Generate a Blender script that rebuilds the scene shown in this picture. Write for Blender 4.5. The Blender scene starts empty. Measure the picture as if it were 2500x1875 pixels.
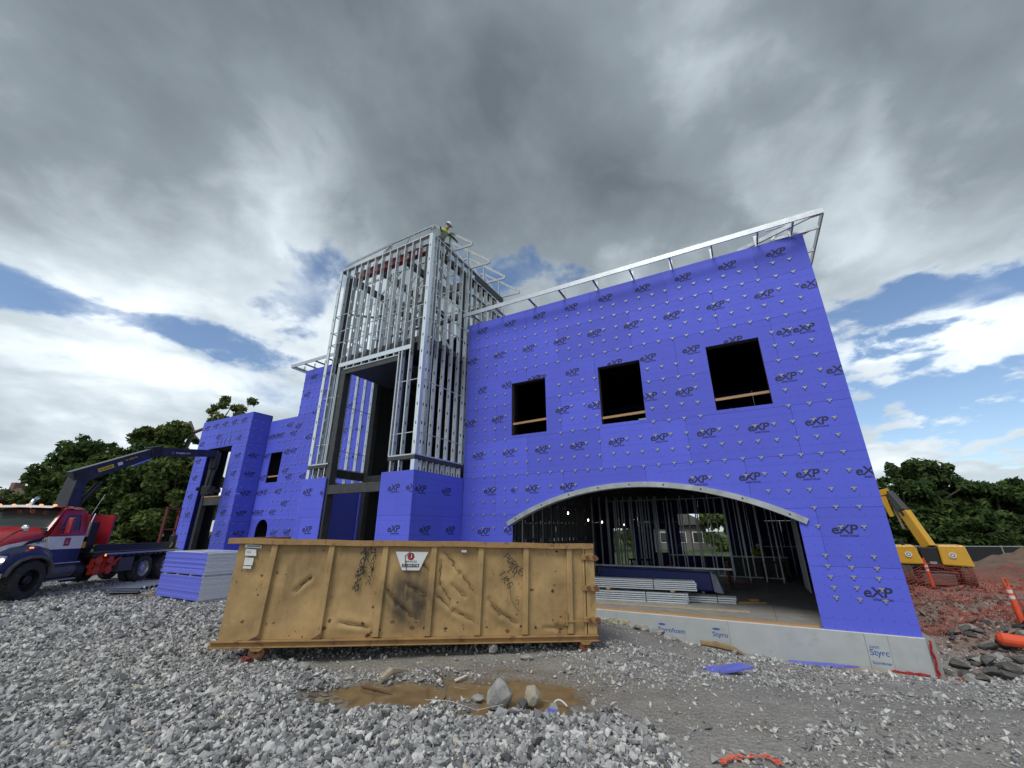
import bpy, bmesh, math, random
import numpy as np
from mathutils import Vector, Matrix

random.seed(7)
RNG = np.random.default_rng(11)
scene = bpy.context.scene
COL = scene.collection
R = math.radians
PI = math.pi

# ------------------------------------------------------------------ camera
cam_d = bpy.data.cameras.new('camera')
cam = bpy.data.objects.new('camera', cam_d)
COL.objects.link(cam)
cam.location = (0, 0, 1.9)
cam.rotation_euler = (R(90 + 19.92), 0, 0)
cam_d.sensor_width = 36.0
cam_d.lens = 36.0 * 992 / 2500
cam_d.clip_end = 5000
scene.camera = cam

# ------------------------------------------------------------------ view, sky and sun
scene.view_settings.view_transform = 'Standard'
scene.view_settings.look = 'None'
scene.view_settings.gamma = 1.0
scene.view_settings.exposure = 0.48
scene.view_settings.use_curve_mapping = False
scene.render.engine = 'CYCLES'
scene.cycles.use_denoising = True
scene.cycles.max_bounces = 6
scene.cycles.diffuse_bounces = 3
scene.cycles.glossy_bounces = 3
scene.cycles.sample_clamp_indirect = 4.0

SUN_DIR = Vector((-0.50, -0.78, 1.15)).normalized()
sun_el = math.asin(SUN_DIR.z)
sun_az = math.atan2(SUN_DIR.x, SUN_DIR.y)
sl = bpy.data.lights.new('sun', 'SUN')
sl.energy = 1.5
sl.angle = R(24)
sl.color = (1.0, 0.965, 0.92)
so = bpy.data.objects.new('sun', sl)
COL.objects.link(so)
so.rotation_euler = (-SUN_DIR).to_track_quat('-Z', 'Y').to_euler()

world = bpy.data.worlds.new('World')
scene.world = world
world.use_nodes = True
wt = world.node_tree
wt.nodes.clear()
def wn(t, **kw):
    n = wt.nodes.new(t)
    for k, v in kw.items():
        setattr(n, k, v)
    return n
def wl(a, b):
    wt.links.new(a, b)
def wmath(op, a, b=None, c=None, clamp=False):
    n = wn('ShaderNodeMath', operation=op, use_clamp=clamp)
    for i, v in enumerate((a, b, c)):
        if v is None:
            continue
        if isinstance(v, (int, float)):
            n.inputs[i].default_value = v
        else:
            wl(v, n.inputs[i])
    return n.outputs[0]
def wstep(v, lo, hi):
    n = wn('ShaderNodeMapRange', interpolation_type='SMOOTHSTEP')
    wl(v, n.inputs[0])
    n.inputs[1].default_value = lo; n.inputs[2].default_value = hi
    n.inputs[3].default_value = 0; n.inputs[4].default_value = 1
    return n.outputs[0]
sky = wn('ShaderNodeTexSky', sky_type='NISHITA', sun_disc=False)
sky.sun_elevation = sun_el
sky.sun_rotation = sun_az
sky.air_density = 1.0; sky.dust_density = 0.6; sky.ozone_density = 2.5
tc = wn('ShaderNodeTexCoord')
sep = wn('ShaderNodeSeparateXYZ'); wl(tc.outputs['Generated'], sep.inputs[0])
zc = wmath('MAXIMUM', sep.outputs[2], 0.0)
den = wmath('ADD', zc, 0.22)
px = wmath('DIVIDE', sep.outputs[0], den)
py = wmath('DIVIDE', sep.outputs[1], den)
comb = wn('ShaderNodeCombineXYZ'); wl(px, comb.inputs[0]); wl(py, comb.inputs[1])
def wnoise(scale, detail, rough, dist, off=(0, 0, 0), stretch=(1, 1, 1), rot=0):
    m = wn('ShaderNodeMapping'); m.inputs[1].default_value = off
    m.inputs[3].default_value = stretch; m.inputs[2].default_value = (0, 0, rot)
    wl(comb.outputs[0], m.inputs[0])
    n = wn('ShaderNodeTexNoise'); n.inputs['Scale'].default_value = scale
    n.inputs['Detail'].default_value = detail; n.inputs['Roughness'].default_value = rough
    n.inputs['Distortion'].default_value = dist
    wl(m.outputs[0], n.inputs['Vector'])
    return n.outputs[0]
def cloud_spot(cx, cy, rx, ry, rot, wob):
    """soft ellipse on the cloud layer, edge broken by noise"""
    c, s = math.cos(rot), math.sin(rot)
    dx = wmath('SUBTRACT', px, cx); dy = wmath('SUBTRACT', py, cy)
    u = wmath('DIVIDE', wmath('ADD', wmath('MULTIPLY', dx, c), wmath('MULTIPLY', dy, s)), rx)
    v = wmath('DIVIDE', wmath('SUBTRACT', wmath('MULTIPLY', dy, c), wmath('MULTIPLY', dx, s)), ry)
    r = wmath('SQRT', wmath('ADD', wmath('MULTIPLY', u, u), wmath('MULTIPLY', v, v)))
    r = wmath('ADD', r, wob)
    return wmath('SUBTRACT', 1.0, wstep(r, 0.45, 1.35))
n_big = wnoise(0.95, 6, 0.50, 0.25, (3.1, 0.7, 0))
n_mid = wnoise(2.1, 7, 0.52, 0.30, (0.3, 5.2, 0), (1.0, 0.8, 1), R(30))
n_fine = wnoise(5.5, 7, 0.58, 0.25, (7.7, 1.2, 0))
wob = wmath('ADD', wmath('MULTIPLY', wmath('SUBTRACT', n_mid, 0.5), 3.2), wmath('MULTIPLY', wmath('SUBTRACT', n_fine, 0.5), 2.4))
# SKYSPOTS
gap = None
wobg = wmath('MULTIPLY', wob, 0.62)
def sp(dx, dy, dz):          # direction -> point on the cloud layer
    n = math.sqrt(dx * dx + dy * dy + dz * dz); dz = max(dz / n, 0) + .22
    return dx / n / dz, dy / n / dz
for s_ in (cloud_spot(-1.14, 1.15, .62, .12, R(44), wobg), cloud_spot(-.66, 1.10, .16, .24, R(25), wobg), cloud_spot(1.30, .94, .42, .11, R(-42), wobg),
           cloud_spot(1.72, 1.46, .66, .36, R(38), wob), cloud_spot(.03, 1.02, .24, .12, R(10), wob)):
    gap = s_ if gap is None else wmath('MAXIMUM', gap, s_)
rad = wmath('SQRT', wmath('ADD', wmath('MULTIPLY', px, px), wmath('MULTIPLY', py, py)))
cov = wmath('ADD', wmath('MULTIPLY', n_big, 0.45), wmath('ADD', wmath('MULTIPLY', n_mid, 0.35), wmath('MULTIPLY', n_fine, 0.20)))
cov = wmath('ADD', cov, wmath('MULTIPLY', wmath('SUBTRACT', 1.0, wstep(rad, 0.6, 1.9)), 0.12))
cov = wmath('ADD', cov, 0.075)
cov = wmath('SUBTRACT', cov, wmath('MULTIPLY', gap, 0.235))
cover = wstep(cov, 0.375, 0.575)
bright = None
for s_ in (cloud_spot(-.50, .88, .17, .34, R(10), wob), cloud_spot(.62, .66, .50, .12, R(30), wob), cloud_spot(-1.32, 1.40, .65, .16, R(44), wob), cloud_spot(1.42, 1.14, .5, .14, R(-42), wob)):
    bright = s_ if bright is None else wmath('MAXIMUM', bright, s_)
lum = wmath('MULTIPLY', wstep(rad, 0.75, 1.6), 0.42)
lum = wmath('ADD', lum, wmath('MULTIPLY', bright, 0.24))
nn = wmath('ADD', wmath('MULTIPLY', n_mid, 0.55), wmath('ADD', wmath('MULTIPLY', n_big, 0.45), wmath('MULTIPLY', n_fine, 0.16)))
lum = wmath('ADD', lum, wmath('MULTIPLY', wmath('SUBTRACT', nn, 0.58), 2.05))
lum = wmath('ADD', lum, 0.215)
lum = wmath('ADD', lum, wmath('MULTIPLY', wmath('SUBTRACT', 1.0, wstep(cov, 0.45, 0.62)), 0.10), clamp=True)
cr = wn('ShaderNodeValToRGB')
ce = cr.color_ramp.elements
ce[0].position = 0.0; ce[0].color = (.100, .124, .145, 1)
ce[1].position = 1.0; ce[1].color = (.80, .86, .90, 1)
e_ = ce.new(.35); e_.color = (.195, .230, .258, 1)
e_ = ce.new(.70); e_.color = (.47, .53, .57, 1)
wl(lum, cr.inputs[0])
bg_sky = wn('ShaderNodeBackground'); wl(sky.outputs[0], bg_sky.inputs[0]); bg_sky.inputs[1].default_value = 0.105
bg_cl = wn('ShaderNodeBackground'); wl(cr.outputs[0], bg_cl.inputs[0]); bg_cl.inputs[1].default_value = 1.06
mixs = wn('ShaderNodeMixShader'); wl(cover, mixs.inputs[0]); wl(bg_sky.outputs[0], mixs.inputs[1]); wl(bg_cl.outputs[0], mixs.inputs[2])
wo = wn('ShaderNodeOutputWorld'); wl(mixs.outputs[0], wo.inputs[0])
# ------------------------------------------------------------------ material helpers
MATS = {}
def nodes_of(name):
    m = bpy.data.materials.new(name); m.use_nodes = True
    nt = m.node_tree
    return m, nt, nt.nodes['Principled BSDF']
def mat(name, col, rough=0.6, metal=0.0, var=0.12, scale=6.0, bump=0.0, bscale=40.0, rand=0.0,
        dirt=None, dirt_amt=0.5, dirt_scale=3.0, coat=0.0, emit=None, estr=0.0, rvar=0.0, spec=0.5, stretch=(1, 1, 1)):
    if name in MATS:
        return MATS[name]
    m, nt, p = nodes_of(name)
    N, L = nt.nodes, nt.links
    c = (*col, 1.0)
    tcn = N.new('ShaderNodeTexCoord')
    mp = N.new('ShaderNodeMapping'); mp.inputs[3].default_value = stretch
    L.new(tcn.outputs['Object'], mp.inputs[0])
    out = None
    nz = N.new('ShaderNodeTexNoise'); nz.inputs['Scale'].default_value = scale
    nz.inputs['Detail'].default_value = 6; nz.inputs['Roughness'].default_value = 0.6
    L.new(mp.outputs[0], nz.inputs['Vector'])
    mr = N.new('ShaderNodeMapRange'); L.new(nz.outputs[0], mr.inputs[0])
    mr.inputs[1].default_value = 0.25; mr.inputs[2].default_value = 0.75
    mr.inputs[3].default_value = 1 - var; mr.inputs[4].default_value = 1 + var
    val = mr.outputs[0]
    if rand:
        oi = N.new('ShaderNodeObjectInfo')
        rr = N.new('ShaderNodeMapRange'); L.new(oi.outputs['Random'], rr.inputs[0])
        rr.inputs[3].default_value = 1 - rand; rr.inputs[4].default_value = 1 + rand
        mu = N.new('ShaderNodeMath'); mu.operation = 'MULTIPLY'
        L.new(val, mu.inputs[0]); L.new(rr.outputs[0], mu.inputs[1]); val = mu.outputs[0]
    mx = N.new('ShaderNodeVectorMath'); mx.operation = 'SCALE'
    mx.inputs[0].default_value = col
    L.new(val, mx.inputs['Scale'])
    out = mx.outputs[0]
    if dirt is not None:
        n2 = N.new('ShaderNodeTexNoise'); n2.inputs['Scale'].default_value = dirt_scale
        n2.inputs['Detail'].default_value = 9; n2.inputs['Roughness'].default_value = 0.68
        L.new(mp.outputs[0], n2.inputs['Vector'])
        m2 = N.new('ShaderNodeMapRange'); m2.interpolation_type = 'SMOOTHSTEP'
        L.new(n2.outputs[0], m2.inputs[0])
        m2.inputs[1].default_value = 0.52; m2.inputs[2].default_value = 0.70
        m2.inputs[4].default_value = dirt_amt
        mm = N.new('ShaderNodeMix'); mm.data_type = 'RGBA'
        L.new(m2.outputs[0], mm.inputs[0]); L.new(out, mm.inputs[6]); mm.inputs[7].default_value = (*dirt, 1)
        out = mm.outputs[2]
    L.new(out, p.inputs['Base Color'])
    p.inputs['Metallic'].default_value = metal
    p.inputs['Roughness'].default_value = rough
    if rvar:
        m3 = N.new('ShaderNodeMapRange'); L.new(nz.outputs[0], m3.inputs[0])
        m3.inputs[3].default_value = max(0.02, rough - rvar); m3.inputs[4].default_value = min(1, rough + rvar)
        L.new(m3.outputs[0], p.inputs['Roughness'])
    p.inputs['Coat Weight'].default_value = coat
    p.inputs['Specular IOR Level'].default_value = spec
    if emit:
        p.inputs['Emission Color'].default_value = (*emit, 1); p.inputs['Emission Strength'].default_value = estr
    if bump:
        nb = N.new('ShaderNodeTexNoise'); nb.inputs['Scale'].default_value = bscale
        nb.inputs['Detail'].default_value = 5
        L.new(mp.outputs[0], nb.inputs['Vector'])
        bn = N.new('ShaderNodeBump'); bn.inputs['Strength'].default_value = bump
        bn.inputs['Distance'].default_value = 0.02
        L.new(nb.outputs[0], bn.inputs['Height']); L.new(bn.outputs[0], p.inputs['Normal'])
    MATS[name] = m
    return m

def glass_mat(name, col, rough=0.05):
    m, nt, p = nodes_of(name)
    p.inputs['Base Color'].default_value = (*col, 1)
    p.inputs['Roughness'].default_value = rough
    p.inputs['Specular IOR Level'].default_value = 0.9
    p.inputs['Alpha'].default_value = 0.85
    MATS[name] = m
    return m

def sheathing_mat():
    """blue foam-faced board with faint printed guide lines and tick marks every 406 mm"""
    m, nt, p = nodes_of('blue_sheathing')
    N, L = nt.nodes, nt.links
    def ma(op, a, b=None):
        n = N.new('ShaderNodeMath'); n.operation = op
        for i, v in enumerate((a, b)):
            if v is None: continue
            if isinstance(v, (int, float)): n.inputs[i].default_value = v
            else: L.new(v, n.inputs[i])
        return n.outputs[0]
    t = N.new('ShaderNodeTexCoord'); s = N.new('ShaderNodeSeparateXYZ'); L.new(t.outputs['Object'], s.inputs[0])
    along = ma('ADD', s.outputs[0], s.outputs[1])
    nz = N.new('ShaderNodeTexNoise'); nz.inputs['Scale'].default_value = 1.1; nz.inputs['Detail'].default_value = 6
    L.new(t.outputs['Object'], nz.inputs['Vector'])
    fine = N.new('ShaderNodeTexNoise'); fine.inputs['Scale'].default_value = 55; fine.inputs['Detail'].default_value = 3
    L.new(t.outputs['Object'], fine.inputs['Vector'])
    oi = N.new('ShaderNodeObjectInfo')
    v = ma('ADD', ma('MULTIPLY', nz.outputs[0], 0.20), ma('MULTIPLY', fine.outputs[0], 0.12))
    v = ma('ADD', v, ma('MULTIPLY', oi.outputs['Random'], 0.17))
    v = ma('ADD', v, 0.765)
    sc = N.new('ShaderNodeVectorMath'); sc.operation = 'SCALE'; sc.inputs[0].default_value = (0.105, 0.130, 0.68)
    L.new(v, sc.inputs['Scale'])
    # printed guide lines
    fz = ma('FRACT', ma('DIVIDE', ma('SUBTRACT', s.outputs[2], 0.163), 0.4066))
    line = ma('LESS_THAN', fz, 0.012)
    br = N.new('ShaderNodeTexNoise'); br.inputs['Scale'].default_value = 0.9; br.inputs['Detail'].default_value = 2
    L.new(t.outputs['Object'], br.inputs['Vector'])
    line = ma('MULTIPLY', line, ma('GREATER_THAN', br.outputs[0], 0.44))
    # tick marks
    fz2 = ma('FRACT', ma('DIVIDE', ma('SUBTRACT', s.outputs[2], 0.10), 0.2033))
    fx2 = ma('FRACT', ma('DIVIDE', along, 0.2033))
    dz = ma('ABSOLUTE', ma('SUBTRACT', fz2, 0.5)); dx = ma('ABSOLUTE', ma('SUBTRACT', fx2, 0.5))
    dot = ma('LESS_THAN', ma('ADD', dz, dx), 0.055)
    dark = ma('MAXIMUM', ma('MULTIPLY', line, 0.6), ma('MULTIPLY', dot, 0.75))
    mx = N.new('ShaderNodeMix'); mx.data_type = 'RGBA'
    L.new(dark, mx.inputs[0]); L.new(sc.outputs[0], mx.inputs[6]); mx.inputs[7].default_value = (0.02, 0.022, 0.075, 1)
    # pale scuffs
    sn = N.new('ShaderNodeTexNoise'); sn.inputs['Scale'].default_value = 9; sn.inputs['Detail'].default_value = 8
    mp = N.new('ShaderNodeMapping'); mp.inputs[3].default_value = (0.5, 0.5, 2.2)
    L.new(t.outputs['Object'], mp.inputs[0]); L.new(mp.outputs[0], sn.inputs['Vector'])
    sr = N.new('ShaderNodeMapRange'); L.new(sn.outputs[0], sr.inputs[0])
    sr.inputs[1].default_value = 0.66; sr.inputs[2].default_value = 0.76; sr.inputs[4].default_value = 0.35
    m2 = N.new('ShaderNodeMix'); m2.data_type = 'RGBA'
    L.new(sr.outputs[0], m2.inputs[0]); L.new(mx.outputs[2], m2.inputs[6]); m2.inputs[7].default_value = (0.22, 0.24, 0.62, 1)
    L.new(m2.outputs[2], p.inputs['Base Color'])
    p.inputs['Roughness'].default_value = 0.62
    p.inputs['Specular IOR Level'].default_value = 0.25
    bn = N.new('ShaderNodeBump'); bn.inputs['Strength'].default_value = 0.12; bn.inputs['Distance'].default_value = 0.01
    L.new(nz.outputs[0], bn.inputs['Height']); L.new(bn.outputs[0], p.inputs['Normal'])
    MATS['blue_sheathing'] = m
    return m

def attr_mat(name, cols, rough=0.85, attr='tone', bump=0.0, trans=0.0, spec=0.3, nscale=25.0):
    """colour ramp driven by a per-piece attribute"""
    m, nt, p = nodes_of(name)
    N, L = nt.nodes, nt.links
    a = N.new('ShaderNodeAttribute'); a.attribute_name = attr
    cr = N.new('ShaderNodeValToRGB')
    el = cr.color_ramp.elements
    for i, (pos, c) in enumerate(cols):
        e = el[i] if i < 2 else el.new(pos)
        e.position = pos; e.color = (*c, 1)
    L.new(a.outputs['Fac'], cr.inputs[0])
    t = N.new('ShaderNodeTexCoord')
    nz = N.new('ShaderNodeTexNoise'); nz.inputs['Scale'].default_value = nscale; nz.inputs['Detail'].default_value = 4
    L.new(t.outputs['Object'], nz.inputs['Vector'])
    mr = N.new('ShaderNodeMapRange'); L.new(nz.outputs[0], mr.inputs[0])
    mr.inputs[1].default_value = .3; mr.inputs[2].default_value = .7
    mr.inputs[3].default_value = 0.8; mr.inputs[4].default_value = 1.2
    sc = N.new('ShaderNodeVectorMath'); sc.operation = 'SCALE'
    L.new(cr.outputs[0], sc.inputs[0]); L.new(mr.outputs[0], sc.inputs['Scale'])
    L.new(sc.outputs[0], p.inputs['Base Color'])
    p.inputs['Roughness'].default_value = rough
    p.inputs['Specular IOR Level'].default_value = spec
    if bump:
        bn = N.new('ShaderNodeBump'); bn.inputs['Strength'].default_value = bump; bn.inputs['Distance'].default_value = .01
        L.new(nz.outputs[0], bn.inputs['Height']); L.new(bn.outputs[0], p.inputs['Normal'])
    if trans:
        tr = N.new('ShaderNodeBsdfTranslucent'); L.new(sc.outputs[0], tr.inputs[0])
        mx = N.new('ShaderNodeMixShader'); mx.inputs[0].default_value = trans
        L.new(p.outputs[0], mx.inputs[1]); L.new(tr.outputs[0], mx.inputs[2])
        L.new(mx.outputs[0], N['Material Output'].inputs[0])
    MATS[name] = m
    return m

BLUE = sheathing_mat()
GALV = mat('galvanised_steel', (0.60, 0.64, 0.67), 0.42, 0.5, 0.16, 7, rvar=0.15, rand=0.10)
GALV_BRIGHT = mat('bright_galvanised_steel', (0.70, 0.77, 0.82), 0.36, 0.45, 0.10, 9, rand=0.06)
STEEL = mat('dark_structural_steel', (0.055, 0.06, 0.064), 0.6, 0.2, 0.3, 4, dirt=(0.10, 0.075, 0.055), dirt_amt=0.4)
REDSTEEL = mat('red_primer_steel', (0.22, 0.025, 0.02), 0.6, 0.0, 0.25, 5)
LOGOINK = mat('navy_print', (0.018, 0.020, 0.055), 0.7, 0, 0.25, 30)
FASCIA = mat('fascia_steel', (0.50, 0.55, 0.58), 0.4, 0.55, 0.15, 5)
TRUSSM = mat('truss_steel', (0.40, 0.43, 0.45), 0.4, 0.65, 0.2, 6, rand=.1)
TIEM = mat('tie_steel', (0.34, 0.36, 0.37), 0.5, 0.5, 0.2, 20)
SHADESTEEL = mat('shaded_joist_steel', (0.13, 0.135, 0.14), 0.6, 0.4, 0.2, 5)  # galvanised steel darkened to paint in the ground floor's shade
INNERSHADE = mat('shaded_inner_board', (0.030, 0.036, 0.20), 0.8, 0, 0.15, 2, rand=.15)  # board blue with the interior shade put into its colour
INK = mat('black_print', (0.012, 0.012, 0.02), 0.7, 0, 0.2, 30)
BLUEINK = mat('blue_print', (0.05, 0.11, 0.38), 0.7, 0, 0.2, 30)
GREYFOAM = mat('grey_foam_board', (0.42, 0.45, 0.46), 0.8, 0, 0.08, 3, dirt=(0.30, 0.29, 0.26), dirt_amt=0.45, dirt_scale=2.2, rand=0.05)
CONCRETE = mat('concrete', (0.30, 0.29, 0.27), 0.85, 0, 0.2, 2.2, bump=0.2, dirt=(0.19, 0.18, 0.16), dirt_amt=0.6, dirt_scale=1.3)
LUMBER = mat('lumber', (0.42, 0.26, 0.13), 0.8, 0, 0.25, 5, stretch=(0.4, 6, 6), dirt=(0.2, 0.12, 0.06), dirt_amt=.4)
OLDWOOD = mat('weathered_wood', (0.40, 0.34, 0.25), 0.85, 0, 0.25, 6, bump=.3, stretch=(0.6, 5, 5))
DECKSHADE = mat('dark_deck_and_shade', (0.03, 0.03, 0.032), 0.9, 0.0, 0.2, 3)  # decks; on the walls inside, near-black standing in for shade
RUBBER = mat('tyre_rubber', (0.035, 0.035, 0.035), 0.85, 0, 0.3, 12, dirt=(0.15, 0.14, 0.13), dirt_amt=0.6, dirt_scale=5)
BLACK = mat('black_metal', (0.015, 0.015, 0.017), 0.5, 0.0, 0.3, 8, dirt=(0.07, 0.065, 0.06), dirt_amt=0.35)
CHROME = mat('chrome', (0.75, 0.76, 0.78), 0.14, 1.0, 0.05, 6)
ALU = mat('aluminium', (0.55, 0.56, 0.57), 0.35, 0.8, 0.12, 9)
WHITE = mat('white_paint', (0.74, 0.74, 0.73), 0.35, 0, 0.06, 4, coat=.4, dirt=(0.45, 0.43, 0.40), dirt_amt=.3)
RED = mat('red_paint', (0.36, 0.018, 0.03), 0.32, 0, 0.1, 4, coat=0.5, dirt=(0.26, 0.05, 0.05), dirt_amt=.4)
NAVY = mat('navy_paint', (0.012, 0.02, 0.075), 0.32, 0, 0.15, 4, coat=0.5, dirt=(0.09, 0.085, 0.08), dirt_amt=.3)
ORANGE = mat('orange_plastic', (0.80, 0.10, 0.035), 0.55, 0, 0.15, 6, dirt=(0.4, 0.12, 0.07), dirt_amt=.4)
ORANGERED = mat('orange_red_paint', (0.55, 0.05, 0.02), 0.5, 0, 0.2, 6, dirt=(0.15, .04, .03), dirt_amt=.5)
YELLOW = mat('yellow_paint', (0.62, 0.34, 0.018), 0.42, 0, 0.12, 3, coat=.2, dirt=(0.32, 0.20, 0.06), dirt_amt=.45)
SAFETY = mat('yellow_marking', (0.70, 0.55, 0.04), 0.6, 0, 0.1, 6)
HIVIS = mat('hi_vis_fabric', (0.45, 0.62, 0.04), 0.8, 0, 0.2, 14)
GLASS = glass_mat('tinted_glass', (0.05, 0.065, 0.06))
LAMPGLASS = mat('lamp_lens', (0.75, 0.76, 0.74), 0.12, 0.3, 0.2, 20)
MARKER = mat('amber_marker', (0.8, 0.25, 0.05), 0.3, 0, .1, 5, emit=(1.0, 0.22, 0.06), estr=1.6)

# ------------------------------------------------------------------ mesh helpers
class MB:
    def __init__(self):
        self.v = []; self.f = []; self.mi = []
    def add(self, vs, fs, mi=0):
        o = len(self.v)
        self.v += [tuple(p) for p in vs]
        self.f += [tuple(i + o for i in q) for q in fs]
        self.mi += [mi] * len(fs)
        return self
    def box(self, x0, x1, y0, y1, z0, z1, mi=0):
        vs = [(x, y, z) for z in (z0, z1) for y in (y0, y1) for x in (x0, x1)]
        return self.add(vs, [(0, 2, 3, 1), (4, 5, 7, 6), (0, 1, 5, 4), (2, 6, 7, 3), (0, 4, 6, 2), (1, 3, 7, 5)], mi)
    def hexa(self, b, t, mi=0):
        """bottom and top quads, both counter-clockwise seen from above"""
        return self.add(list(b) + list(t), [(3, 2, 1, 0), (4, 5, 6, 7), (0, 1, 5, 4), (1, 2, 6, 5), (2, 3, 7, 6), (3, 0, 4, 7)], mi)
    def bar(self, p, q, w, h, up=(0, 0, 1), mi=0, w2=None, h2=None):
        p = Vector(p); q = Vector(q); d = (q - p).normalized(); up = Vector(up)
        if abs(d.dot(up)) > 0.99: up = Vector((0, 1, 0)) if abs(d.y) < .9 else Vector((1, 0, 0))
        s = d.cross(up).normalized(); u = s.cross(d)
        w2 = w if w2 is None else w2; h2 = h if h2 is None else h2
        a = [p + s * w / 2 * i + u * h / 2 * j for i, j in ((-1, -1), (1, -1), (1, 1), (-1, 1))]
        b = [q + s * w2 / 2 * i + u * h2 / 2 * j for i, j in ((-1, -1), (1, -1), (1, 1), (-1, 1))]
        return self.add(a + b, [(0, 1, 2, 3), (7, 6, 5, 4), (0, 4, 5, 1), (1, 5, 6, 2), (2, 6, 7, 3), (3, 7, 4, 0)], mi)
    def chan(self, p, q, w, h, up=(0, 0, 1), mi=0, lip=1):
        """open C section: web of width h along up, flanges of width w sideways"""
        p = Vector(p); q = Vector(q); d = (q - p).normalized(); up = Vector(up)
        s = d.cross(up).normalized(); u = s.cross(d)
        prof = [s * w + u * h / 2, u * h / 2, -u * h / 2, s * w - u * h / 2]
        vs = [p + k for k in prof] + [q + k for k in prof]
        return self.add(vs, [(0, 1, 5, 4), (1, 2, 6, 5), (2, 3, 7, 6)], mi)
    def cyl(self, p, q, r, r2=None, n=16, cap=True, mi=0):
        p = Vector(p); q = Vector(q); d = (q - p).normalized(); r2 = r if r2 is None else r2
        a = d.orthogonal().normalized(); b = d.cross(a)
        vs = [p + (a * math.cos(2 * PI * i / n) + b * math.sin(2 * PI * i / n)) * r for i in range(n)]
        vs += [q + (a * math.cos(2 * PI * i / n) + b * math.sin(2 * PI * i / n)) * r2 for i in range(n)]
        fs = [(i, (i + 1) % n, n + (i + 1) % n, n + i) for i in range(n)]
        if cap: fs += [tuple(range(n - 1, -1, -1)), tuple(range(n, 2 * n))]
        return self.add(vs, fs, mi)
    def tube(self, pts, r, n=8, mi=0, radii=None):
        pts = [Vector(p) for p in pts]; N = len(pts)
        vs = []; fs = []; prev = None
        for i, p in enumerate(pts):
            d = (pts[min(i + 1, N - 1)] - pts[max(i - 1, 0)]).normalized()
            a = (prev - d * prev.dot(d)).normalized() if prev is not None else d.orthogonal().normalized()
            prev = a; b = d.cross(a)
            rr = radii[i] if radii else r
            vs += [p + (a * math.cos(2 * PI * k / n) + b * math.sin(2 * PI * k / n)) * rr for k in range(n)]
        for i in range(N - 1):
            for k in range(n):
                fs.append((i * n + k, i * n + (k + 1) % n, (i + 1) * n + (k + 1) % n, (i + 1) * n + k))
        fs += [tuple(range(n - 1, -1, -1)), tuple(range((N - 1) * n, N * n))]
        return self.add(vs, fs, mi)
    def prism(self, poly, axis, a0, a1, mi=0):
        """extrude a 2-D polygon along an axis: 'x' -> poly in (y,z), 'y' -> (x,z), 'z' -> (x,y)"""
        def P(u, w, a):
            return {'x': (a, u, w), 'y': (u, a, w), 'z': (u, w, a)}[axis]
        n = len(poly)
        vs = [P(u, w, a0) for u, w in poly] + [P(u, w, a1) for u, w in poly]
        fs = [(i, (i + 1) % n, n + (i + 1) % n, n + i) for i in range(n)]
        fs += [tuple(range(n - 1, -1, -1)), tuple(range(n, 2 * n))]
        return self.add(vs, fs, mi)
    def lathe(self, prof, c, axis, n=24, mi=0):
        """prof: list of (radius, along)"""
        c = Vector(c); d = Vector(axis).normalized(); a = d.orthogonal().normalized(); b = d.cross(a)
        vs = []; fs = []
        for r, t in prof:
            vs += [c + d * t + (a * math.cos(2 * PI * k / n) + b * math.sin(2 * PI * k / n)) * r for k in range(n)]
        for i in range(len(prof) - 1):
            for k in range(n):
                fs.append((i * n + k, i * n + (k + 1) % n, (i + 1) * n + (k + 1) % n, (i + 1) * n + k))
        return self.add(vs, fs, mi)
    def mesh(self, name, mats, smooth=False, fix=True):
        me = bpy.data.meshes.new(name)
        me.from_pydata(self.v, [], self.f)
        for m in (mats if isinstance(mats, (list, tuple)) else [mats]):
            me.materials.append(m)
        if len(me.materials) > 1:
            me.polygons.foreach_set('material_index', self.mi)
        if fix:
            bm = bmesh.new(); bm.from_mesh(me)
            bmesh.ops.recalc_face_normals(bm, faces=bm.faces)
            bm.to_mesh(me); bm.free()
        if smooth:
            me.polygons.foreach_set('use_smooth', [True] * len(me.polygons))
        me.update()
        return me
    def build(self, name, mats, parent=None, smooth=False, fix=True, bevel=0.0, loc=None, rot=None):
        return put(name, self.mesh(name, mats, smooth, fix), parent, loc, rot, bevel)

def put(name, me, parent=None, loc=None, rot=None, bevel=0.0):
    o = bpy.data.objects.new(name, me)
    COL.objects.link(o)
    if parent is not None: o.parent = parent
    if loc is not None: o.location = loc
    if rot is not None: o.rotation_euler = rot
    if bevel:
        b = o.modifiers.new('bevel', 'BEVEL'); b.width = bevel; b.segments = 2; b.limit_method = 'ANGLE'; b.angle_limit = R(40)
    return o
def tag(o, label, cat, group=None):
    o['label'] = label; o['category'] = cat
    if group: o['group'] = group
    return o
def thing(name, label, cat, loc=(0, 0, 0), rotz=0.0, group=None, rot=None):
    o = bpy.data.objects.new(name, None)
    COL.objects.link(o)
    o.empty_display_size = 0.2
    o.location = loc
    o.rotation_euler = rot if rot else (0, 0, rotz)
    return tag(o, label, cat, group)
def kind(o, k):
    o['kind'] = k
    return o

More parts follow.
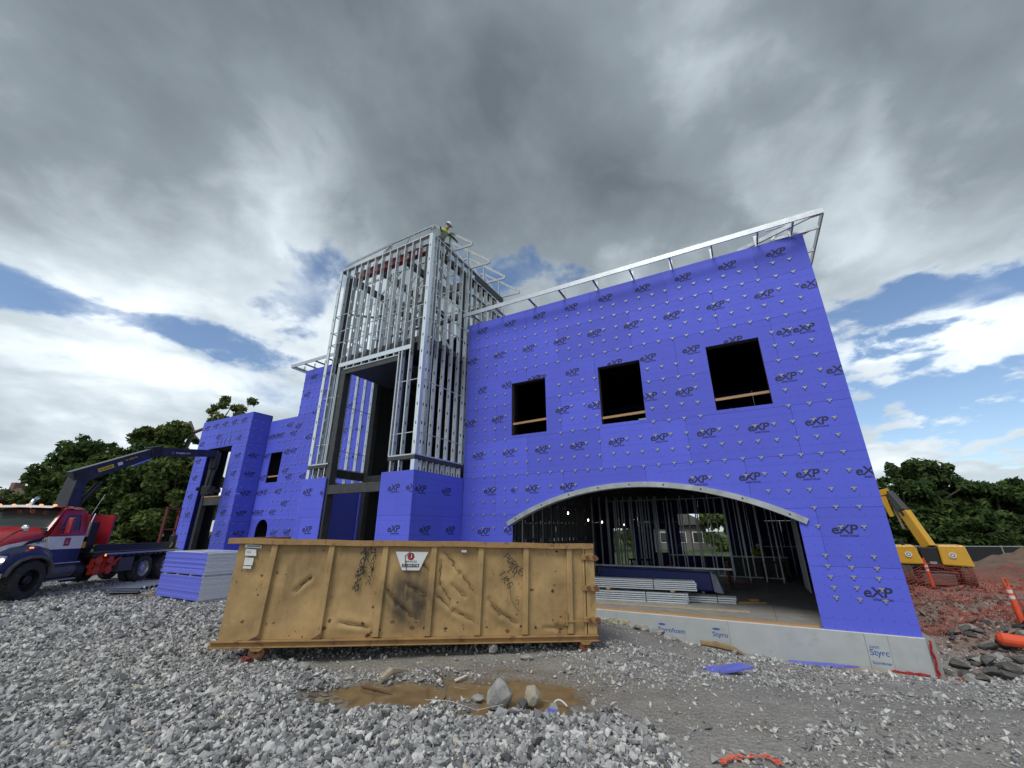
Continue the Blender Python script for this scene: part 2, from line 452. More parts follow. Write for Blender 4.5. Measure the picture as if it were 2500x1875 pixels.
def text_mesh(name, body, width, material, shear=0.0, offset=0.0, height=None, spacing=1.0):
    """flat lettering in the XZ plane facing -Y, centred on its middle, scaled to width"""
    cu = bpy.data.curves.new(name, 'FONT'); cu.body = body; cu.shear = shear; cu.offset = offset
    cu.resolution_u = 3; cu.space_character = spacing
    ob = bpy.data.objects.new(name, cu); COL.objects.link(ob)
    dg = bpy.context.evaluated_depsgraph_get(); dg.update()
    me = bpy.data.meshes.new_from_object(ob.evaluated_get(dg))
    bpy.data.objects.remove(ob)
    n = len(me.vertices); co = np.empty(n * 3); me.vertices.foreach_get('co', co); co = co.reshape(-1, 3)
    lo, hi = co.min(0), co.max(0)
    sx = width / (hi[0] - lo[0]); sy = sx if height is None else height / (hi[1] - lo[1])
    out = np.zeros_like(co)
    out[:, 0] = (co[:, 0] - (lo[0] + hi[0]) / 2) * sx
    out[:, 2] = (co[:, 1] - (lo[1] + hi[1]) / 2) * sy
    me.vertices.foreach_set('co', out.ravel())
    me.materials.clear(); me.materials.append(material)
    me.name = name; me.update()
    return me
def join_meshes(name, parts, material):
    """parts: list of (mesh, dx, dz)"""
    bm = bmesh.new()
    for me, dx, dz in parts:
        b2 = bmesh.new(); b2.from_mesh(me)
        bmesh.ops.translate(b2, verts=b2.verts, vec=(dx, 0, dz))
        tmp = bpy.data.meshes.new('t'); b2.to_mesh(tmp); b2.free()
        bm.from_mesh(tmp); bpy.data.meshes.remove(tmp)
    me = bpy.data.meshes.new(name); bm.to_mesh(me); bm.free()
    me.materials.append(material)
    return me
def clip_mesh(me, planes, name):
    bm = bmesh.new(); bm.from_mesh(me)
    for co, no in planes:          # keep the side the normal points away from
        bmesh.ops.bisect_plane(bm, geom=bm.verts[:] + bm.edges[:] + bm.faces[:], plane_co=co, plane_no=no, clear_outer=True)
    out = bpy.data.meshes.new(name); bm.to_mesh(out); bm.free()
    for m in me.materials: out.materials.append(m)
    return out
def sstep(a, b, x):
    t = np.clip((x - a) / (b - a), 0, 1)
    return t * t * (3 - 2 * t)
# ------------------------------------------------------------------ building frame and terrain
BO = Vector((7.936, 9.112, 0.0))                 # right corner of the main facade
BAX = np.array([0.8746, -0.4849]); BAY = np.array([0.4849, 0.8746])
BROT = math.atan2(-0.4849, 0.8746)
def to_b(x, y):
    dx = x - BO.x; dy = y - BO.y
    return dx * BAX[0] + dy * BAX[1], dx * BAY[0] + dy * BAY[1]
def from_b(xl, yl, z=0.0):
    return Vector((BO.x + BAX[0] * xl + BAY[0] * yl, BO.y + BAX[1] * xl + BAY[1] * yl, z))

_H = RNG.random((256, 256))
def vnoise(x, y):
    xi = np.floor(x).astype(int); yi = np.floor(y).astype(int)
    fx = x - xi; fy = y - yi
    fx = fx * fx * (3 - 2 * fx); fy = fy * fy * (3 - 2 * fy)
    a = _H[xi % 256, yi % 256]; b = _H[(xi + 1) % 256, yi % 256]
    c = _H[xi % 256, (yi + 1) % 256]; d = _H[(xi + 1) % 256, (yi + 1) % 256]
    return (a * (1 - fx) + b * fx) * (1 - fy) + (c * (1 - fx) + d * fx) * fy
def fbm(x, y, o=4):
    s = 0; a = 0.5; t = 0
    for i in range(o):
        s = s + a * vnoise(x * 2 ** i + 17.3 * i, y * 2 ** i + 5.1 * i); t += a; a *= 0.5
    return s / t
PUDDLES = [(-1.72, 6.04, 0.78, 0.42), (0.02, 6.2, 0.80, 0.74), (-12.0, 14.5, 1.5, 0.55)]
def puddle_mask(x, y):
    m = np.zeros_like(x)
    for cx, cy, rx, ry in PUDDLES:
        r = np.sqrt(((x - cx) / rx) ** 2 + ((y - cy) / ry) ** 2) + (fbm(x * 2.2 + 3, y * 2.2, 3) - 0.5) * 2.0
        m = np.maximum(m, 1 - sstep(0.7, 1.15, r))
    return m
EDGE_X = [-30, -4.7, -4.33, -3.39, -2.56, -2.11, -1.67, -1.15, -0.68, 0, 0.68, 1.1, 1.41, 1.54, 1.57, 1.75]
EDGE_Y = [40, 40, 7.5, 7.19, 6.56, 5.98, 5.73, 5.56, 5.45, 5.5, 5.48, 5.34, 5.2, 4.85, 4.38, 2.0]
def gravel_mask(x, y):
    e = np.interp(x + (fbm(x * 1.7, y * 1.7, 3) - .5) * .5, EDGE_X, EDGE_Y)
    return sstep(-0.34, 0.34, e - y + (fbm(x * 2.5 + 9, y * 2.5, 3) - .5) * .6)
def terrain(x, y):
    x = np.asarray(x, float); y = np.asarray(y, float)
    z = -0.50 * sstep(1.2, 5.2, x) * sstep(3.4, 9.3, y)
    z = z + 0.16 * sstep(8.5, 13, x)
    xl, yl = to_b(x, y)
    z = z - 0.24 * np.exp(-((xl + 0.6) / 1.7) ** 4) * np.exp(-((yl + 0.1) / 0.85) ** 2)
    z = z - 0.17 * sstep(-10.5, -5.0, xl) * np.exp(-((yl + .15) / .75) ** 2) * sstep(-1.5, -2.4, xl)
    gm = gravel_mask(x, y)
    z = z + (fbm(x * 0.55, y * 0.55, 3) - .5) * 0.10 * (1 - 0.6 * np.exp(-((x + .9) ** 2 + (y - 6.1) ** 2) / 3))
    z = z + gm * 0.045 * (1 - sstep(9, 13, y))
    z = z + (1 - gm) * (fbm(x * 3.1, y * 3.1, 4) - .5) * 0.06
    tread = np.sin((x * 0.35 + y * 0.94) * 1.9 + 2.0 * fbm(x * .4, y * .4, 2))
    z = z + 0.03 * tread * sstep(1.8, 3.5, x) * (1 - sstep(9, 11, y))
    # red dirt field on the right: lumpy
    rd = sstep(7.6, 9.5, x) * sstep(9.2, 11.0, y)
    z = z + rd * (fbm(x * 1.3 + 40, y * 1.3, 4) - .45) * 0.45
    z = z - 0.05 * puddle_mask(x, y)
    # dug out below the building's slab
    inside = ((xl > -28.0) & (xl < -0.12) & (yl > 0.22) & (yl < 14.2)) | ((xl > -15.95) & (xl < -11.15) & (yl > -2.4) & (yl < .3))
    z = np.where(inside, np.minimum(z, -0.45), z)
    far = sstep(25, 70, np.hypot(x, y))
    z = z * (1 - far) - 0.25 * far
    return z
def zg(x, y):
    return float(terrain(np.array([x]), np.array([y]))[0])

def axis_vals(lo, hi, step, far):
    v = list(np.arange(lo, hi + 1e-6, step)); s = step; a = hi
    while a < far:
        s *= 1.22; a += s; v.append(a)
    s = step; a = lo; pre = []
    while a > -far:
        s *= 1.22; a -= s; pre.append(a)
    return np.array(pre[::-1] + v)
gx = axis_vals(-13.0, 15.0, 0.11, 2200); gy = axis_vals(2.4, 16.0, 0.11, 2200)
GX, GY = np.meshgrid(gx, gy)
GZ = terrain(GX, GY)
nx, ny = len(gx), len(gy)
me = bpy.data.meshes.new('ground')
me.vertices.add(nx * ny)
me.vertices.foreach_set('co', np.stack([GX, GY, GZ], -1).astype(np.float32).ravel())
ii = (np.arange(ny - 1)[:, None] * nx + np.arange(nx - 1)[None, :]).ravel()
quads = np.stack([ii, ii + 1, ii + nx + 1, ii + nx], -1)
me.loops.add(quads.size); me.loops.foreach_set('vertex_index', quads.ravel().astype(np.int32))
me.polygons.add(len(quads)); me.polygons.foreach_set('loop_start', (np.arange(len(quads)) * 4).astype(np.int32))
me.polygons.foreach_set('use_smooth', np.ones(len(quads), bool))
me.update(calc_edges=True); me.validate()
def soil_attr(x, y):
    gm = gravel_mask(x, y)
    rd = sstep(7.4, 9.6, x + (fbm(x * .7, y * .7, 3) - .5) * 2) * sstep(8.8, 11.0, y + (fbm(x * .6 + 5, y * .6, 3) - .5) * 1.5)
    gr = sstep(27, 36, np.hypot(x, y) + (fbm(x * .3, y * .3, 3) - .5) * 12)
    wet = np.clip(puddle_mask(x, y) * 1.3 + 0.75 * np.exp(-(((x + .8) / 2.2) ** 2 + ((y - 6.2) / 1.0) ** 2)) , 0, 1)
    return np.stack([gm, rd, gr, wet], -1)
ca = me.color_attributes.new('soil', 'FLOAT_COLOR', 'POINT')
ca.data.foreach_set('color', soil_attr(GX.ravel(), GY.ravel()).astype(np.float32).ravel())

def ground_material():
    m, nt, p = nodes_of('site_ground')
    N, L = nt.nodes, nt.links
    t = N.new('ShaderNodeTexCoord')
    def noise(sc, d=6, ro=.6):
        n = N.new('ShaderNodeTexNoise'); n.inputs['Scale'].default_value = sc; n.inputs['Detail'].default_value = d
        n.inputs['Roughness'].default_value = ro; L.new(t.outputs['Object'], n.inputs['Vector']); return n.outputs[0]
    def ramp(v, cols):
        r = N.new('ShaderNodeValToRGB'); el = r.color_ramp.elements
        for i, (pos, c) in enumerate(cols):
            e = el[i] if i < 2 else el.new(pos); e.position = pos; e.color = (*c, 1)
        L.new(v, r.inputs[0]); return r.outputs[0]
    def mix(f, a, b):
        x = N.new('ShaderNodeMix'); x.data_type = 'RGBA'; L.new(f, x.inputs[0]); L.new(a, x.inputs[6]); L.new(b, x.inputs[7]); return x.outputs[2]
    at = N.new('ShaderNodeAttribute'); at.attribute_name = 'soil'
    sp = N.new('ShaderNodeSeparateColor'); L.new(at.outputs['Color'], sp.inputs[0])
    vor = N.new('ShaderNodeTexVoronoi'); vor.inputs['Scale'].default_value = 17; L.new(t.outputs['Object'], vor.inputs['Vector'])
    sv = N.new('ShaderNodeSeparateColor'); L.new(vor.outputs['Color'], sv.inputs[0])
    mud = ramp(noise(1.6, 9, .7), [(.3, (.17, .157, .137)), (.5, (.275, .258, .23)), (.7, (.40, .38, .345))])
    fine = ramp(noise(38, 5, .7), [(.35, (.11, .103, .095)), (.5, (.26, .25, .23)), (.68, (.54, .53, .50))])
    mud = mix_const(N, L, .45, mud, fine)
    grav = ramp(sv.outputs[0], [(0, (.10, .102, .104)), (.5, (.25, .255, .26)), (1, (.50, .50, .49))])
    red = ramp(noise(2.2, 9, .7), [(.3, (.15, .080, .060)), (.5, (.25, .145, .115)), (.7, (.36, .24, .20))])
    red = mix_const(N, L, .3, red, fine)
    grass = ramp(noise(.6, 8, .65), [(.3, (.03, .05, .015)), (.55, (.06, .095, .03)), (.75, (.12, .12, .06))])
    c = mix(sp.outputs[0], mud, grav); c = mix(sp.outputs[1], c, red); c = mix(sp.outputs[2], c, grass)
    wetc = N.new('ShaderNodeVectorMath'); wetc.operation = 'MULTIPLY'; L.new(c, wetc.inputs[0]); wetc.inputs[1].default_value = (.62, .52, .40)
    c = mix(at.outputs['Alpha'], c, wetc.outputs[0])
    L.new(c, p.inputs['Base Color'])
    rr = N.new('ShaderNodeMapRange'); L.new(at.outputs['Alpha'], rr.inputs[0]); rr.inputs[3].default_value = .92; rr.inputs[4].default_value = .55
    L.new(rr.outputs[0], p.inputs['Roughness'])
    p.inputs['Specular IOR Level'].default_value = .3
    a = N.new('ShaderNodeMath'); a.operation = 'ADD'
    L.new(noise(30, 6, .7), a.inputs[0])
    b = N.new('ShaderNodeMath'); b.operation = 'MULTIPLY'; L.new(vor.outputs['Distance'], b.inputs[0]); b.inputs[1].default_value = -1.2
    L.new(b.outputs[0], a.inputs[1])
    bn = N.new('ShaderNodeBump'); bn.inputs['Strength'].default_value = .6; bn.inputs['Distance'].default_value = .03
    L.new(a.outputs[0], bn.inputs['Height']); L.new(bn.outputs[0], p.inputs['Normal'])
    return m
def mix_const(N, L, f, a, b):
    x = N.new('ShaderNodeMix'); x.data_type = 'RGBA'; x.inputs[0].default_value = f; L.new(a, x.inputs[6]); L.new(b, x.inputs[7]); return x.outputs[2]
me.materials.append(ground_material())
kind(put('ground', me), 'structure')

# puddles: level muddy water in hollows of the ground
def water_mat():
    m, nt, p = nodes_of('muddy_water')
    N, L = nt.nodes, nt.links
    t = N.new('ShaderNodeTexCoord'); n = N.new('ShaderNodeTexNoise'); n.inputs['Scale'].default_value = 3.5; n.inputs['Detail'].default_value = 5
    L.new(t.outputs['Object'], n.inputs['Vector'])
    r = N.new('ShaderNodeValToRGB'); r.color_ramp.elements[0].position = .3; r.color_ramp.elements[0].color = (.15, .098, .047, 1)
    r.color_ramp.elements[1].position = .7; r.color_ramp.elements[1].color = (.25, .175, .095, 1)
    L.new(n.outputs[0], r.inputs[0]); L.new(r.outputs[0], p.inputs['Base Color'])
    p.inputs['Roughness'].default_value = .06; p.inputs['Specular IOR Level'].default_value = .35
    return m
WATER = water_mat()
for cx, cy, rx, ry in PUDDLES:
    gxx, gyy = np.meshgrid(np.linspace(cx - rx, cx + rx, 25), np.linspace(cy - ry, cy + ry, 25))
    pm = puddle_mask(gxx, gyy) > 0.6
    lvl = float(np.mean(terrain(gxx, gyy)[pm])) + 0.014
    b = MB()
    n = 40
    b.add([(cx + 1.15 * rx * math.cos(2 * PI * i / n), cy + 1.15 * ry * math.sin(2 * PI * i / n), lvl) for i in range(n)], [tuple(range(n))])
    kind(b.build('puddle', WATER, fix=False), 'structure')

# loose stone: joined faceted pebbles
t_ = (1 + 5 ** .5) / 2
ICO_V = np.array([(-1, t_, 0), (1, t_, 0), (-1, -t_, 0), (1, -t_, 0), (0, -1, t_), (0, 1, t_), (0, -1, -t_), (0, 1, -t_), (t_, 0, -1), (t_, 0, 1), (-t_, 0, -1), (-t_, 0, 1)]) / math.sqrt(1 + t_ * t_)
ICO_F = np.array([(0, 11, 5), (0, 5, 1), (0, 1, 7), (0, 7, 10), (0, 10, 11), (1, 5, 9), (5, 11, 4), (11, 10, 2), (10, 7, 6), (7, 1, 8), (3, 9, 4), (3, 4, 2), (3, 2, 6), (3, 6, 8), (3, 8, 9), (4, 9, 5), (2, 4, 11), (6, 2, 10), (8, 6, 7), (9, 8, 1)])
OCT_V = np.array([(1, 0, 0), (-1, 0, 0), (0, 1, 0), (0, -1, 0), (0, 0, 1), (0, 0, -1.0)])
OCT_F = np.array([(0, 2, 4), (2, 1, 4), (1, 3, 4), (3, 0, 4), (2, 0, 5), (1, 2, 5), (3, 1, 5), (0, 3, 5)])
def stones(name, pts, size, tone, material, ico=True, lift=0.3, flat=0.55):
    bv, bf = (ICO_V, ICO_F) if ico else (OCT_V, OCT_F)
    n = len(pts); k = len(bv)
    q = RNG.normal(size=(n, 4)); q[:, 1:3] *= 0.45; q[:, 0] *= 0.6
    q /= np.linalg.norm(q, axis=1)[:, None]
    w, x, y, z = q.T
    rot = np.stack([1 - 2 * (y * y + z * z), 2 * (x * y - z * w), 2 * (x * z + y * w), 2 * (x * y + z * w), 1 - 2 * (x * x + z * z), 2 * (y * z - x * w), 2 * (x * z - y * w), 2 * (y * z + x * w), 1 - 2 * (x * x + y * y)], -1).reshape(n, 3, 3)
    sc = np.stack([RNG.uniform(.85, 1.35, n), RNG.uniform(.65, 1.0, n), RNG.uniform(flat - .15, flat + .15, n)], -1) * (size / 2)[:, None]
    v = bv[None] * RNG.uniform(.58, 1.30, (n, k, 1)) * sc[:, None, :]
    v = np.einsum('nij,nkj->nki', rot, v)
    base = pts.copy(); base[:, 2] += size * lift * RNG.uniform(.3, 1.2, n)
    v = (v + base[:, None, :]).reshape(-1, 3)
    f = (bf[None] + (np.arange(n) * k)[:, None, None]).reshape(-1, 3)
    me = bpy.data.meshes.new(name)
    me.vertices.add(len(v)); me.vertices.foreach_set('co', v.astype(np.float32).ravel())
    me.loops.add(f.size); me.loops.foreach_set('vertex_index', f.ravel().astype(np.int32))
    me.polygons.add(len(f)); me.polygons.foreach_set('loop_start', (np.arange(len(f)) * 3).astype(np.int32))
    me.polygons.foreach_set('use_smooth', np.zeros(len(f), bool))
    me.update(calc_edges=True)
    a = me.attributes.new('tone', 'FLOAT', 'POINT'); a.data.foreach_set('value', np.repeat(tone, k).astype(np.float32))
    me.materials.append(material)
    return kind(put(name, me), 'stuff')
STONE = attr_mat('crushed_limestone', [(0, (.085, .087, .088)), (.3, (.22, .224, .226)), (.62, (.40, .402, .40)), (.92, (.64, .635, .615)), (1, (.45, .38, .27))], .85, bump=.25, nscale=45)
def scatter(n, x0, x1, y0, y1, keep):
    x = RNG.uniform(x0, x1, n); y = RNG.uniform(y0, y1, n)
    k = RNG.random(n) < keep(x, y)
    x, y = x[k], y[k]
    return np.stack([x, y, terrain(x, y)], -1)
def tones(n, lo=0.0, hi=1.0):
    return np.clip(RNG.beta(1.7, 1.6, n) * (hi - lo) + lo, 0, 1)
def in_building(x, y):
    xl, yl = to_b(x, y)
    return ((xl > -28.1) & (xl < .1) & (yl > -.02)) | ((xl > -16.1) & (xl < -11) & (yl > -2.55))
def near_keep(x, y):
    return gravel_mask(x, y) * (np.abs(x) < 1.32 * y + 1.6) * (1 - np.clip(puddle_mask(x, y) * 1.2, 0, 1)) * (y < 8.6)
pts = scatter(210000, -13.5, 8.0, 3.0, 8.6, near_keep)
nearest = pts[:, 1] < 4.9
for sel, ico_ in ((pts[nearest], True), (pts[~nearest], False)):
    stones('gravel', sel, np.clip(RNG.lognormal(math.log(.037 if ico_ else .041), .45, len(sel)), .015, .13), tones(len(sel)), STONE, ico=ico_)
def mid_keep(x, y):
    return gravel_mask(x, y) * (np.abs(x) < 1.32 * y + 2) * (1 - np.clip(puddle_mask(x, y) * 1.2, 0, 1)) * (~in_building(x, y)) * (1 - .5 * sstep(12, 18, y))
pts = scatter(95000, -26, -4.2, 8.6, 18, mid_keep)
stones('gravel', pts, np.clip(RNG.lognormal(math.log(.058), .42, len(pts)), .03, .2), tones(len(pts)), STONE, ico=False)
def mud_keep(x, y):
    m = (1 - gravel_mask(x, y)) * (1 - np.clip(puddle_mask(x, y) * 1.2, 0, 1)) * (~in_building(x, y))
    st = sstep(.44, .66, fbm(x * .55 + y * .12 + 3, y * 1.35, 4))
    st = np.maximum(st, sstep(-1.3, -.2, to_b(x, y)[1]) * .55)
    st = np.maximum(st, .8 * sstep(1.6, .6, np.abs(y - 7.5)) * sstep(1.4, 0.3, np.abs(x - 1.8)))
    return m * (.06 + .94 * st) * (np.abs(x) < 1.32 * y + 1.5) * (1 - .75 * sstep(7.4, 9.5, x) * sstep(9, 11, y))
pts = scatter(110000, -4.6, 13.5, 3.0, 12.5, mud_keep)
stones('loose_stone', pts, np.clip(RNG.lognormal(math.log(.030), .5, len(pts)), .012, .15), tones(len(pts), .1, 1.0), STONE, ico=False)
DIRTCLOD = attr_mat('dirt_clods', [(0, (.085, .052, .042)), (.5, (.20, .125, .098)), (1, (.38, .29, .245))], .95, bump=.3, nscale=30)
def dirt_keep(x, y):
    return sstep(7.6, 9.6, x) * sstep(9.0, 11.0, y) * (x < 1.4 * y + 3) * (~in_building(x, y)) * sstep(.3, .6, fbm(x * .8, y * .8, 3))
pts = scatter(26000, 7.5, 34, 9, 27, dirt_keep)
stones('dirt_clod', pts, np.clip(RNG.lognormal(math.log(.09), .45, len(pts)), .03, .4), tones(len(pts)), DIRTCLOD, ico=False)

# single rocks that can be told apart
def rock_mesh(name, sx, sy, sz, seed, material, npt=14):
    rg = random.Random(seed)
    bm = bmesh.new()
    for _ in range(npt):
        v = Vector((rg.gauss(0, 1), rg.gauss(0, 1), rg.gauss(0, 1))).normalized() * rg.uniform(.82, 1.06)
        bm.verts.new((v.x * sx / 2, v.y * sy / 2, v.z * sz / 2))
    r = bmesh.ops.convex_hull(bm, input=bm.verts)
    bmesh.ops.delete(bm, geom=[g for g in r['geom_interior'] if isinstance(g, bmesh.types.BMVert)], context='VERTS')
    bmesh.ops.bevel(bm, geom=bm.edges[:], offset=min(sx, sy, sz) * .022, segments=1, affect='EDGES')
    me = bpy.data.meshes.new(name); bm.to_mesh(me); bm.free(); me.materials.append(material)
    return me
ROCK = mat('grey_boulder', (.30, .30, .285), .85, 0, .35, 7, bump=.5, bscale=30, dirt=(.42, .37, .29), dirt_amt=.8, dirt_scale=7)
ROCKD = mat('dark_rubble', (.10, .097, .094), .9, 0, .4, 6, bump=.5, bscale=25, dirt=(.24, .22, .19), dirt_amt=.6, dirt_scale=4)
def rock(x, y, sx, sy, sz, rz, label, material=ROCK, group=None, seed=1, tilt=.1, sink=.36):
    o = put('rock', rock_mesh('rock', sx, sy, sz, seed, material, 30 if group is None else 14), None, (x, y, zg(x, y) + sz * sink), (tilt, tilt * .6, rz))
    return tag(o, label, 'rock', group)
rock(-.15, 5.74, .36, .30, .36, .3, 'largest grey angular rock sitting at the edge of the puddle', seed=3, tilt=.25, sink=.4)
rock(.24, 5.78, .26, .22, .27, 1.1, 'tan-faced angular rock beside the largest grey rock', seed=5, tilt=-.3, sink=.42,
     material=mat('tan_rock', (.36, .32, .25), .85, 0, .3, 5, bump=.5, bscale=30, dirt=(.25, .25, .25), dirt_amt=.7, dirt_scale=5))
rock(-.42, 5.92, .19, .12, .10, .2, 'small flat grey rock half in the puddle by the largest rock', seed=8)
rock(.13, 5.62, .16, .14, .16, 2, 'dark grey rock wedged between the two big rocks', ROCKD, seed=9)
rock(.47, 5.58, .17, .15, .15, .7, 'pale cracked rock among gravel beside the tan-faced rock', seed=10)
rock(-.31, 7.78, .20, .15, .22, .9, 'pale bluish rock standing in front of the dumpster rail', seed=12, sink=.4)
rock(.22, 7.55, .24, .15, .09, .1, 'flat grey slab of rock lying in front of the dumpster', seed=13)
rock(-3.05, 7.02, .20, .15, .13, .4, 'grey rock on the mud in front of the dumpster panels', seed=14)
rock(-2.25, 6.66, .17, .13, .06, .2, 'flat grey stone lying behind the narrow puddle', seed=15)
for i in range(58):
    a = random.random(); bb = random.random()
    x = 8.5 + 3.8 * a + random.uniform(-.3, .3); y = 8.2 + 2.2 * bb + 0.35 * (x - 8.4)
    s = random.uniform(.09, .34) * (1.25 if i % 9 == 0 else 1)
    rock(x, y, s * 1.3, s, s * .65, random.uniform(0, 6), 'dark broken rock in the rubble beside the foundation corner', ROCKD if i % 5 else ROCK, 'rubble beside the foundation', seed=40 + i, sink=random.uniform(.15, .4))
for i in range(16):
    xl = random.uniform(-6.2, -2.6); yl = random.uniform(-1.2, -.25); w = from_b(xl, yl); s = random.uniform(.1, .3)
    rock(w.x, w.y, s * 1.3, s, s * .7, random.uniform(0, 6), 'grey stone in the spoil along the foam foundation board', ROCK, 'stones along the foundation', seed=90 + i, sink=.3)
# ------------------------------------------------------------------ the building under construction
BLD = thing('commercial_building', 'two-storey building under construction, blue printed sheathing walls and an open steel-stud tower', 'building', BO, BROT)
ARCH_X0, ARCH_X1, ARCH_SP, ARCH_RISE = -9.06, -1.54, 2.18, 0.93
ARCH_C = (ARCH_X0 + ARCH_X1) / 2; ARCH_W = (ARCH_X1 - ARCH_X0) / 2
ARCH_R = (ARCH_W ** 2 + ARCH_RISE ** 2) / (2 * ARCH_RISE)
def arch_z(x, c=ARCH_C, w=ARCH_W, sp=ARCH_SP, rise=ARCH_RISE):
    r = (w * w + rise * rise) / (2 * rise)
    return sp + rise - r + math.sqrt(max(r * r - (x - c) ** 2, 0))
WINDOWS = [(-9.09, -7.79, 4.94, 6.81), (-5.96, -4.65, 4.94, 6.81), (-2.81, -1.51, 4.94, 6.81)]

class Plane:
    """a wall plane: 'y' faces -y at y=pos, 'x' faces +x at x=pos, '-x' faces -x"""
    def __init__(self, ax, pos): self.ax = ax; self.pos = pos
    def P(self, u, z, d=0.0):      # d = distance inwards
        if self.ax == 'y': return (u, self.pos + d, z)
        if self.ax == 'x': return (self.pos - d, u, z)
        return (self.pos + d, u, z)
    def rot(self):
        return {'y': (0, 0, 0), 'x': (0, 0, PI / 2), '-x': (0, 0, -PI / 2)}[self.ax]

def board_mesh(pl, u0, u1, z0, z1, holes, t=0.035, off=0.0):
    """holes: ('rect',u0,u1,z0,z1) or ('arch',u0,u1,func) open downwards"""
    cuts = {u0, u1}
    for h in holes:
        a, b = h[1], h[2]
        for c in (a, b):
            if u0 < c < u1: cuts.add(c)
        if h[0] == 'arch':
            for i in range(1, 30):
                c = a + (b - a) * i / 30
                if u0 < c < u1: cuts.add(c)
    cs = sorted(cuts); mb = MB()
    for a, b in zip(cs[:-1], cs[1:]):
        iv = [((z0, z0), (z1, z1))]
        mid = (a + b) / 2
        for h in holes:
            if not (h[1] - 1e-6 < mid < h[2] + 1e-6): continue
            new = []
            for lo, hi in iv:
                if h[0] == 'rect':
                    if h[4] <= lo[0] or h[3] >= hi[0]: new.append((lo, hi)); continue
                    if h[3] > lo[0]: new.append((lo, (h[3], h[3])))
                    if h[4] < hi[0]: new.append(((h[4], h[4]), hi))
                else:
                    la, lb = max(lo[0], h[3](a)), max(lo[1], h[3](b))
                    if la >= hi[0] and lb >= hi[1]: continue
                    new.append(((min(la, hi[0]), min(lb, hi[1])), hi))
            iv = new
        for lo, hi in iv:
            f = [pl.P(a, lo[0], off), pl.P(b, lo[1], off), pl.P(b, hi[1], off), pl.P(a, hi[0], off)]
            k = [pl.P(a, lo[0], off + t), pl.P(b, lo[1], off + t), pl.P(b, hi[1], off + t), pl.P(a, hi[0], off + t)]
            mb.add(f + k, [(0, 1, 2, 3), (7, 6, 5, 4), (0, 4, 5, 1), (1, 5, 6, 2), (2, 6, 7, 3), (3, 7, 4, 0)])
    return mb
def islands(mb):
    """split a board cut through by an opening into its separate pieces"""
    n = len(mb.v) // 8; par = list(range(n)); seen = {}
    def find(i):
        while par[i] != i: i = par[i]
        return i
    for i in range(n):
        for v in mb.v[8 * i:8 * i + 8]:
            k = tuple(round(c, 4) for c in v)
            if k in seen: par[find(i)] = find(seen[k])
            seen[k] = i
    out = {}
    for i in range(n):
        m = out.setdefault(find(i), MB()); m.add(mb.v[8 * i:8 * i + 8], [(0, 1, 2, 3), (7, 6, 5, 4), (0, 4, 5, 1), (1, 5, 6, 2), (2, 6, 7, 3), (3, 7, 4, 0)])
    return list(out.values())
BOARDS = []          # (plane, u0,u1,z0,z1,object)
def clad(pl, u0, u1, z0, z1, holes=(), bh=1.22, bw=2.44, material=None, shift=0.0, name='sheathing_board'):
    z = z0; row = 0; g = 0.003
    while z < z1 - .05:
        zt = min(z + bh, z1)
        if z1 - zt < .12: zt = z1
        u = u1 + (bw / 2 if row % 2 else 0) + shift
        while u > u0 + .02:
            a, b = max(u - bw, u0), min(u, u1)
            if b - a > .03:
                mb = board_mesh(pl, a + g, b - g, z + g, zt - g, holes, off=random.uniform(0, .003))
                for piece in islands(mb):
                    o = piece.build(name, material or BLUE, BLD)
                    BOARDS.append((pl, a, b, z, zt, o))
            u -= bw
        z = zt; row += 1

PM = Plane('y', 0.0)
wall_holes = [('rect', *w) for w in WINDOWS] + [('arch', ARCH_X0, ARCH_X1, arch_z)]
clad(PM, -11.02, 0.05, -0.04, 9.61, wall_holes)
# left of the tower: tall part, low part with two windows
LW = [('rect', -22.76, -21.83, 4.10, 5.55), ('arch', -22.80, -21.86, lambda x: arch_z(x, -22.33, .47, 1.95, .469))]
clad(PM, -21.12, -16.0, -0.04, 9.61, LW, shift=.4)
clad(PM, -23.30, -21.12, -0.04, 7.23, LW, shift=.1)
# pylon portal
PY = -0.93; PX0, PX1, PZ = -28.05, -23.34, 7.55
PP = Plane('y', PY)
clad(PP, PX0, PX1, -0.10, PZ, [('rect', -26.85, -24.62, -1, 5.96)], shift=.6)
clad(Plane('x', PX1 + .001), PY + .036, 0.02, -0.10, PZ)
clad(Plane('-x', PX0), PY + .036, 0.10, -0.10, PZ)
mb = MB(); mb.box(PX0 + .02, PX1 - .02, PY + .04, 0.08, PZ - .05, PZ - .012); mb.build('roof_cap', DECKSHADE, BLD)
for a, b in ((PX0 + .02, -26.87), (-24.60, PX1 - .02)):
    mb = MB(); mb.box(a, b, .04, .08, -.1, PZ - .06); mb.build('pier_back', DECKSHADE, BLD)
mb = MB(); mb.box(-26.83, -24.64, PY + .04, .06, 5.97, 6.05); mb.build('portal_soffit', DECKSHADE, BLD)
for x in (-26.72, -24.75):
    mb = MB(); mb.box(x - .11, x + .11, PY + .2, PY + .42, -.1, 5.96); mb.build('column', STEEL, BLD)
mb = MB(); mb.box(-26.6, -24.86, PY + .24, PY + .40, 3.12, 3.50); mb.build('portal_beam', STEEL, BLD)
mb = MB(); mb.box(-26.6, -24.86, PY + .22, PY + .42, 3.505, 3.56); mb.build('plank', LUMBER, BLD)
for i, u in enumerate((-26.1, -25.75, -25.4, -24.95)):
    mb = MB(); mb.box(u, u + .03, PY - .004, PY - .001, 6.02, 6.42 + .1 * (i % 2)); mb.build('tape_strip', INK, BLD)

